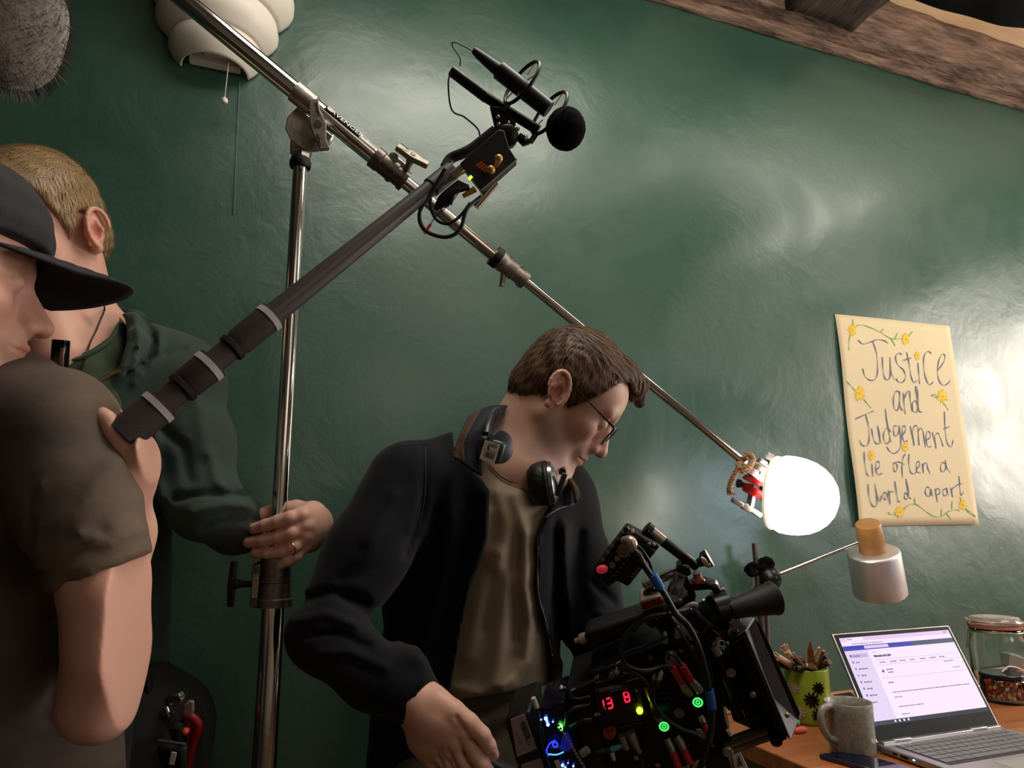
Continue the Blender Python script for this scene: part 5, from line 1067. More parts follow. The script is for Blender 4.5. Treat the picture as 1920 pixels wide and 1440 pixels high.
tee, _ = sculpt(h_tee, lo, hi, .0045, 'shirt', GTEE, hoo)
try: surf_line('neck_rib', tee, [(72, 656), (100, 672), (135, 675), (172, 662), (207, 638), (222, 612)], .003, mat('tee_rib', '#3c5140', .85), tee, .0005)
except Exception as ex: print(ex)
HOP = [(40, 500), (214, 520), (222, 585), (236, 600), (238, 640), (222, 690), (144, 731), (60, 790), (0, 700)]
def h_hood(p):
    PX, PY = pix(p); d = h_body(p, .014); d = smin(d, cap(p, PC(215, 650, 1.05), PC(322, 712, 1.09), .05, .066), .05)
    d = smin(d, cap(p, PC(238, 618, 1.03), PC(300, 668, 1.06), .026, .026), .015); d = smin(d, cap(p, PC(248, 612, 1.10), PC(200, 600, 1.14), .028, .026), .015)
    d = smin(d, cap(p, PC(252, 640, 1.00), PC(226, 694, .965), .020, .013), .014)
    d = smax(d, -smax(poly2(PX, PY, HOP)/FPX*1.05, p[..., 2]-1.10, .004), .008); d = smax(d, -ell(p, PC(160, 590, 1.05), (.066, .07, .07)), .008)
    d = smax(d, (PY-1248)/FPX, .012)
    a = chain(p, [PC(328, 725, 1.09), PC(362, 830, 1.055), PC(384, 945, 1.01)], [.062, .056, .050], .03); a = smin(a, chain(p, [PC(384, 945, 1.01), PC(440, 982, 1.095), PC(520, 990, 1.155)], [.050, .045, .031], .02), .02); d = smin(d, a, .025)
    d = smin(d, chain(p, [PC(62, 730, 1.02), PC(38, 900, 1.06), PC(30, 1060, 1.05)], [.058, .052, .046], .03), .03)
    d -= folds(p, [([(252, 590), (262, 640), (248, 690)], 6, .006), ([(272, 600), (290, 640), (270, 690)], 5, -.008), ([(300, 620), (300, 660), (250, 720)], 6, .006), ([(230, 700), (290, 670), (345, 655)], 6, -.005), ([(300, 800), (345, 840), (355, 900)], 10, -.008), ([(395, 850), (405, 900), (430, 925)], 10, .006),
        ([(330, 935), (400, 925), (455, 928)], 7, -.010), ([(360, 960), (420, 945), (470, 950)], 8, .007), ([(300, 760), (285, 850), (300, 930)], 14, .010), ([(270, 860), (262, 960), (272, 1060)], 16, .008), ([(240, 900), (250, 1000), (240, 1120)], 10, -.006), ([(380, 990), (430, 975), (480, 975)], 7, -.005), ([(345, 700), (375, 770), (385, 850)], 12, .004)])
    d += .0015*wav(p, 55, 3)
    b_ = PC(512, 989, 1.150); t = nrm(PC(520, 990, 1.155)-PC(440, 982, 1.095)); far = np.sqrt(((p-v3(b_))**2).sum(-1)) < .07; return np.where(far, smax(d, (p-v3(b_)) @ v3(t), .003), d)
lo = np.array((PC(-40, 0, 1.1)[0], PC(0, 560, 1.1)[1], .86)); hi = np.array((PC(560, 0, 1.12)[0], PC(0, 1275, 1.03)[1], 1.20))
hd_, _ = sculpt(h_hood, lo, hi, .0047, 'hoodie', GHOOD, hoo)
BR = mat('brass_zip', '#b9a070', .3, .9)
zl = [P(144+(226-144)*t, 731+(695-731)*t, .955) for t in np.linspace(0, 1, 26)]
zp = B()
zb = [surf_hit(hd_, 150+74*t, 732-36*t, .002) for t in np.linspace(0, 1, 30)]; zb = [q for q in zb if q is not None]
for k, q in enumerate(zb): zp.box(q, (.0022, .006, .003))
z_ = zp.make('zip_teeth', BR, hd_, smooth=False); z_['kind'] = 'stuff'
q = surf_hit(hd_, 257, 652, .001); B().lathe(q, -F_, [(0, .0035), (.0015, .0035), (.0016, .0014)], 14).make('eyelet', DCAST, hd_)
# trousers and legs
def h_legs():
    h = P(175, 1300, 1.0); return [[np.array((h[0]+dx, h[1]+.02, .86)), np.array((h[0]+dx, h[1]-.03, .46)), np.array((h[0]+dx, h[1]+.02, .07))] for dx in (-.085, .085)]
def h_trs(p):
    d = cap(p, PC(165, 1215, 1.03), w2c(np.mean([l_[0] for l_ in h_legs()], 0)), .095, .105, 1.05)
    for l_ in h_legs(): d = smin(d, chain(p, [w2c(t) for t in l_], [.085, .062, .050], .03), .04)
    return d
cs = np.array([w2c(t) for l_ in h_legs() for t in l_]+[PC(165, 1215, 1.03)]); sculpt(h_trs, cs.min(0)-.15, cs.max(0)+.15, .009, 'trousers', mat('black_work_trousers', '#131315', .8, bump=.2, bscale=400), hoo)
for l_ in h_legs(): q = l_[-1]; B().tube([q+np.array((0, .07, -.03)), q+np.array((0, 0, -.025)), q+np.array((0, -.08, -.035)), q+np.array((0, -.15, -.045))], [.035, .045, .042, .022], 16).make('shoe', RUB, hoo)
# his hand round the stand
pdh = w2c(on_pole(990))[2]; print('pole depth', pdh)
def h_hand(p):
    A = pdh-.0265; palm = [[(592, 972, pdh+.035, .020), (585, 966, pdh+.012, .020), (568, 968, A+.012, .0155)], [(592, 985, pdh+.035, .020), (588, 985, pdh+.008, .020), (572, 986, A+.010, .0150)], [(590, 995, pdh+.03, .018), (584, 1002, pdh+.008, .017), (570, 1006, A+.012, .0135)], [(588, 1003, pdh+.03, .015), (580, 1015, pdh+.008, .0145), (568, 1023, A+.014, .0115)]]
    fing = [[(568, 966, A+.010, .0130), (545, 971, A-.003, .0110), (522, 978, A-.001, .0105), (498, 985, A+.004, .0096), (476, 991, A+.013, .0085)], [(572, 986, A+.008, .0130), (548, 999, A-.005, .0112), (524, 1007, A-.002, .0105), (494, 1013, A+.003, .0096), (466, 1017, A+.012, .0088)],
        [(570, 1006, A+.010, .0118), (552, 1024, A-.004, .0108), (532, 1034, A-.002, .0102), (504, 1037, A+.002, .0092), (479, 1037, A+.010, .0082)], [(567, 1024, A+.012, .0105), (555, 1042, A+.001, .0092), (540, 1051, A-.001, .0086), (520, 1063, A+.004, .0074)],
        [(583, 962, pdh+.03, .0165), (556, 955, pdh+.034, .015), (528, 955, pdh+.030, .0125), (505, 960, pdh+.024, .0105), (492, 964, pdh+.020, .0098), (471, 968, pdh+.018, .0078)]]
    d = hand_sdf(p, palm, fing, .006); d = smin(d, chain(p, [PC(490, 988, 1.14), PC(550, 988, pdh+.068), PC(590, 984, pdh+.04)], [.0235, .0225, .024], .02), .02)
    for x, y in ((570, 966), (575, 985), (572, 1005)): d = smin(d, sph(p, PC(x, y, A), .0055), .009)
    return d
lo = np.array((PC(450, 0, 1.05)[0], PC(0, 925, 1.05)[1], pdh-.06)); hi = np.array((PC(625, 0, 1.1)[0], PC(0, 1085, 1.05)[1], 1.20))
def warmk(pts): 
    n = len(pts); c = np.tile(np.array((.66, .375, .285)), (n, 1)); return c
hhd, _ = sculpt(h_hand, lo, hi, .0019, 'hand', SKIN, hoo, colfn=warmk)
for x, y, a in ((473, 991, (-1, .25)), (463, 1017, (-1, .1)), (476, 1037, (-1, 0)), (518, 1063, (-1, .4))): nail(x+2, y-1, .9, a, hhd, .0048, .0062, hhd)
q = [surf_hit(hhd, x, y, .0004) for x, y in ((546, 1016), (550, 1022), (553, 1029), (553, 1036), (550, 1042))]
q = [t for t in q if t is not None]; B().tube(spline(q, 5), .0011, 8).make('finger_ring', mat('gold', '#d8a878', .2, 1.), hhd, label='thin gold wedding ring')
hw_ = PC(32, 1105, 1.04); sculpt(lambda p: smin(cap(p, PC(30, 1050, 1.05), hw_, .034, .024), fist(p, hw_, (.05, 1, -.15), (.5, 0, -.7)), .02), hw_-.15, hw_+.17, .004, 'hand', SKIN, hoo, colfn=warmk)
# cord, clip and earpiece he wears
rad = thing('earpiece', 'black earpiece and thin cord on the neck of the man in the hoodie', 'earpiece', surf_hit(hs, 165, 648, .004) if surf_hit(hs, 165, 648, .004) is not None else P(165, 648, .95))
B().sphere(P(192, 563, 1.0), (.008, .006, .008)).make('ear_bud', BLK, rad)
q = [surf_hit(hs, x, y, .0025) for x, y in ((196, 580), (190, 596), (180, 620), (170, 640))]+[surf_hit(tee, 163, 662, .003), surf_hit(tee, 155, 690, .004)]
q = [t for t in q if t is not None]; B().tube(spline([P(194, 568, 1.0)]+q, 6), .0012, 6).make('cord', BLK, rad)
ck = thing('lapel_transmitter', 'small black clip with a silver slot below the throat of the man in the hoodie', 'clip', P(112, 665, .93))
ibox('clip_body', 113, 664, .925, 26, 54, 18, 4, mat('gloss_black', '#101012', .12), ck, .002); ibox('clip_slot', 116, 672, .915, 7, 40, 3, 4, mat('silver_slot', '#8e8a86', .3, .8), ck, .0005)
# tool pouch on his belt
tp = thing('tool_pouch', 'black tool pouch hanging on the belt beside the fair-haired man', 'pouch', P(330, 1400, .98))
PV = mat('black_webbing', '#0e0e0f', .6, bump=.5, bscale=500)
ibox('pouch_body', 318, 1400, .99, 66, 110, 44, 4, PV, tp, .008); ibox('pouch_pocket', 322, 1428, .965, 56, 66, 20, 4, PV, tp, .006); ibox('belt_strap', 285, 1330, .99, 8, 150, 20, -6, PV, tp, .002); ibox('pocket_trim', 322, 1392, .955, 54, 4, 6, 8, mat('grey_webbing', '#3a3a3a', .7), tp, .001)
ibox('white_tag', 324, 1422, .950, 10, 24, 2, 12, WHT, tp, .0005)
pl_ = thing('pliers', 'pliers with dark red handles in the tool pouch', 'pliers', P(352, 1400, .985))
DR = mat('dark_red_grip', '#8a0f18', .4)
B().tube(spline(px3([(345, 1338, .985), (362, 1346, .985), (372, 1362, .985), (362, 1395, .985), (352, 1440, .985), (350, 1470, .985)]), 6), [.006]*31, 12).make('handle', DR, pl_)
B().tube(spline(px3([(350, 1345, .99), (356, 1370, .99), (350, 1410, .99), (345, 1460, .99)]), 6), .0055, 12).make('handle', DR, pl_)
B().prism(px3([(344, 1322, .98), (354, 1314, .98), (362, 1316, .98), (362, 1334, .98), (355, 1352, .98), (341, 1344, .98)]), F_, .006).make('pale_grip', mat('tan_leather', '#8d7a66', .6), pl_, bevel=.002)
mt = thing('multi_tool', 'shiny steel multitool sticking out of the tool pouch', 'multitool', P(320, 1330, .97))
B().prism(px3([(306, 1318, .97), (313, 1304, .97), (334, 1302, .97), (342, 1312, .97), (338, 1324, .97), (310, 1324, .97)]), F_, .012).make('tool_body', STEEL, mt, bevel=.002)
B().tube([P(304, 1340, .965), P(326, 1336, .965)], .003, 10).make('tool_bar', CHROME, mt); B().tube([P(311, 1326, .965), P(317, 1342, .965)], .0035, 10).make('tool_bar', CHROME, mt)
B().tube([P(339, 1302, .97)+.004*(R_*math.cos(a)+D_*math.sin(a)) for a in np.linspace(0, 6.28, 14)[:-1]], .0009, 6, closed=True).make('ring', CHROME, mt)
tag(B().sphere(P(348, 1371, .965), (.005, .008, .005)).make('orange_knob', mat('orange_red', '#c24a30', .5)), 'small orange cap of a screwdriver beside the red pliers', 'screwdriver cap')
# ------------------------------------------------------------------ boom operator in the cap (nearest, left edge)
opn = thing('person', 'person in black peaked cap and dark short-sleeved shirt holding the boom pole, nearest at left', 'person', np.array((P(0, 1400, .8)[0], P(0, 1400, .8)[1]-.1, 0)))
HB = HF(PC(-176, 522, .70), (.74, .18, .61), (.08, -1, .34))
def b_skin(p):
    l = HB.loc(p); d = head_sdf(l); nk = cap(p, HB.c((-.02, 0, -.03)), PC(-110, 740, .80), .048, .055); return smin(d, nk, .025)
cc = HB.o; lo = cc-np.array((.13, .16, .14)); hi = cc+np.array((.15, .18, .18))
bs, _ = sculpt(b_skin, lo, hi, .0026, 'body', SKIN, opn, colfn=lambda q: skin_cols(HB.loc(q.astype(f32)).astype(float), (.74, .40, .30), .0), label='head turned away under the cap')
CAPM = mat('charcoal_cap_cloth', '#232227', .85, bump=.4, bscale=500, var=.2, vscale=12, sheen=.05)
def b_cap(p):
    l = HB.loc(p); x, y, z = l[..., 0], l[..., 1], l[..., 2]; d = ell(l, (.006, 0, .046), (.104, .086, .090)); d = smin(d, ell(l, (.040, 0, .052), (.072, .074, .062)), .02); d = smin(d, ell(l, (.040, 0, .090), (.058, .066, .050)), .05)
    inner = ell(l, (.003, 0, .040), (.092, .0775, .080)); d = smax(d, -inner, .002); d = smax(d, (.040+.012*np.clip(x/.1, -1, 1)-z), .003); d += .0012*np.sin(np.arctan2(y, x)*6)**8-.0006*np.sin(z*200); return d
bc_, _ = sculpt(b_cap, cc-np.array((.15, .19, .16)), cc+np.array((.17, .12, .19)), .0030, 'cap', CAPM, opn)
V = []; nu, nv = 24, 10
for j in range(nv+1):
    for i in range(nu+1):
        a = math.radians(-62+124*i/nu); t = j/nv; r0x, r0y = .094, .080; L = 0.094*math.cos(a*.72)**.8; bx = .016+r0x*math.cos(a)+t*L; by = r0y*math.sin(a)*(1+.06*t); bz = .052-.010*t-.0*(1-t)-.022*(by/.08)**2
        V.append(HB.w((bx, by, bz)))
n1 = nu+1; br = mkobj('cap_brim', V, [(j*n1+i, j*n1+i+1, (j+1)*n1+i+1, (j+1)*n1+i) for j in range(nv) for i in range(nu)], CAPM, bc_, recalc=True); s_ = br.modifiers.new('s', 'SOLIDIFY'); s_.thickness = .0035; s_.offset = 0
for t in (.2, .4, .6, .8): B().tube([HB.w(((.016+.094*math.cos(a)+t*0.094*math.cos(a*.72)**.8), .080*math.sin(a)*(1+.06*t), .0545-.010*t-.022*(math.sin(a)*(1+.06*t))**2)) for a in np.linspace(-1.0, 1.0, 24)], .0006, 5).make('stitching', mat('stitch', '#3c3b42', .8), br)
B().sphere(HB.w((.006, 0, .136)), (.006, .006, .004)).make('cap_button', CAPM, bc_)
hb = thing('headphones', 'grey headphones worn over the black cap at the left edge', 'headphones', HB.w((0, -.09, 0)))
B().lathe(HB.w((-.004, -.078, -.004)), HB.R @ np.array((0, -1, 0)) @ CAMW.T, [(0, .030), (.004, .038), (.014, .039), (.016, .034)], 40).make('ear_pad', LTH, hb)
B().lathe(HB.w((-.004, -.094, -.004)), HB.R @ np.array((0, -1, 0)) @ CAMW.T, [(0, .034), (.004, .037), (.012, .034), (.016, .022), (.0165, .001)], 40).make('ear_cup', mat('grey_satin', '#55565c', .35), hb)
B().tube([HB.w((-.004+.0*a, -.098*math.cos(a), .02+.135*math.sin(a))) for a in np.linspace(-.1, math.pi+.1, 30)], .0075, 10).make('headband', mat('grey_satin', '#55565c', .35), hb)
def b_hair(p):
    l = HB.loc(p); x, y, z = l[..., 0], l[..., 1], l[..., 2]; d = ell(l, (.003, 0, .030), (.093, .078, .080)); d = smin(d, ell(l, (.045, 0, .03), (.052, .0665, .056)), .02); d = d+.001*np.sin(y*300+x*150)
    return smax(d, smax((x-.058), (-.03-z)+np.clip(x, 0, 1)*1.0, .01), .006)
sculpt(b_hair, cc-np.array((.13, .14, .14)), cc+np.array((.15, .12, .17)), .0035, 'hair', mat('brown_hair', '#4a3226', .42), opn)
TEE2 = mat('washed_brown_black_linen', '#3b3335', .9, bump=.12, bscale=500, col2='#6e5d4c', vscale=7, stretch=(1, .7, 2.2), sheen=.05)
def b_shirt(p):
    PX, PY = pix(p); d = cap(p, PC(-10, 840, .82), PC(5, 1560, .80), .115, .128, 1.); d = smin(d, cap(p, PC(0, 775, .76), PC(98, 800, .74), .068, .060), .06)
    s_ = chain(p, [PC(100, 812, .73), PC(142, 930, .715), PC(190, 1080, .70)], [.060, .056, .050], .02); cutl = (PY-(1040+(272-PX)*.42))/FPX*.7; s_ = smax(s_, np.where(PY > 900, cutl, -.05), .004); d = smin(d, s_, .03)
    d -= folds(p, [([(190, 1000), (110, 1060), (40, 1100)], 16, -.006), ([(215, 870), (150, 960), (60, 1010)], 22, .006), ([(130, 1100), (110, 1200), (90, 1350)], 14, -.008), ([(60, 900), (55, 1100), (70, 1300)], 6, -.003), ([(75, 900), (70, 1100), (85, 1300)], 5, .002), ([(30, 1150), (90, 1165), (140, 1150)], 6, -.004), ([(150, 1000), (200, 1020), (262, 990)], 12, .005)])
    d += .0015*wav(p, 40, 9)
    return d
lo = np.array((PC(-170, 0, .8)[0], PC(0, 600, .8)[1], .58)); hi = np.array((PC(330, 0, .72)[0], PC(0, 1520, .8)[1], .95))
bsh, _ = sculpt(b_shirt, lo, hi, .0055, 'shirt', TEE2, opn)
def b_arm(p):
    d = chain(p, [PC(160, 960, .71), PC(208, 1110, .70), PC(214, 1220, .695), PC(184, 1318, .695)], [.044, .0400, .0395, .0300], .03)
    d = smin(d, chain(p, [PC(184, 1320, .697), PC(203, 1200, .755), PC(232, 1000, .785), PC(245, 895, .755)], [.030, .034, .030, .0215], .02), .035)
    palm = [[(245, 893, .755, .0215), (250, 868, .742, .0215), (253, 848, .735, .0180)], [(246, 895, .755, .0195), (262, 862, .742, .0180), (268, 846, .735, .0150)]]
    fing = [[(244, 868, .735, .0165), (229, 834, .725, .0130), (213, 806, .718, .0105), (200, 786, .718, .0090), (192, 776, .72, .0075)], [(264, 858, .735, .0150), (276, 838, .722, .0125), (284, 820, .712, .0105), (287, 806, .708, .0085)],
        [(246, 862, .75, .0130), (232, 826, .765, .0110), (220, 795, .762, .0095), (214, 776, .758, .0085)], [(252, 860, .755, .0125), (246, 824, .775, .0105), (240, 800, .77, .0092), (236, 788, .765, .008)], [(258, 862, .758, .0115), (260, 832, .78, .0095), (262, 812, .775, .0085), (263, 803, .77, .0075)]]
    return smin(d, hand_sdf(p, palm, fing, .009), .018)
lo = np.array((PC(90, 0, .7)[0], PC(0, 740, .78)[1], .63)); hi = np.array((PC(320, 0, .78)[0], PC(0, 1400, .73)[1], .83))
ba, _ = sculpt(b_arm, lo, hi, .0027, 'arm', SKIN, opn, colfn=lambda q: np.tile(np.array((.72, .39, .30)), (len(q), 1)), label='bare bent right arm and hand')
nail(284, 815, .72, (.2, -1), ba, .004, .005, ba)
hw_ = PC(-330, 1270, .74); sculpt(lambda p: smin(chain(p, [PC(-190, 1000, .80), PC(-235, 1110, .80), hw_], [.043, .036, .024], .02), fist(p, hw_, (-.1, .95, -.2), (1, 0, .1)), .02), np.minimum(PC(-230, 960, .80), hw_)-.10, np.maximum(hw_, PC(-190, 1000, .8))+.19, .004, 'arm', SKIN, opn, colfn=lambda q: np.tile(np.array((.72, .39, .30)), (len(q), 1)), label='bare left arm and hand')
sculpt(lambda p: smax(chain(p, [PC(-120, 800, .80), PC(-165, 880, .80), PC(-192, 1030, .80)], [.066, .060, .054], .02), (p[..., 1]-PC(0, 1020, .80)[1]), .004), PC(-250, 700, .80)-np.array((.05, .02, .1)), PC(-40, 1060, .80)+np.array((.02, .02, .1)), .006, 'sleeve', TEE2, opn)
def b_trs(p):
    d = None; h = P(-10, 1500, .84)
    for dx in (-.08, .09):
        e = chain(p, [w2c(np.array((h[0]+dx*.8, h[1]-.02, .92))), w2c(np.array((h[0]+dx, h[1]-.04, .48))), w2c(np.array((h[0]+dx, h[1]-.03, .07)))], [.075, .06, .05], .03); d = e if d is None else smin(d, e, .04)
    return d
h = P(-10, 1500, .84); cs = np.array([w2c(np.array((h[0]+dx, h[1], z_))) for dx in (-.1, .1) for z_ in (.05, 1.0)]); sculpt(b_trs, cs.min(0)-.14, cs.max(0)+.14, .009, 'trousers', mat('dark_jeans', '#20222a', .8), opn)
for dx in (-.08, .09): q = np.array((h[0]+dx, h[1]-.03, .07)); B().tube([q+np.array((-.05, 0, -.03)), q+np.array((0, 0, -.025)), q+np.array((.09, .0, -.04)), q+np.array((.15, 0, -.045))], [.035, .045, .036, .02], 14).make('shoe', RUB, opn)
# ------------------------------------------------------------------ boom pole
bp = thing('boom_pole', 'dark telescopic microphone boom pole with grey locking rings, held by the person in the cap', 'boom pole', P(236, 812, .725))
def bpt(x):
    t = (x-236)/(845-236); y = 812+(322-812)*t; return P(x, y, 1/(1/.725+(1/.955-1/.725)*t))
CARB = mat('carbon_brown_grip', '#3b3130', .6, bump=.3, bscale=900, var=.15, vscale=50); CARB2 = mat('smoked_tube', '#463f3f', .38, bump=.05, var=.1); RINGW = mat('pale_ring', '#b5aeac', .5)
bd_ = nrm(bpt(845)-bpt(236))
def bl(name, x0, x1, prof, mt, par=bp):
    a, b_ = bpt(x0), bpt(x1); L = np.linalg.norm(b_-a); return B().lathe(a, b_-a, [(t*L, r) for t, r in prof], 36).make(name, mt, par)
bl('grip_section', 228, 306, [(0, .016), (.02, .0195), (1, .0195), (1, .012)], CARB); bl('locking_ring', 291, 301, [(0, .0195), (0, .0205), (1, .0205), (1, .0195)], RINGW)
bl('neck', 304, 352, [(0, .0145), (1, .0145)], CARB); bl('rubber_collar', 335, 350, [(0, .014), (.3, .0185), (.8, .0185), (1, .014)], RUB)
bl('grip_section', 346, 400, [(0, .0150), (.12, .0180), (1, .0190), (1, .012)], CARB); bl('locking_ring', 386, 396, [(0, .0190), (0, .0198), (1, .0198), (1, .0185)], RINGW)
bl('neck', 398, 448, [(0, .0135), (1, .0135)], CARB); bl('rubber_collar', 428, 442, [(0, .013), (.3, .0170), (.8, .0170), (1, .013)], RUB)
bl('grip_section', 440, 512, [(0, .0140), (.12, .0165), (1, .0172), (1, .012)], CARB); bl('locking_ring', 499, 508, [(0, .0172), (0, .0180), (1, .0180), (1, .0165)], RINGW)
bl('tube', 508, 842, [(0, .0135), (1, .0110)], CARB2); bl('end_sleeve', 806, 846, [(0, .0115), (.05, .0135), (1, .0135), (1, .008)], mat('grey_sleeve', '#4b4646', .45))
# ------------------------------------------------------------------ microphone in its shock mount on the pole tip
mic = thing('shock_mount_microphone', 'black microphone with round foam cap in a shock mount on the boom tip', 'microphone', P(940, 290, .955))
MD = .955
def MP(zx, zy, dz=0.): return P(640+zx/3.6, 50+zy/3.6, MD+dz)     # 3.6x view of the tip
B().tube([MP(895, 160), MP(930, 190), MP(1070, 300)], [.0048, .0066, .0096], 24).make('connector_sleeve', mat('warm_black', '#1d1817', .5), mic)
B().tube([MP(1065, 295), MP(1180, 385), MP(1400, 560)], [.0128, .0128, .0122], 28).make('microphone_body', mat('black_satin', '#161415', .4), mic)
def foam():
    def fn(p): return ell(p, w2c(MP(1515, 690)), (.0275, .0300, .0275))+.0006*wav(p, 900, 2)+.0004*wav(p, 1700, 4)
    c_ = w2c(MP(1515, 690)); return sculpt(fn, c_-.04, c_+.04, .0014, 'foam_windshield', mat('black_foam', '#0b0909', 1., bump=1., bscale=900, spec=.1), mic)
foam()
B().tube([MP(745, 300, .008), MP(980, 480, .008)], .0078, 20).make('mount_bar', BLKM, mic); B().tube([MP(975, 475, .006), MP(1330, 700, .006)], [.0085, .0085], 4).make('mount_rail', BLKM, mic)
bx = nrm(MP(1300, 680)-MP(1000, 470))
for (cx_, cy_, rx, ry) in ((1215, 370, .020, .030), (1400, 575, .020, .034)):
    axr = nrm(bx+F_*.75); a1, b1, _ = basis(axr); c_ = MP(cx_+5, cy_+8); lg = nrm(nrm(MP(1285, 260)-MP(1150, 520)))
    b1 = nrm(np.cross(axr, lg)); lg = np.cross(b1, axr); pts = [c_+.036*math.cos(t)*lg+.027*math.sin(t)*b1 for t in np.linspace(0, 2*math.pi, 40, endpoint=False)]
    rg = B().tube(pts, .0026, 10, closed=True).make('suspension_hoop', BLKM, mic)
    for k in range(0, 40, 8):
        B().tube([pts[k], c_+(pts[k]-c_)*.38], .0008, 6).make('elastic', mat('red_elastic', '#a8584c', .6), rg)
    B().tube([c_+(-.036)*lg, c_+(-.050)*lg], .004, 8).make('hoop_foot', BLKM, rg)
B().prism([MP(1000, 530, -.004), MP(1090, 540, -.004), MP(1180, 640, -.004), MP(1160, 700, -.004), MP(1040, 700, -.004)], F_, .012).make('swivel_yoke', BLKM, mic, bevel=.002)
B().lathe(MP(1120, 740, -.012), -F_, [(-.012, .014), (.004, .0155), (.006, .013), (.0062, .005)], 28).make('swivel_knuckle', BLKM, mic)
B().tube([MP(1195, 740, -.002), MP(1240, 780, -.002), MP(1270, 775, -.002)], [.006, .007, .004], 10).make('thumb_screw', BLKM, mic); B().sphere(MP(1240, 745, -.008), .0035).make('screw_tip', CHROME, mic)
for zx, zy in ((1060, 610), (1130, 650), (1065, 660), (1190, 690)): B().sphere(MP(zx, zy, -.008), .0032, 10, 8).make('screw_head', CHROME, mic)
tx = thing('plug_on_transmitter', 'flat black box with orange label and two gold stubs under the microphone', 'transmitter', MP(960, 920, -.02))
DGX = mat('dark_transmitter', '#2a2628', .45, bump=.1, bscale=500)
bxp = [MP(800, 920, -.030), MP(1060, 690, -.030), MP(1100, 700, -.030), MP(1135, 820, -.030), MP(1185, 900, -.030), MP(950, 1110, -.030)]
tb = B().prism(bxp, F_, .022).make('box_body', DGX, tx, bevel=.0015)
B().tube([MP(940, 1108, -.031), MP(1186, 895, -.031)], .0009, 6).make('edge_trim', mat('pale_trim', '#8e8888', .4, .6), tb)
e1 = nrm(MP(980, 960)-MP(900, 890)); e2 = nrm(MP(930, 1000)-MP(960, 900)); e2 = nrm(MP(945, 990)-MP(985, 940)); 
for k in range(4): a = MP(905+k*17, 935+k*13, -.0308); B().prism([a, a+(MP(950, 905)-MP(905, 935))*.9, a+(MP(950, 905)-MP(905, 935))*.9+(MP(958, 916)-MP(950, 905)), a+(MP(958, 916)-MP(950, 905))], -F_, .0004).make('orange_label', mat('orange_print', '#d4572f', .5), tb, smooth=False)
GLD = mat('warm_brass', '#c79a5e', .35, .5)
for (a, b_, c_) in (((1040, 945), (1062, 895), .0052), ((985, 975), (1015, 965), .0055)): B().tube([MP(*a, -.034), MP(*b_, -.046)], [.0026, c_], 14).make('brass_stub', GLD, tb)
B().sphere(MP(1062, 890, -.046), .0058, 12, 8).make('stub_knob', GLD, tb); B().sphere(MP(1010, 965, -.046), .0058, 12, 8).make('stub_knob', GLD, tb)
B().tube([MP(745, 1010, -.02), MP(825, 955, -.02)], [.0058, .0070], 16).make('plug', mat('silver_plug', '#b8b0aa', .3, .9), tx); B().tube([MP(690, 1060, -.02), MP(745, 1010, -.02)], [.0026, .005], 12).make('plug_boot', mat('grey_boot', '#6b6866', .5), tx)
B().tube([MP(820, 1145, -.018), MP(905, 1095, -.018)], [.003, .0045], 12).make('plug', GLD, tx)
B().box(MP(870, 1020, -.031), (.004, .006, .001), np.column_stack((e1, np.cross(e1, F_), F_))).make('green_indicator', em('green_led', '#9dff2a', 3), tx, smooth=False)
B().tube([MP(905, 1215, -.01), MP(1040, 1050, -.01)], .0062, 14).make('steel_rod', CHROME, tx)
B().tube(spline([MP(700, 950, .0), MP(740, 890, .004), MP(830, 850, .0), MP(900, 810, .0), MP(1040, 700, .0)], 8), .0075, 14).make('neck_arm', mat('dark_arm', '#2b2727', .45), mic)
for nm, pts, r_ in (('cable_loop', [(700, 960, -.03), (620, 1100, -.03), (530, 1250, -.03), (560, 1370, -.03), (700, 1420, -.03), (800, 1370, -.03), (850, 1230, -.03), (940, 1150, -.02)], .0028), ('cable_loop', [(620, 1080, -.02), (600, 1200, -.02), (640, 1300, -.02), (720, 1330, -.02), (800, 1280, -.02), (870, 1190, -.02)], .0022),
        ('thin_cable', [(800, 265, 0), (800, 210, 0), (750, 130, 0), (770, 105, 0), (880, 160, 0)], .0009), ('thin_cable', [(745, 300, 0), (722, 380, 0), (745, 560, 0), (830, 610, 0), (920, 690, 0), (938, 760, 0)], .0012), ('antenna_wire', [(820, 1080, -.03), (740, 1190, -.03), (640, 1280, -.03), (600, 1340, -.03)], .0007)):
    B().tube(spline([MP(*q) for q in pts], 8), r_, 10).make(nm, CABLE, tx)
B().tube([MP(605, 1335, -.03), MP(560, 1395, -.03)], .0024, 10).make('red_tip', mat('pink_red_tip', '#d0525a', .5), tx)
b_ = B(); 
for k in range(5): b_.tube(spline([MP(640+k*22, 1240-k*10, -.018), MP(680+k*20, 1150-k*8, -.022), MP(800+k*15, 1050+k*8, -.018)], 6), .0042, 10)
b_.make('cable_bundle', CABLE, tx)['kind'] = 'stuff'
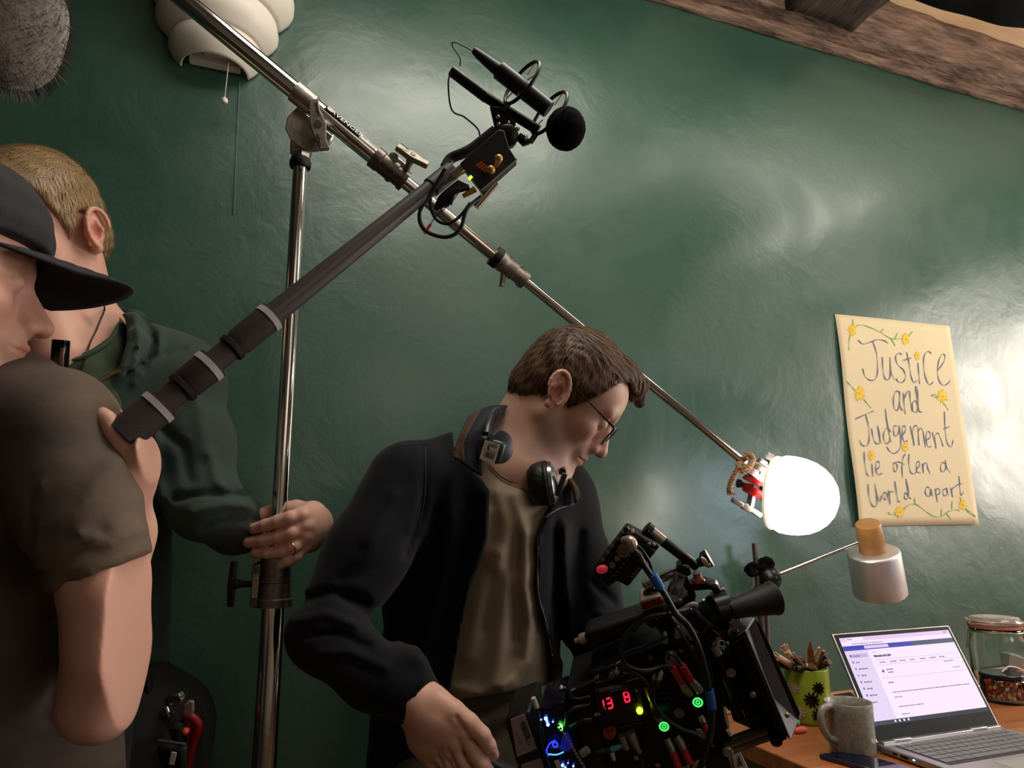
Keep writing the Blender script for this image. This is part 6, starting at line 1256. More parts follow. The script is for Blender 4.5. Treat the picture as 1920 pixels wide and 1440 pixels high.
# ------------------------------------------------------------------ furry windshield in the top left corner
def fur():
    c_ = PC(10, 0, .60); a = PC(-110, -150, .60)
    def fn(p): return smin(cap(p, PC(10, 5, .60), PC(-180, -170, .62), .046, .06), ell(p, PC(18, 85, .60), (.026, .036, .04)), .035)+.0012*wav(p, 300, 1)
    o, pts = sculpt(fn, np.array((PC(-330, 0, .6)[0], PC(0, -320, .6)[1], .50)), np.array((PC(160, 0, .6)[0], PC(0, 170, .6)[1], .72)), .004, 'furry_windshield', mat('grey_brown_fur', '#4c4340', .95, bump=.8, bscale=150, sheen=.6, col2='#8b8178', vscale=14), None)
    return o, pts
fo, fp = fur(); tag(fo, 'fuzzy grey-brown microphone windshield hanging in the top left corner', 'windshield')
n_ = len(fo.data.vertices); no = np.zeros(n_*3, f32); fo.data.vertices.foreach_get('normal', no); no = no.reshape(-1, 3); fw = c2w(fp); b_ = B(); rr = np.random.default_rng(3); V = []; Fc = []
for i in rr.choice(n_, 7000): 
    p = fw[i]; n3 = no[i]; d_ = nrm(n3*.6+np.array((.25, 0, -.55))+rr.normal(0, .15, 3)); sd = nrm(np.cross(d_, n3+.01))*.0004; L = rr.uniform(.006, .014); k = len(V); V += [p-sd, p+sd, p+d_*L*.6+sd*.7, p+d_*L*.6-sd*.7, p+d_*L-np.array((0, 0, .002))]; Fc += [(k, k+1, k+2, k+3), (k+3, k+2, k+4)]
mkobj('fur', V, Fc, mat('fur_fibre', '#6d6460', .8), fo, smooth=False)['kind'] = 'stuff'
# ------------------------------------------------------------------ cinema camera rig
RF = nrm((.93, -.315, -.22)); RUp = nrm(np.array((-.33, -.944, -.04))-RF*np.dot(RF, (-.33, -.944, -.04))); RL = np.cross(RUp, RF)   # camera axes; RL points away from us
RO = PC(1230, 1290, 1.0); RM = np.column_stack((RF, RL, RUp)); RW = CAMW @ RM; ROW = c2w(RO)
def rl(px, py, y=-.06):
    """local (x forward, y away, z up) of the rig where the line through a picture point meets its plane y"""
    r = PC(px, py, 1.0); n = RM[:, 1]; t = (n @ RO+y)/(n @ r); q = (r*t-RO) @ RM; return np.array((q[0], y, q[2]))
def z1(zx, zy, y=-.06): return rl(960+zx/3, 960+zy/3, y)
def z2(zx, zy, y=-.06): return rl(1080+zx/4.8, 970+zy/4.8, y)
def RB_(): return B((ROW, RW))
rig = thing('cinema_camera', 'black cinema camera rig covered in cables and red plugs, showing a red 13 and 8', 'camera', ROW)
print('rig', ROW, [z1(430, 910), z1(1100, 690), z1(100, 1300), z1(1530, 1270)])
def rbox(name, c, size, mt=BLKM, par=rig, bevel=.002, label=None, ang=0, **k):
    b_ = RB_(); R = None
    if ang: a = math.radians(ang); R = np.array(((math.cos(a), 0, -math.sin(a)), (0, 1, 0), (math.sin(a), 0, math.cos(a))))
    b_.box(c, size, R); return b_.make(name, mt, par, bevel=bevel, label=label, **k)
def rpoly(name, pts, y0, y1, mt=BLKM, par=rig, bevel=.002, **k):
    b_ = RB_(); b_.prism([(p[0], y0, p[2]) for p in pts], (0, 1, 0), y1-y0); return b_.make(name, mt, par, bevel=bevel, **k)
def rtube(name, pts, r, mt=CABLE, par=rig, seg=10, sm=8, **k):
    pts = [np.array(p, float) for p in pts]; q = spline(pts, sm) if sm and len(pts) > 2 else pts; b_ = RB_(); rr = r if not hasattr(r, '__len__') else np.interp(np.linspace(0, 1, len(q)), np.linspace(0, 1, len(r)), r); b_.tube(q, rr, seg); return b_.make(name, mt, par, **k)
def rcyl(name, a, ax, prof, mt=BLKM, par=rig, seg=32, **k): b_ = RB_(); b_.lathe(a, ax, prof, seg); return b_.make(name, mt, par, **k)
# body block
body = rpoly('camera_body', [z1(440, 960), z1(760, 850), z1(1100, 740), z1(1190, 1130), z1(1250, 1330), z1(860, 1500), z1(560, 1560)], -.055, .07, BLKM, bevel=.004)
rpoly('side_module', [z1(300, 1010, -.05), z1(450, 960, -.05), z1(570, 1560, -.05), z1(400, 1600, -.05)], -.05, .05, BLK, bevel=.003)
rpoly('top_plate', [z1(430, 925), z1(640, 830), z1(900, 745), z1(1120, 690), z1(1130, 740), z1(880, 830), z1(450, 975)], -.05, .05, BLKM, bevel=.002)
for zx, zy in ((560, 920), (640, 890), (480, 940)): rcyl('fixing_bolt', z1(zx, zy, -.066), (0, -1, 0), [(-.006, .004), (0, .0045), (.003, .0045), (.0032, .002)], CAST, seg=12)
# vents and screws on the body
for k in range(7): rbox('vent_rib', z1(790+k*7, 900+k*30, -.0565), (.030, .003, .0022), BLK, body, .0004)
for zx, zy in ((780, 820), (950, 780), (1010, 760), (900, 1450), (1130, 1320), (700, 1380), (820, 1420)): rcyl('screw', z1(zx, zy, -.056), (0, -1, 0), [(-.002, .0035), (.0015, .0035), (.0016, .0015)], STEEL, body, 12)
# receiver with the red display
rcv = rpoly('receiver_box', [z1(462, 1000, -.075), z1(715, 925, -.075), z1(760, 1140, -.075), z1(505, 1215, -.075)], -.080, -.050, mat('receiver_black', '#0f0d0e', .4), bevel=.003)
disp = rpoly('display_window', [z1(480, 1055, -.081), z1(690, 990, -.081), z1(706, 1070, -.081), z1(497, 1135, -.081)], -.0815, -.080, mat('dark_red_window', '#160405', .12), rcv, 0)
LEDR = em('red_segments', '#ff1a38', 2.4)
def digit(cx, cy, segs, w=26, h=62):
    ex = nrm(np.array((1, -.29))); ey = nrm(np.array((.22, 1.0))); b_ = RB_(); P2 = {'tl': (-1, -1), 'tr': (1, -1), 'ml': (-1, 0), 'mr': (1, 0), 'bl': (-1, 1), 'br': (1, 1)}
    S_ = {'a': ('tl', 'tr'), 'b': ('tr', 'mr'), 'c': ('mr', 'br'), 'd': ('bl', 'br'), 'e': ('ml', 'bl'), 'f': ('tl', 'ml'), 'g': ('ml', 'mr')}
    for s_ in segs:
        p, q = [np.array((cx, cy))+ex*P2[t][0]*w/2+ey*P2[t][1]*h/2 for t in S_[s_]]; p, q = p+(q-p)*.08, q-(q-p)*.08; b_.tube([z1(*p, -.0825), z1(*q, -.0825)], .00105, 6)
    b_.make('red_digit', LEDR, disp, smooth=False)
digit(509, 1087, 'bc', 16, 56); digit(548, 1076, 'abgcd', 28, 56); digit(645, 1040, 'abcdefg', 26, 56)
GP = mat('grey_print', '#8f8a88', .5)
text_obj('panel_print', 'cmotion', .0085, GP, rcv, ROW+RW @ z1(492, 1012, -.0808), RW[:, 0], RW[:, 2], .0001)
for k in range(2): b_ = RB_(); b_.box(z1(585, 988+k*13, -.0808), (.018, .0003, .0009)); b_.make('print_line', GP, rcv, smooth=False)
b_ = RB_(); b_.sphere(z1(718, 1118, -.082), .0045, 12, 8); b_.make('indicator', em('yellow_green_led', '#c8f020', 8), rcv)
knb = rcyl('red_knob', z1(548, 1218, -.070), (0, -1, 0), [(0, .0085), (.004, .0095), (.012, .0085), (.0125, .006)], mat('dull_red_rubber', '#8c3026', .6), rcv, 24)
for k in range(5): b_ = RB_(); a = k*1.256; b_.box(z1(548, 1218, -.0828)+np.array((math.cos(a)*.004, 0, math.sin(a)*.004)), (.0008, .0008, .005), np.array(((math.cos(a), 0, -math.sin(a)), (0, 1, 0), (math.sin(a), 0, math.cos(a))))); b_.make('knob_groove', BLK, knb, smooth=False)
for zx, zy in ((472, 1140), (490, 1135), (700, 1000), (675, 1015)): rcyl('button', z1(zx, zy, -.079), (0, -1, 0), [(-.002, .002), (.002, .002)], GP, rcv, 10)
for k in range(3): rbox('label_stripe', z1(650+k*8, 1160+k*18, -.062), (.034, .002, .0016), mat('grey_stripe', '#5a5654', .5), rig, 0)
# round green lit buttons
for zx, zy in ((855, 1207), (1045, 1071)):
    o = rcyl('power_button', z1(zx, zy, -.068), (0, -1, 0), [(-.016, .009), (0, .009), (.002, .0078), (.0022, .003)], BLK, seg=24); b_ = RB_(); c_ = z1(zx, zy, -.0712)
    b_.tube([c_+.0058*np.array((math.cos(a), 0, math.sin(a))) for a in np.linspace(0, 6.283, 24, endpoint=False)], .0010, 8, closed=True); b_.make('lit_ring', em('green_ring', '#3dff5a', 2.2), o)
    b_ = RB_(); b_.tube([c_+.0024*np.array((math.cos(a), 0, math.sin(a))) for a in np.linspace(0, 6.283, 16, endpoint=False)], .0007, 8, closed=True); b_.make('lit_symbol', em('green_ring', '#3dff5a', 2.2), o)
rcyl('round_port', z1(940, 1125, -.056), (0, -1, 0), [(0, .007), (.003, .0072), (.0032, .004)], mat('grey_metal', '#77726e', .4, .7), seg=20)
# red-sleeved plugs
REDS = mat('red_heatshrink', '#a8202a', .45); PLG = mat('grey_plug_metal', '#a39b92', .35, .85, var=.2, vscale=200)
def plug(a, m_, b_, r=.0052, tail=None, y=-.072, yt=-.085):
    """red sleeve a->m, metal shell m->b, cable tail"""
    A, M_, E_ = z1(*a, yt), z1(*m_, (y+yt)/2), z1(*b_, y)
    s_ = rtube('red_sleeve', [A, M_], r, REDS, seg=14, sm=0); rtube('plug_shell', [M_, M_*.6+E_*.4, E_], [r*.95, r*1.18, r*1.1], PLG, seg=16, sm=0, bevel=0)
    if tail: rtube('plug_cable', [A]+[z1(*t, yt) for t in tail], .0024, CABLE, seg=8)
plug((905, 880), (955, 960), (1000, 1022), tail=[(870, 868), (830, 885), (810, 930)]); plug((955, 862), (1005, 945), (1055, 1003), tail=[(925, 820), (890, 800), (880, 830)])
plug((940, 1450), (905, 1350), (872, 1275), tail=[(960, 1500)]); plug((1002, 1415), (968, 1335), (926, 1262), tail=[(1020, 1470)]); plug((1100, 1255), (1080, 1190), (1062, 1150), .004)
rcyl('grey_connector', z1(895, 812, -.058), (0, -1, 0), [(0, .009), (.012, .009), (.014, .006)], PLG, seg=20)
def conn(a, b_, r0, r1, mt=PLG, y=-.08, name='connector', tail=None):
    o = rtube(name, [z1(*a, y), (z1(*a, y)+z1(*b_, y))/2, z1(*b_, y)], [r0, (r0+r1)/2*1.05, r1], mt, seg=16, sm=0)
    if tail: rtube('plug_cable', [z1(*b_, y)]+[z1(*t, y) for t in tail], .0026, CABLE, seg=8)
    return o
conn((615, 1255), (645, 1330), .0055, .0045); conn((665, 1238), (700, 1318), .0066, .0050); conn((700, 1315), (718, 1352), .0038, .0038, tail=[(730, 1400), (735, 1460)])
conn((560, 1335), (622, 1312), .0038, .0030, mat('teal_band', '#5c9aa8', .4), name='teal_plug'); conn((480, 1350), (560, 1335), .0022, .0034, mat('slate_boot', '#2c3846', .5), name='plug_boot')
conn((560, 1350), (575, 1395), .0035, .0025, mat('pale_clip', '#b8b0c2', .5), name='pale_clip'); conn((392, 1362), (428, 1335), .0052, .0052, mat('ribbed_grey', '#8c8682', .5), name='ribbed_connector', tail=None)
conn((765, 990), (790, 1060), .006, .0045); conn((824, 1145), (836, 1170), .0055, .006); conn((120, 1045), (140, 1100), .0034, .0034, mat('white_sleeve', '#c6c1ba', .5), y=-.075, name='white_sleeve', tail=[(150, 1160), (155, 1250), (180, 1340), (210, 1440)])
conn((270, 985), (296, 998), .0035, .0035, mat('white_sleeve', '#c6c1ba', .5), name='tag_sleeve', y=-.06); conn((575, 890), (598, 905), .0055, .0045, y=-.075); conn((1215, 1225), (1232, 1255), .003, .003, mat('white_sleeve', '#c6c1ba', .5), name='tag_sleeve')
# taped white tag
rpoly('paper_tag', [z1(790, 925, -.085), z1(830, 885, -.085), z1(852, 910, -.085), z1(838, 945, -.085), z1(812, 975, -.085), z1(788, 960, -.085)], -.086, -.080, mat('taped_tag', '#b5a892', .5, bump=.3, bscale=200), bevel=.001)
rpoly('white_flag', [z1(1036, 1222, -.085), z1(1060, 1218, -.085), z1(1092, 1262, -.085), z1(1080, 1290, -.085), z1(1050, 1262, -.085)], -.086, -.0845, WHT, bevel=.0003)
# cables
rtube('cable', [z2(470, 250, -.075), z2(560, 260, -.09), z2(650, 380, -.09), z2(690, 500, -.085), z2(740, 570, -.085)], .0020)
big = [z2(500, 280, -.085), z2(560, 330, -.095), z2(610, 430, -.10), z2(700, 560, -.10), z2(800, 700, -.10), z2(900, 870, -.10), z1(990, 640, -.10), z1(1050, 760, -.10), z1(1085, 880, -.10), z1(1110, 1000, -.10), z1(1125, 1120, -.10), z1(1115, 1240, -.10), z1(1085, 1350, -.09), z1(1060, 1440, -.085)]
rtube('main_cable', big, .0042, CABLE, seg=14, label='thick cable from the monitor down the side')
rtube('cable', [z1(860, 540, -.10), z1(960, 700, -.10), z1(1040, 830, -.097), z1(1090, 960, -.095), z1(1105, 1060, -.095), z1(1130, 1180, -.095), z1(1120, 1300, -.09)], .0020)
rtube('cable_loop', [z1(990, 545, -.07), z1(910, 570, -.085), z1(760, 600, -.085), z1(650, 680, -.088), z1(612, 785, -.088), z1(650, 865, -.088), z1(740, 895, -.088), z1(850, 872, -.075)], .0034, CABLE, seg=12)
rtube('cable_loop', [z1(600, 880, -.07), z1(660, 892, -.088), z1(740, 940, -.09), z1(775, 1000, -.09), z1(800, 1080, -.095), z1(860, 1160, -.095), z1(960, 1225, -.095), z1(1040, 1255, -.095), z1(1085, 1310, -.09)], .0032, CABLE, seg=12)
rtube('cable', [z1(820, 950, -.092), z1(790, 1010, -.092), z1(800, 1100, -.09), z1(826, 1150, -.085)], .0040); rtube('cable', [z1(330, 1205, -.07), z1(390, 1175, -.08), z1(450, 1168, -.078)], .0034); rtube('cable', [z1(300, 1200, -.07), z1(310, 1140, -.08), z1(350, 1105, -.08), z1(440, 1080, -.07)], .0030)
rtube('cable', [z1(270, 1000, -.06), z1(360, 995, -.07), z1(440, 960, -.07), z1(600, 880, -.06)], .0026); rtube('cable', [z1(420, 980, -.06), z1(330, 1010, -.075), z1(360, 1050, -.075), z1(440, 1040, -.07)], .0024)
rtube('cable', [z1(520, 860, -.06), z1(620, 800, -.07), z1(760, 750, -.065), z1(880, 700, -.06)], .0022); rtube('cable', [z1(460, 900, -.06), z1(560, 870, -.07), z1(620, 840, -.06)], .003)
TP = mat('blue_tape', '#2b5fae', .55)
for i0, a, b_ in ((0, z2(690, 515, -.10), z2(760, 640, -.10)), (1, z1(1108, 1000, -.10), z1(1125, 1102, -.10))): rtube('blue_tape', [a, (a+b_)/2+np.array((.0004, 0, 0)), b_], .0062 if i0 == 0 else .0058, TP, seg=16, sm=4, label='wrap of blue tape')
# rear: battery plates with labels
bat = rpoly('battery', [z1(-40, 1160, -.06), z1(100, 1110, -.06), z1(175, 1370, -.06), z1(30, 1420, -.06)], -.065, .02, BLK, bevel=.004)
lab = rpoly('battery_label', [z1(-8, 1168, -.066), z1(70, 1137, -.066), z1(140, 1332, -.066), z1(28, 1378, -.066)], -.0662, -.065, mat('pinkish_label', '#9b8b84', .6), bat, 0, smooth=False)
dxx = nrm(z1(140, 1332)-z1(70, 1137)); dyy = nrm(z1(70, 1137)-z1(-8, 1168))
text_obj('label_print', 'Camera27', .0080, TXT, lab, ROW+RW @ z1(44, 1195, -.0664), RW @ dxx, RW @ dyy, .0001)
b_ = RB_(); rr = random.Random(9); u = 0
while u < .026:
    w_ = rr.choice((.0006, .0012, .0016)); c_ = z1(60, 1180, -.0664)+dxx*(u+w_/2); b_.box(c_, (w_, .0002, .007), np.column_stack((dxx, (0, 1, 0), dyy))); u += w_+rr.choice((.0006, .001))
b_.make('bar_code', TXT, lab, smooth=False)['kind'] = 'stuff'
text_obj('label_print', '05 0 0N', .0060, mat('faint_print', '#6d625e', .6), lab, ROW+RW @ z1(18, 1240, -.0664), RW @ dxx, RW @ dyy, .0001)
bat2 = rpoly('battery', [z1(30, 1425, -.06), z1(180, 1375, -.06), z1(230, 1560, -.06), z1(80, 1600, -.06)], -.062, .02, BLK, bevel=.004); rpoly('battery_label', [z1(50, 1420, -.063), z1(162, 1382, -.063), z1(195, 1490, -.063), z1(80, 1530, -.063)], -.0632, -.062, mat('pinkish_label', '#9b8b84', .6), bat2, 0, smooth=False)
# blue-lit wireless module
mod = rpoly('lit_module', [z1(150, 1110, -.07), z1(290, 1060, -.07), z1(430, 1500, -.07), z1(260, 1560, -.07)], -.072, .0, mat('clear_navy', '#090a1c', .2), bevel=.003)
for zx, zy, r_ in ((190, 1162, .0026), (196, 1178, .0018), (202, 1196, .0024), (165, 1168, .001), (230, 1180, .0012), (150, 1200, .001), (160, 1170, .0009), (285, 1425, .0022), (300, 1440, .0018), (345, 1430, .0015), (315, 1412, .001)): b_ = RB_(); b_.sphere(z1(zx, zy, -.0745), r_, 10, 6); b_.make('blue_indicator', em('blue_led_glow', '#5a86ff', 7), mod)
for zx, zy, r_ in ((271, 1205, .0036), (276, 1218, .0026)): b_ = RB_(); b_.sphere(z1(zx, zy, -.075), r_, 10, 6); b_.make('green_indicator', em('green_led_b', '#50ff50', 7), mod)
BLL = em('blue_lit_coil', '#2a38ff', 1.6)  # coil cables in blue light; that light is put in as their own glow
rtube('blue_lit_cable', [z1(245, 1285, -.078), z1(215, 1300, -.08), z1(195, 1340, -.08), z1(205, 1372, -.078)], .0011, BLL, mod, 8); rtube('blue_lit_cable', [z1(205, 1362, -.08), z1(250, 1365, -.08), z1(290, 1350, -.08)], .0010, em('cyan_lit_coil', '#5ab0ff', 1.4), mod, 8)
b_ = RB_(); b_.tube([z1(243, 1308, -.08)+.0035*np.array((math.cos(a), 0, math.sin(a))) for a in np.linspace(0, 6.283, 20, endpoint=False)], .0012, 8, closed=True); b_.make('blue_ring', BLL, mod)
rpoly('blue_panel', [z1(290, 1240, -.076), z1(322, 1250, -.076), z1(345, 1310, -.076), z1(320, 1345, -.076), z1(270, 1335, -.076), z1(275, 1300, -.076)], -.0775, -.074, mat('blue_translucent', '#20248f', .3, emit='#1a20a0', es=.25), mod, .001)
for k in range(16): b_ = RB_(); c_ = z1(262+k*11, 1200+k*18, -.078); b_.sphere(c_, (.0022, .0014, .0022), 8, 6); b_.make('contact_pin', PLG, mod)
rpoly('small_label', [z1(236, 1400, -.078), z1(262, 1392, -.078), z1(282, 1440, -.078), z1(258, 1450, -.078)], -.0786, -.078, WHT, mod, 0, smooth=False)
# top handle, rosettes and top plate gear
rpoly('top_handle', [z1(400, 690, -.02), z1(430, 650, -.02), z1(620, 590, -.02), z1(860, 510, -.02), z1(1010, 455, -.02), z1(1030, 490, -.02), z1(880, 560, -.02), z1(720, 620, -.02), z1(700, 660, -.02), z1(560, 720, -.02), z1(450, 760, -.02), z1(400, 745, -.02)], -.030, .012, mat('handle_rubber', '#0c0c0d', .55), bevel=.005)
rpoly('handle_front_post', [z1(780, 600, -.02), z1(890, 560, -.02), z1(960, 690, -.02), z1(1000, 760, -.02), z1(900, 790, -.02), z1(850, 700, -.02)], -.026, .012, BLKM, bevel=.003)
rpoly('handle_rear_post', [z1(430, 745, -.02), z1(520, 725, -.02), z1(470, 900, -.02), z1(400, 930, -.02)], -.015, .012, mat('handle_rubber', '#0c0c0d', .55), bevel=.003) if False else None
rcyl('end_knob', z1(402, 712, -.022), -nrm(z1(1000, 480, -.02)-z1(430, 670, -.02)), [(-.006, .008), (.002, .0085), (.005, .0075), (.006, .004), (.013, .0038), (.0132, .002)], mat('pale_alloy', '#b5a698', .35, .7), seg=20)
rcyl('handle_screw', z1(790, 610, -.028), (0, -1, 0), [(0, .008), (.004, .009), (.006, .008)], BLKM, seg=20)
# red power block
rb = rpoly('red_block', [z1(722, 500, -.04), z1(838, 462, -.04), z1(856, 500, -.04), z1(735, 540, -.04)], -.050, -.010, mat('crimson_anodised', '#7d1626', .3, .4), bevel=.003)
rpoly('block_lid', [z1(716, 484, -.04), z1(832, 448, -.04), z1(840, 464, -.04), z1(722, 502, -.04)], -.052, -.008, mat('pale_rose_metal', '#b59a94', .35, .7), rb, .002)
rcyl('rosette', z1(785, 455, -.03), (0, 0, 1), [(-.004, .012), (.004, .011), (.006, .007), (.018, .006)], BLKM, seg=24)
# silver articulated rods
def rod(a, b_, r, mt, name='support_rod', y0=-.03, y1=None): return rtube(name, [z1(*a, y0), z1(*b_, y0 if y1 is None else y1)], r, mt, seg=18, sm=0)
rod((770, 400), (935, 330), .0068, CHROME, y0=-.03); rcyl('rod_end', z1(768, 402, -.03), nrm(z1(770, 400)-z1(935, 330)), [(-.010, .0078), (.006, .0078), (.008, .005)], PLG, seg=20)
rtube('rod_stub', [z1(768, 408, -.03), z1(785, 450, -.03)], .0055, BLKM, seg=14, sm=0)
rod((790, 120), (1035, 305), .0070, mat('black_rod', '#1c1a1a', .25, .6), y0=-.045, y1=-.02); rcyl('rod_end', z1(800, 125, -.045), nrm(z1(770, 100)-z1(1000, 290)), [(-.014, .0092), (.006, .0092), (.0065, .0076), (.014, .0074)], PLG, seg=24)
rcyl('rod_cap', z1(772, 103, -.045), nrm(z1(770, 100)-z1(1000, 290)), [(-.003, .0094), (.006, .0094), (.007, .005)], BLKM, seg=24)
rpoly('rod_clamp', [z1(925, 300, -.03), z1(960, 280, -.03), z1(1000, 295, -.03), z1(1010, 340, -.03), z1(960, 360, -.03), z1(925, 345, -.03)], -.040, -.012, BLKM, bevel=.003)
rcyl('wing_knob', z1(1045, 290, -.035), nrm(z1(1120, 250)-z1(1020, 300)), [(0, .006), (.006, .007), (.010, .012), (.018, .013)], BLK, seg=8); rpoly('knob_face', [z1(1060, 243, -.04), z1(1085, 250, -.04), z1(1118, 285, -.04), z1(1112, 302, -.04), z1(1085, 296, -.04), z1(1062, 272, -.04)], -.048, -.030, mat('worn_white_knob', '#c9b9b2', .4, .5), bevel=.002)
rcyl('tension_knob', z1(948, 350, -.045), nrm(z1(925, 430)-z1(955, 345)), [(0, .0075), (.012, .0080), (.014, .0095), (.024, .0105), (.028, .0098), (.029, .006)], mat('steel_knob', '#8c8882', .3, .9), seg=24)
for k in range(5): b_ = RB_(); b_.box(z1(938+k*7, 362-k*2, -.0535), (.0012, .0006, .008)); b_.make('knurl_mark', TXT, rig, smooth=False)
rod((1040, 340), (1046, 372), .006, mat('rose_metal', '#b8948c', .35, .7)); rtube('red_ring', [z1(1042, 372, -.03), z1(1048, 392, -.03)], .0078, mat('coral_ring', '#d0484a', .5), seg=20, sm=0)
rpoly('link_arm', [z1(960, 340, -.03), z1(985, 350, -.03), z1(1005, 420, -.03), z1(985, 440, -.03), z1(960, 410, -.03)], -.035, -.015, BLKM, bevel=.002)
# evf bracket
rpoly('bracket_arm', [z1(975, 408, -.03), z1(1090, 385, -.03), z1(1160, 408, -.03), z1(1175, 440, -.03), z1(1150, 480, -.03), z1(1120, 430, -.03), z1(1000, 440, -.03)], -.036, -.012, BLKM, bevel=.003)
rod((1150, 450), (1198, 436), .0036, PLG, 'bracket_pin'); rpoly('bracket_post', [z1(985, 440, -.03), z1(1030, 440, -.03), z1(1040, 520, -.03), z1(1000, 520, -.03)], -.033, -.012, BLKM, bevel=.002)
for zx, zy in ((945, 505), (1075, 392), (1140, 412), (1130, 480), (1145, 478)): rcyl('screw', z1(zx, zy, -.0365), (0, -1, 0), [(-.004, .003), (.001, .003), (.0011, .001)], STEEL, seg=10)
rpoly('mount_plate', [z1(1120, 500, -.03), z1(1180, 470, -.03), z1(1225, 640, -.03), z1(1270, 680, -.03), z1(1240, 720, -.03), z1(1180, 690, -.03), z1(1140, 600, -.03)], -.034, .0, BLKM, bevel=.003)
for a, b_ in (((1175, 480), (1215, 520)), ((1195, 500), (1235, 545))): rod(a, b_, .003, CHROME, 'hinge_pin', y0=-.038)
# viewfinder tube and eyecup
vf = rcyl('viewfinder_barrel', z1(1035, 640, -.05), nrm(z1(1110, 560, -.05)-z1(1035, 640, -.05)), [(0, .014), (.002, .0175), (.016, .0175), (.018, .0165), (.034, .0165), (.035, .012)], BLKM, seg=32)
vdir = nrm(z1(1440, 492, -.030)-z1(1215, 553, -.055)); rcyl('viewfinder_body', z1(1128, 560, -.05), vdir, [(0, .012), (.001, .021), (.022, .0215), (.024, .015), (.034, .0125)], mat('satin_black_metal', '#181819', .3, .5), seg=36)
ec = rcyl('eyecup', z1(1220, 552, -.055), vdir, [(0, .0110), (.004, .0125), (.03, .0160), (.064, .0215), (.066, .0228), (.069, .0228), (.069, .0190), (.04, .014), (.02, .010), (.02, .001)], RUB, seg=44)
rcyl('barrel_ring', z1(1075, 585, -.055), nrm(z1(1110, 560, -.05)-z1(1035, 640, -.05)), [(0, .0178), (0, .0192), (.003, .0192), (.003, .0178)], mat('satin_ring', '#4a484a', .25, .8), vf, 32)
rcyl('knurled_barrel', z1(955, 560, -.04), nrm(z1(1000, 600)-z1(955, 560)), [(0, .0125), (.015, .0125), (.0155, .009)], mat('grey_knurl', '#4f4848', .5, .5, bump=.6, bscale=900), seg=28)
rtube('cable', [z1(960, 550, -.05), z1(1000, 525, -.055), z1(1030, 520, -.055), z1(1040, 545, -.05)], .0034, mat('pale_cable', '#938c86', .5)); rtube('cable', [z1(1045, 545, -.05), z1(1035, 510, -.04), z1(1030, 480, -.03)], .002, mat('tan_cable', '#9c8466', .5))
for zx, zy, r_ in ((1235, 605, .005), (1262, 620, .0065), (1250, 650, .004), (1275, 680, .004), (1160, 710, .004), (1145, 740, .005), (990, 640, .004), (1020, 650, .0035), (860, 720, .004), (930, 690, .0045), (1010, 700, .004)): rcyl('bolt_head', z1(zx, zy, -.058), (0, -1, 0), [(-.02, r_*.8), (0, r_), (.004, r_), (.0042, r_*.5)], CAST, seg=12)
rtube('silver_rod', [z1(1135, 750, -.06), z1(1160, 800, -.06)], .0062, mat('satin_silver2', '#a6a0a0', .3, .9), seg=16, sm=0)
text_obj('white_mark', 'C', .013, mat('white_mark_paint', '#e8e6ea', .4), rig, ROW+RW @ z1(1150, 738, -.0625), RW @ nrm((.55, 0, -.8)), RW @ nrm((.8, 0, .55)), .0002)
text_obj('white_mark', 'B', .010, mat('white_mark_paint', '#e8e6ea', .4), rig, ROW+RW @ z1(1172, 764, -.0625), RW @ nrm((.55, 0, -.8)), RW @ nrm((.8, 0, .55)), .0002)
rpoly('front_tower', [z1(1080, 700, -.055), z1(1120, 640, -.055), z1(1200, 700, -.055), z1(1240, 780, -.055), z1(1150, 800, -.055), z1(1090, 760, -.055)], -.060, .03, BLKM, bevel=.004)
# lens with gear ring
lax = np.array((1., 0, 0)); lc = z1(1180, 985, -.0); lc = np.array((z1(1140, 990, -.045)[0], .0, z1(1200, 985, -.045)[2]))
lens = rcyl('lens', lc+np.array((-.01, .0, 0)), lax, [(0, .044), (.014, .046), (.016, .050), (.030, .050), (.031, .047), (.046, .047), (.048, .052), (.075, .052), (.078, .045)], mat('lens_black', '#121213', .3, .4), seg=64)
for k in range(44):
    a = 2*math.pi*k/44
    if math.sin(a) > .35: continue
    b_ = RB_(); b_.box(lc+np.array((.013, .0505*math.sin(a), .0505*math.cos(a))), (.012, .0022, .003), np.array(((1, 0, 0), (0, math.cos(a), math.sin(a)), (0, -math.sin(a), math.cos(a)))).T @ np.eye(3)); b_.make('gear_tooth', mat('gear_black', '#1b1b1a', .35, .3), lens, smooth=False)
for dx in (.0315, .047): b_ = RB_(); b_.tube([lc+np.array((dx-.01, .0478*math.sin(a), .0478*math.cos(a))) for a in np.linspace(0, 6.283, 60, endpoint=False)], .0006, 6, closed=True); b_.make('scale_line', mat('pale_line', '#a8a296', .5), lens)
for k in range(9): 
    a = math.radians(-150+k*14); text_obj('scale_mark', str((3, 4, 5, 6, 8, 10, 15, 30, 8)[k]), .005, mat('olive_print', '#8b8a4e', .6), lens, ROW+RW @ (lc+np.array((.024, .0474*math.sin(a), .0474*math.cos(a)))), RW @ np.array((1, 0, 0)), RW @ np.array((0, math.cos(a), -math.sin(a))), .0001)
rcyl('motor_gear', z1(1232, 905, -.06), (0, -1, 0), [(-.02, .006), (.0, .0065), (.001, .003)], PLG, seg=16)
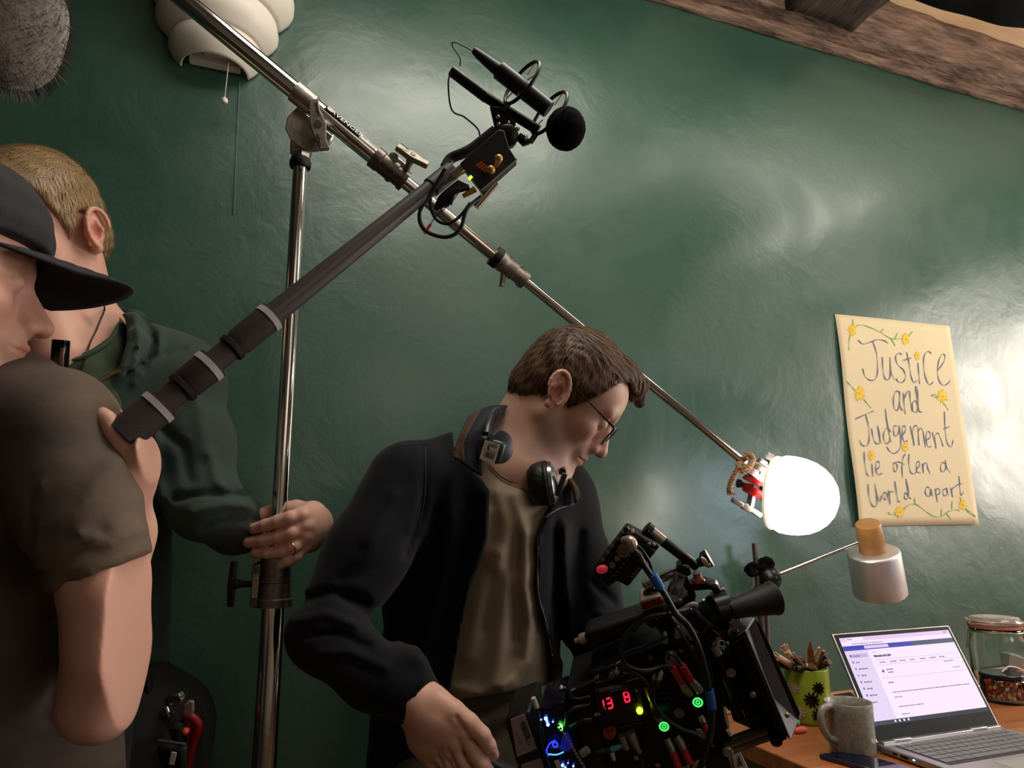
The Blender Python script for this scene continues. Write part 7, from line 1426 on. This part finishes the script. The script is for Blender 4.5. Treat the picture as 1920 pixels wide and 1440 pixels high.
# matte box
def hexa(name, near, far, mt, par, th=.002, **k):
    b_ = RB_(); n = len(near); V = [np.array(p) for p in near]+[np.array(p) for p in far]; b_.add(V, [tuple(range(n))]+[tuple(range(n, 2*n))[::-1]]+[(i, (i+1) % n, n+(i+1) % n, n+i) for i in range(n)]); return b_.make(name, mt, par, **k)
yn, yf = -.075, .085
t0, b0 = z1(1225, 750, yn), z1(1400, 1235, yn); t1, b1_ = z1(1312, 672, yn), z1(1562, 1272, yn)
x0, x1 = (t0[0]+b0[0])/2, (t1[0]+b1_[0])/2; zt0, zb0, zt1, zb1 = t0[2], b0[2], t1[2], b1_[2]
print('mb', x0, x1, zt0, zb0, zt1, zb1, lc)
MBX = mat('matte_box_black', '#0a0a0b', .7, bump=.05, spec=.2); MBG = mat('matte_box_inner', '#5c5a5c', .5, .3)
mbx = rbox('matte_box_back', (x0-.006, (yn+yf)/2, (zt0+zb0)/2), (.022, (yf-yn)*.8, (zt0-zb0)*.86), MBX, rig, .003)
w1_, w0_ = .0, .010
def wall4(name, c, mt, **k):
    b_ = RB_(); c = [np.array(p, float) for p in c]; n_ = nrm(np.cross(c[1]-c[0], c[3]-c[0])); b_.prism(c, n_, .0024); return b_.make(name, mt, mbx, bevel=.0006, **k)
ft, fb = rl(1413, 1160, yf), rl(1486, 1330, yf); fb = ft+(fb-ft)*1.12; n1_, n2_ = z1(1312, 672, yn), z1(1562, 1272, yn)
wall4('hood_side', [(x0, yn+w0_, zt0), n1_, n2_, (x0, yn+w0_, zb0)], MBX); wall4('hood_inner_side', [(x0, yf-w0_, zt0), (x0, yf-w0_, zb0), fb, ft], MBG)
wall4('hood_top', [(x0, yn+w0_, zt0), (x0, yf-w0_, zt0), ft, n1_], MBX); wall4('hood_floor', [(x0, yn+w0_, zb0), n2_, fb, (x0, yf-w0_, zb0)], MBG)
fo1 = rl(1424, 1168, yf+.002); fo2 = rl(1492, 1320, yf+.002); wall4('far_flag', [ft, fb, fo2+(fo2-fo1)*.1, fo1], MBX)
b_ = RB_(); b_.tube([n1_, ft, fb, n2_], .0012, 8, closed=True); b_.make('hood_lip', mat('lip_grey', '#7b797b', .4, .5), mbx)
fl = rpoly('side_flag', [z1(1235, 735, yn), z1(1308, 690, yn), z1(1545, 1266, yn), z1(1515, 1280, yn), z1(1270, 800, yn)], yn-.004, yn-.001, MBX, mbx, .0005)
rcyl('flag_knob', z1(1352, 1020, yn-.004), (0, -1, 0), [(0, .0035), (.004, .0042), (.005, .003)], PLG, mbx, 14)
rcyl('corner_nut', z1(1545, 1140, yn-.002), (0, -1, 0), [(0, .003), (.003, .003)], PLG, mbx, 8)
rpoly('filter_stage', [z1(1150, 800, -.05), z1(1240, 745, -.05), z1(1330, 960, -.05), z1(1410, 1240, -.05), z1(1330, 1200, -.05), z1(1240, 1160, -.05)], -.058, .05, BLKM, bevel=.003)
for a, b_ in (((1290, 1105), (1310, 1150)), ((1190, 950), (1230, 1050))): rtube('edge_highlight', [z1(*a, -.0595), z1(*b_, -.0595)], .0008, PLG, seg=6, sm=0)
# fifteen-millimetre rods below
RODM = mat('bronze_rod', '#6e6055', .3, .8)
for dy, a, b_ in ((-.05, (1180, 1345), (1500, 1232)), (-.05, (1190, 1310), (1470, 1205)), (.045, (1180, 1345), (1500, 1232))):
    rtube('support_rod', [z1(*a, dy), z1(*b_, dy)], .0075, RODM, seg=20, sm=0)
rpoly('rod_bridge', [z1(1060, 1330, -.05), z1(1200, 1290, -.05), z1(1225, 1370, -.05), z1(1240, 1450, -.05), z1(1120, 1500, -.05)], -.066, .06, BLKM, bevel=.003)
rcyl('rod_lock', z1(1210, 1330, -.068), (0, -1, 0), [(0, .006), (.008, .0075), (.010, .006)], PLG, seg=14); rcyl('rod_lock', z1(1480, 1265, -.06), (0, -1, 0), [(0, .008), (.01, .008), (.011, .005)], BLKM, seg=14)
rpoly('arrow_label', [z1(1235, 1370, -.07), z1(1285, 1352, -.07), z1(1330, 1450, -.07), z1(1260, 1460, -.07)], -.0705, -.068, WHT, bevel=.0003)
rpoly('arrow_mark', [z1(1278, 1375, -.072), z1(1300, 1430, -.072), z1(1284, 1418, -.072), z1(1272, 1436, -.072)], -.0726, -.0706, mat('brown_print', '#5b4a3c', .6), bevel=0)
# monitor / video transmitter on top
mon = rpoly('monitor_transmitter', [z2(455, 80, -.06), z2(760, 245, -.06), z2(470, 615, -.06), z2(370, 560, -.06), z2(290, 620, -.06), z2(150, 480, -.06)], -.066, -.040, mat('transmitter_black', '#121113', .35), bevel=.003)
rpoly('module_plate', [z2(600, 230, -.067), z2(720, 300, -.067), z2(500, 560, -.067), z2(400, 500, -.067)], -.070, -.066, mat('panel_black', '#0d0d0e', .5), mon, .001)
for k in range(6): rcyl('panel_screw', z2(345+k*28, 520-k*35, -.0665), (0, -1, 0), [(0, .0014), (.0012, .0014)], PLG, mon, 8)
for k in range(5): rcyl('panel_screw', z2(505+k*20, 530-k*24, -.0705), (0, -1, 0), [(0, .0016), (.0014, .0014)], PLG, mon, 8)
for k in range(5): rbox('edge_notch', z2(240+k*45, 380-k*62, -.0665), (.004, .001, .004), PLG, mon, 0)
rcyl('round_socket', z2(425, 298, -.066), (0, -1, 0), [(0, .0085), (.004, .0085), (.0045, .006), (.002, .0055)], PLG, mon, 24); rcyl('small_socket', z2(372, 365, -.066), (0, -1, 0), [(0, .0042), (.003, .0042), (.0032, .002)], PLG, mon, 16); rcyl('small_socket', z2(326, 422, -.066), (0, -1, 0), [(0, .0042), (.003, .0042), (.0032, .002)], PLG, mon, 16)
b_ = RB_(); b_.sphere(z2(235, 468, -.068), (.0085, .005, .006), 14, 10); b_.make('red_cap', mat('coral_cap', '#d8505c', .4, emit='#ff4050', es=.12), mon)
rtube('plug_elbow', [z2(435, 215, -.075), z2(490, 215, -.085), z2(515, 270, -.088), z2(540, 300, -.088)], [.0065, .0075, .0072, .006], mat('pale_alloy', '#b5a698', .35, .7), mon, 16); rtube('plug_boot', [z2(530, 290, -.088), z2(585, 390, -.092), z2(615, 430, -.098)], [.0062, .0058, .0045], mat('grey_boot2', '#3b3838', .5), mon, 14, sm=0)
for zx, zy, s_ in ((455, 100, 14), (510, 120, 10), (620, 210, 12), (660, 235, 10), (700, 240, 9)): rbox('corner_block', z2(zx, zy, -.066), (s_*.0004, .01, s_*.0004), PLG if s_ < 11 else BLKM, mon, .0006)
rpoly('bracket', [z2(600, 160, -.05), z2(650, 100, -.05), z2(700, 150, -.05), z2(760, 240, -.05), z2(700, 290, -.05), z2(640, 230, -.05)], -.056, -.035, BLKM, mon, .002)
# wires glimpsed above the battery
for k, (a, b_, c_) in enumerate((((600, 1020), (650, 1010), (690, 1060)), ((560, 1040), (520, 1100), (540, 1160)), ((230, 980), (260, 930), (300, 1000)))): rtube('wire', [z1(*a, -.083), z1(*b_, -.086), z1(*c_, -.083)], .0009)
# tripod below the frame
bt_ = ROW+RW @ (z1(800, 1560, -.0)+np.array((0, 0, -.03))); hubz = bt_[2]-.10
trp = thing('camera_tripod', 'black tripod carrying the cinema camera, below the picture edge', 'tripod', (bt_[0], bt_[1], 0))
bw = ROW+RW @ np.array(z1(860, 1510, 0.0)); B().box(bt_+np.array((0, 0, .0)), (.14, .09, .03), RW).make('head_plate', BLKM, trp, bevel=.003)
B().tube([bt_-np.array((0, 0, .01)), (bt_[0], bt_[1], hubz)], [.035, .05], 24).make('fluid_head', BLKM, trp)
for k in range(3): a = 2*math.pi*k/3-1.57; d_ = np.array((math.cos(a), math.sin(a), 0)); B().tube([np.array((bt_[0], bt_[1], hubz))+d_*.03, np.array((bt_[0], bt_[1], .012))+d_*.20], [.018, .012], 12).make('leg', BLKM, trp)
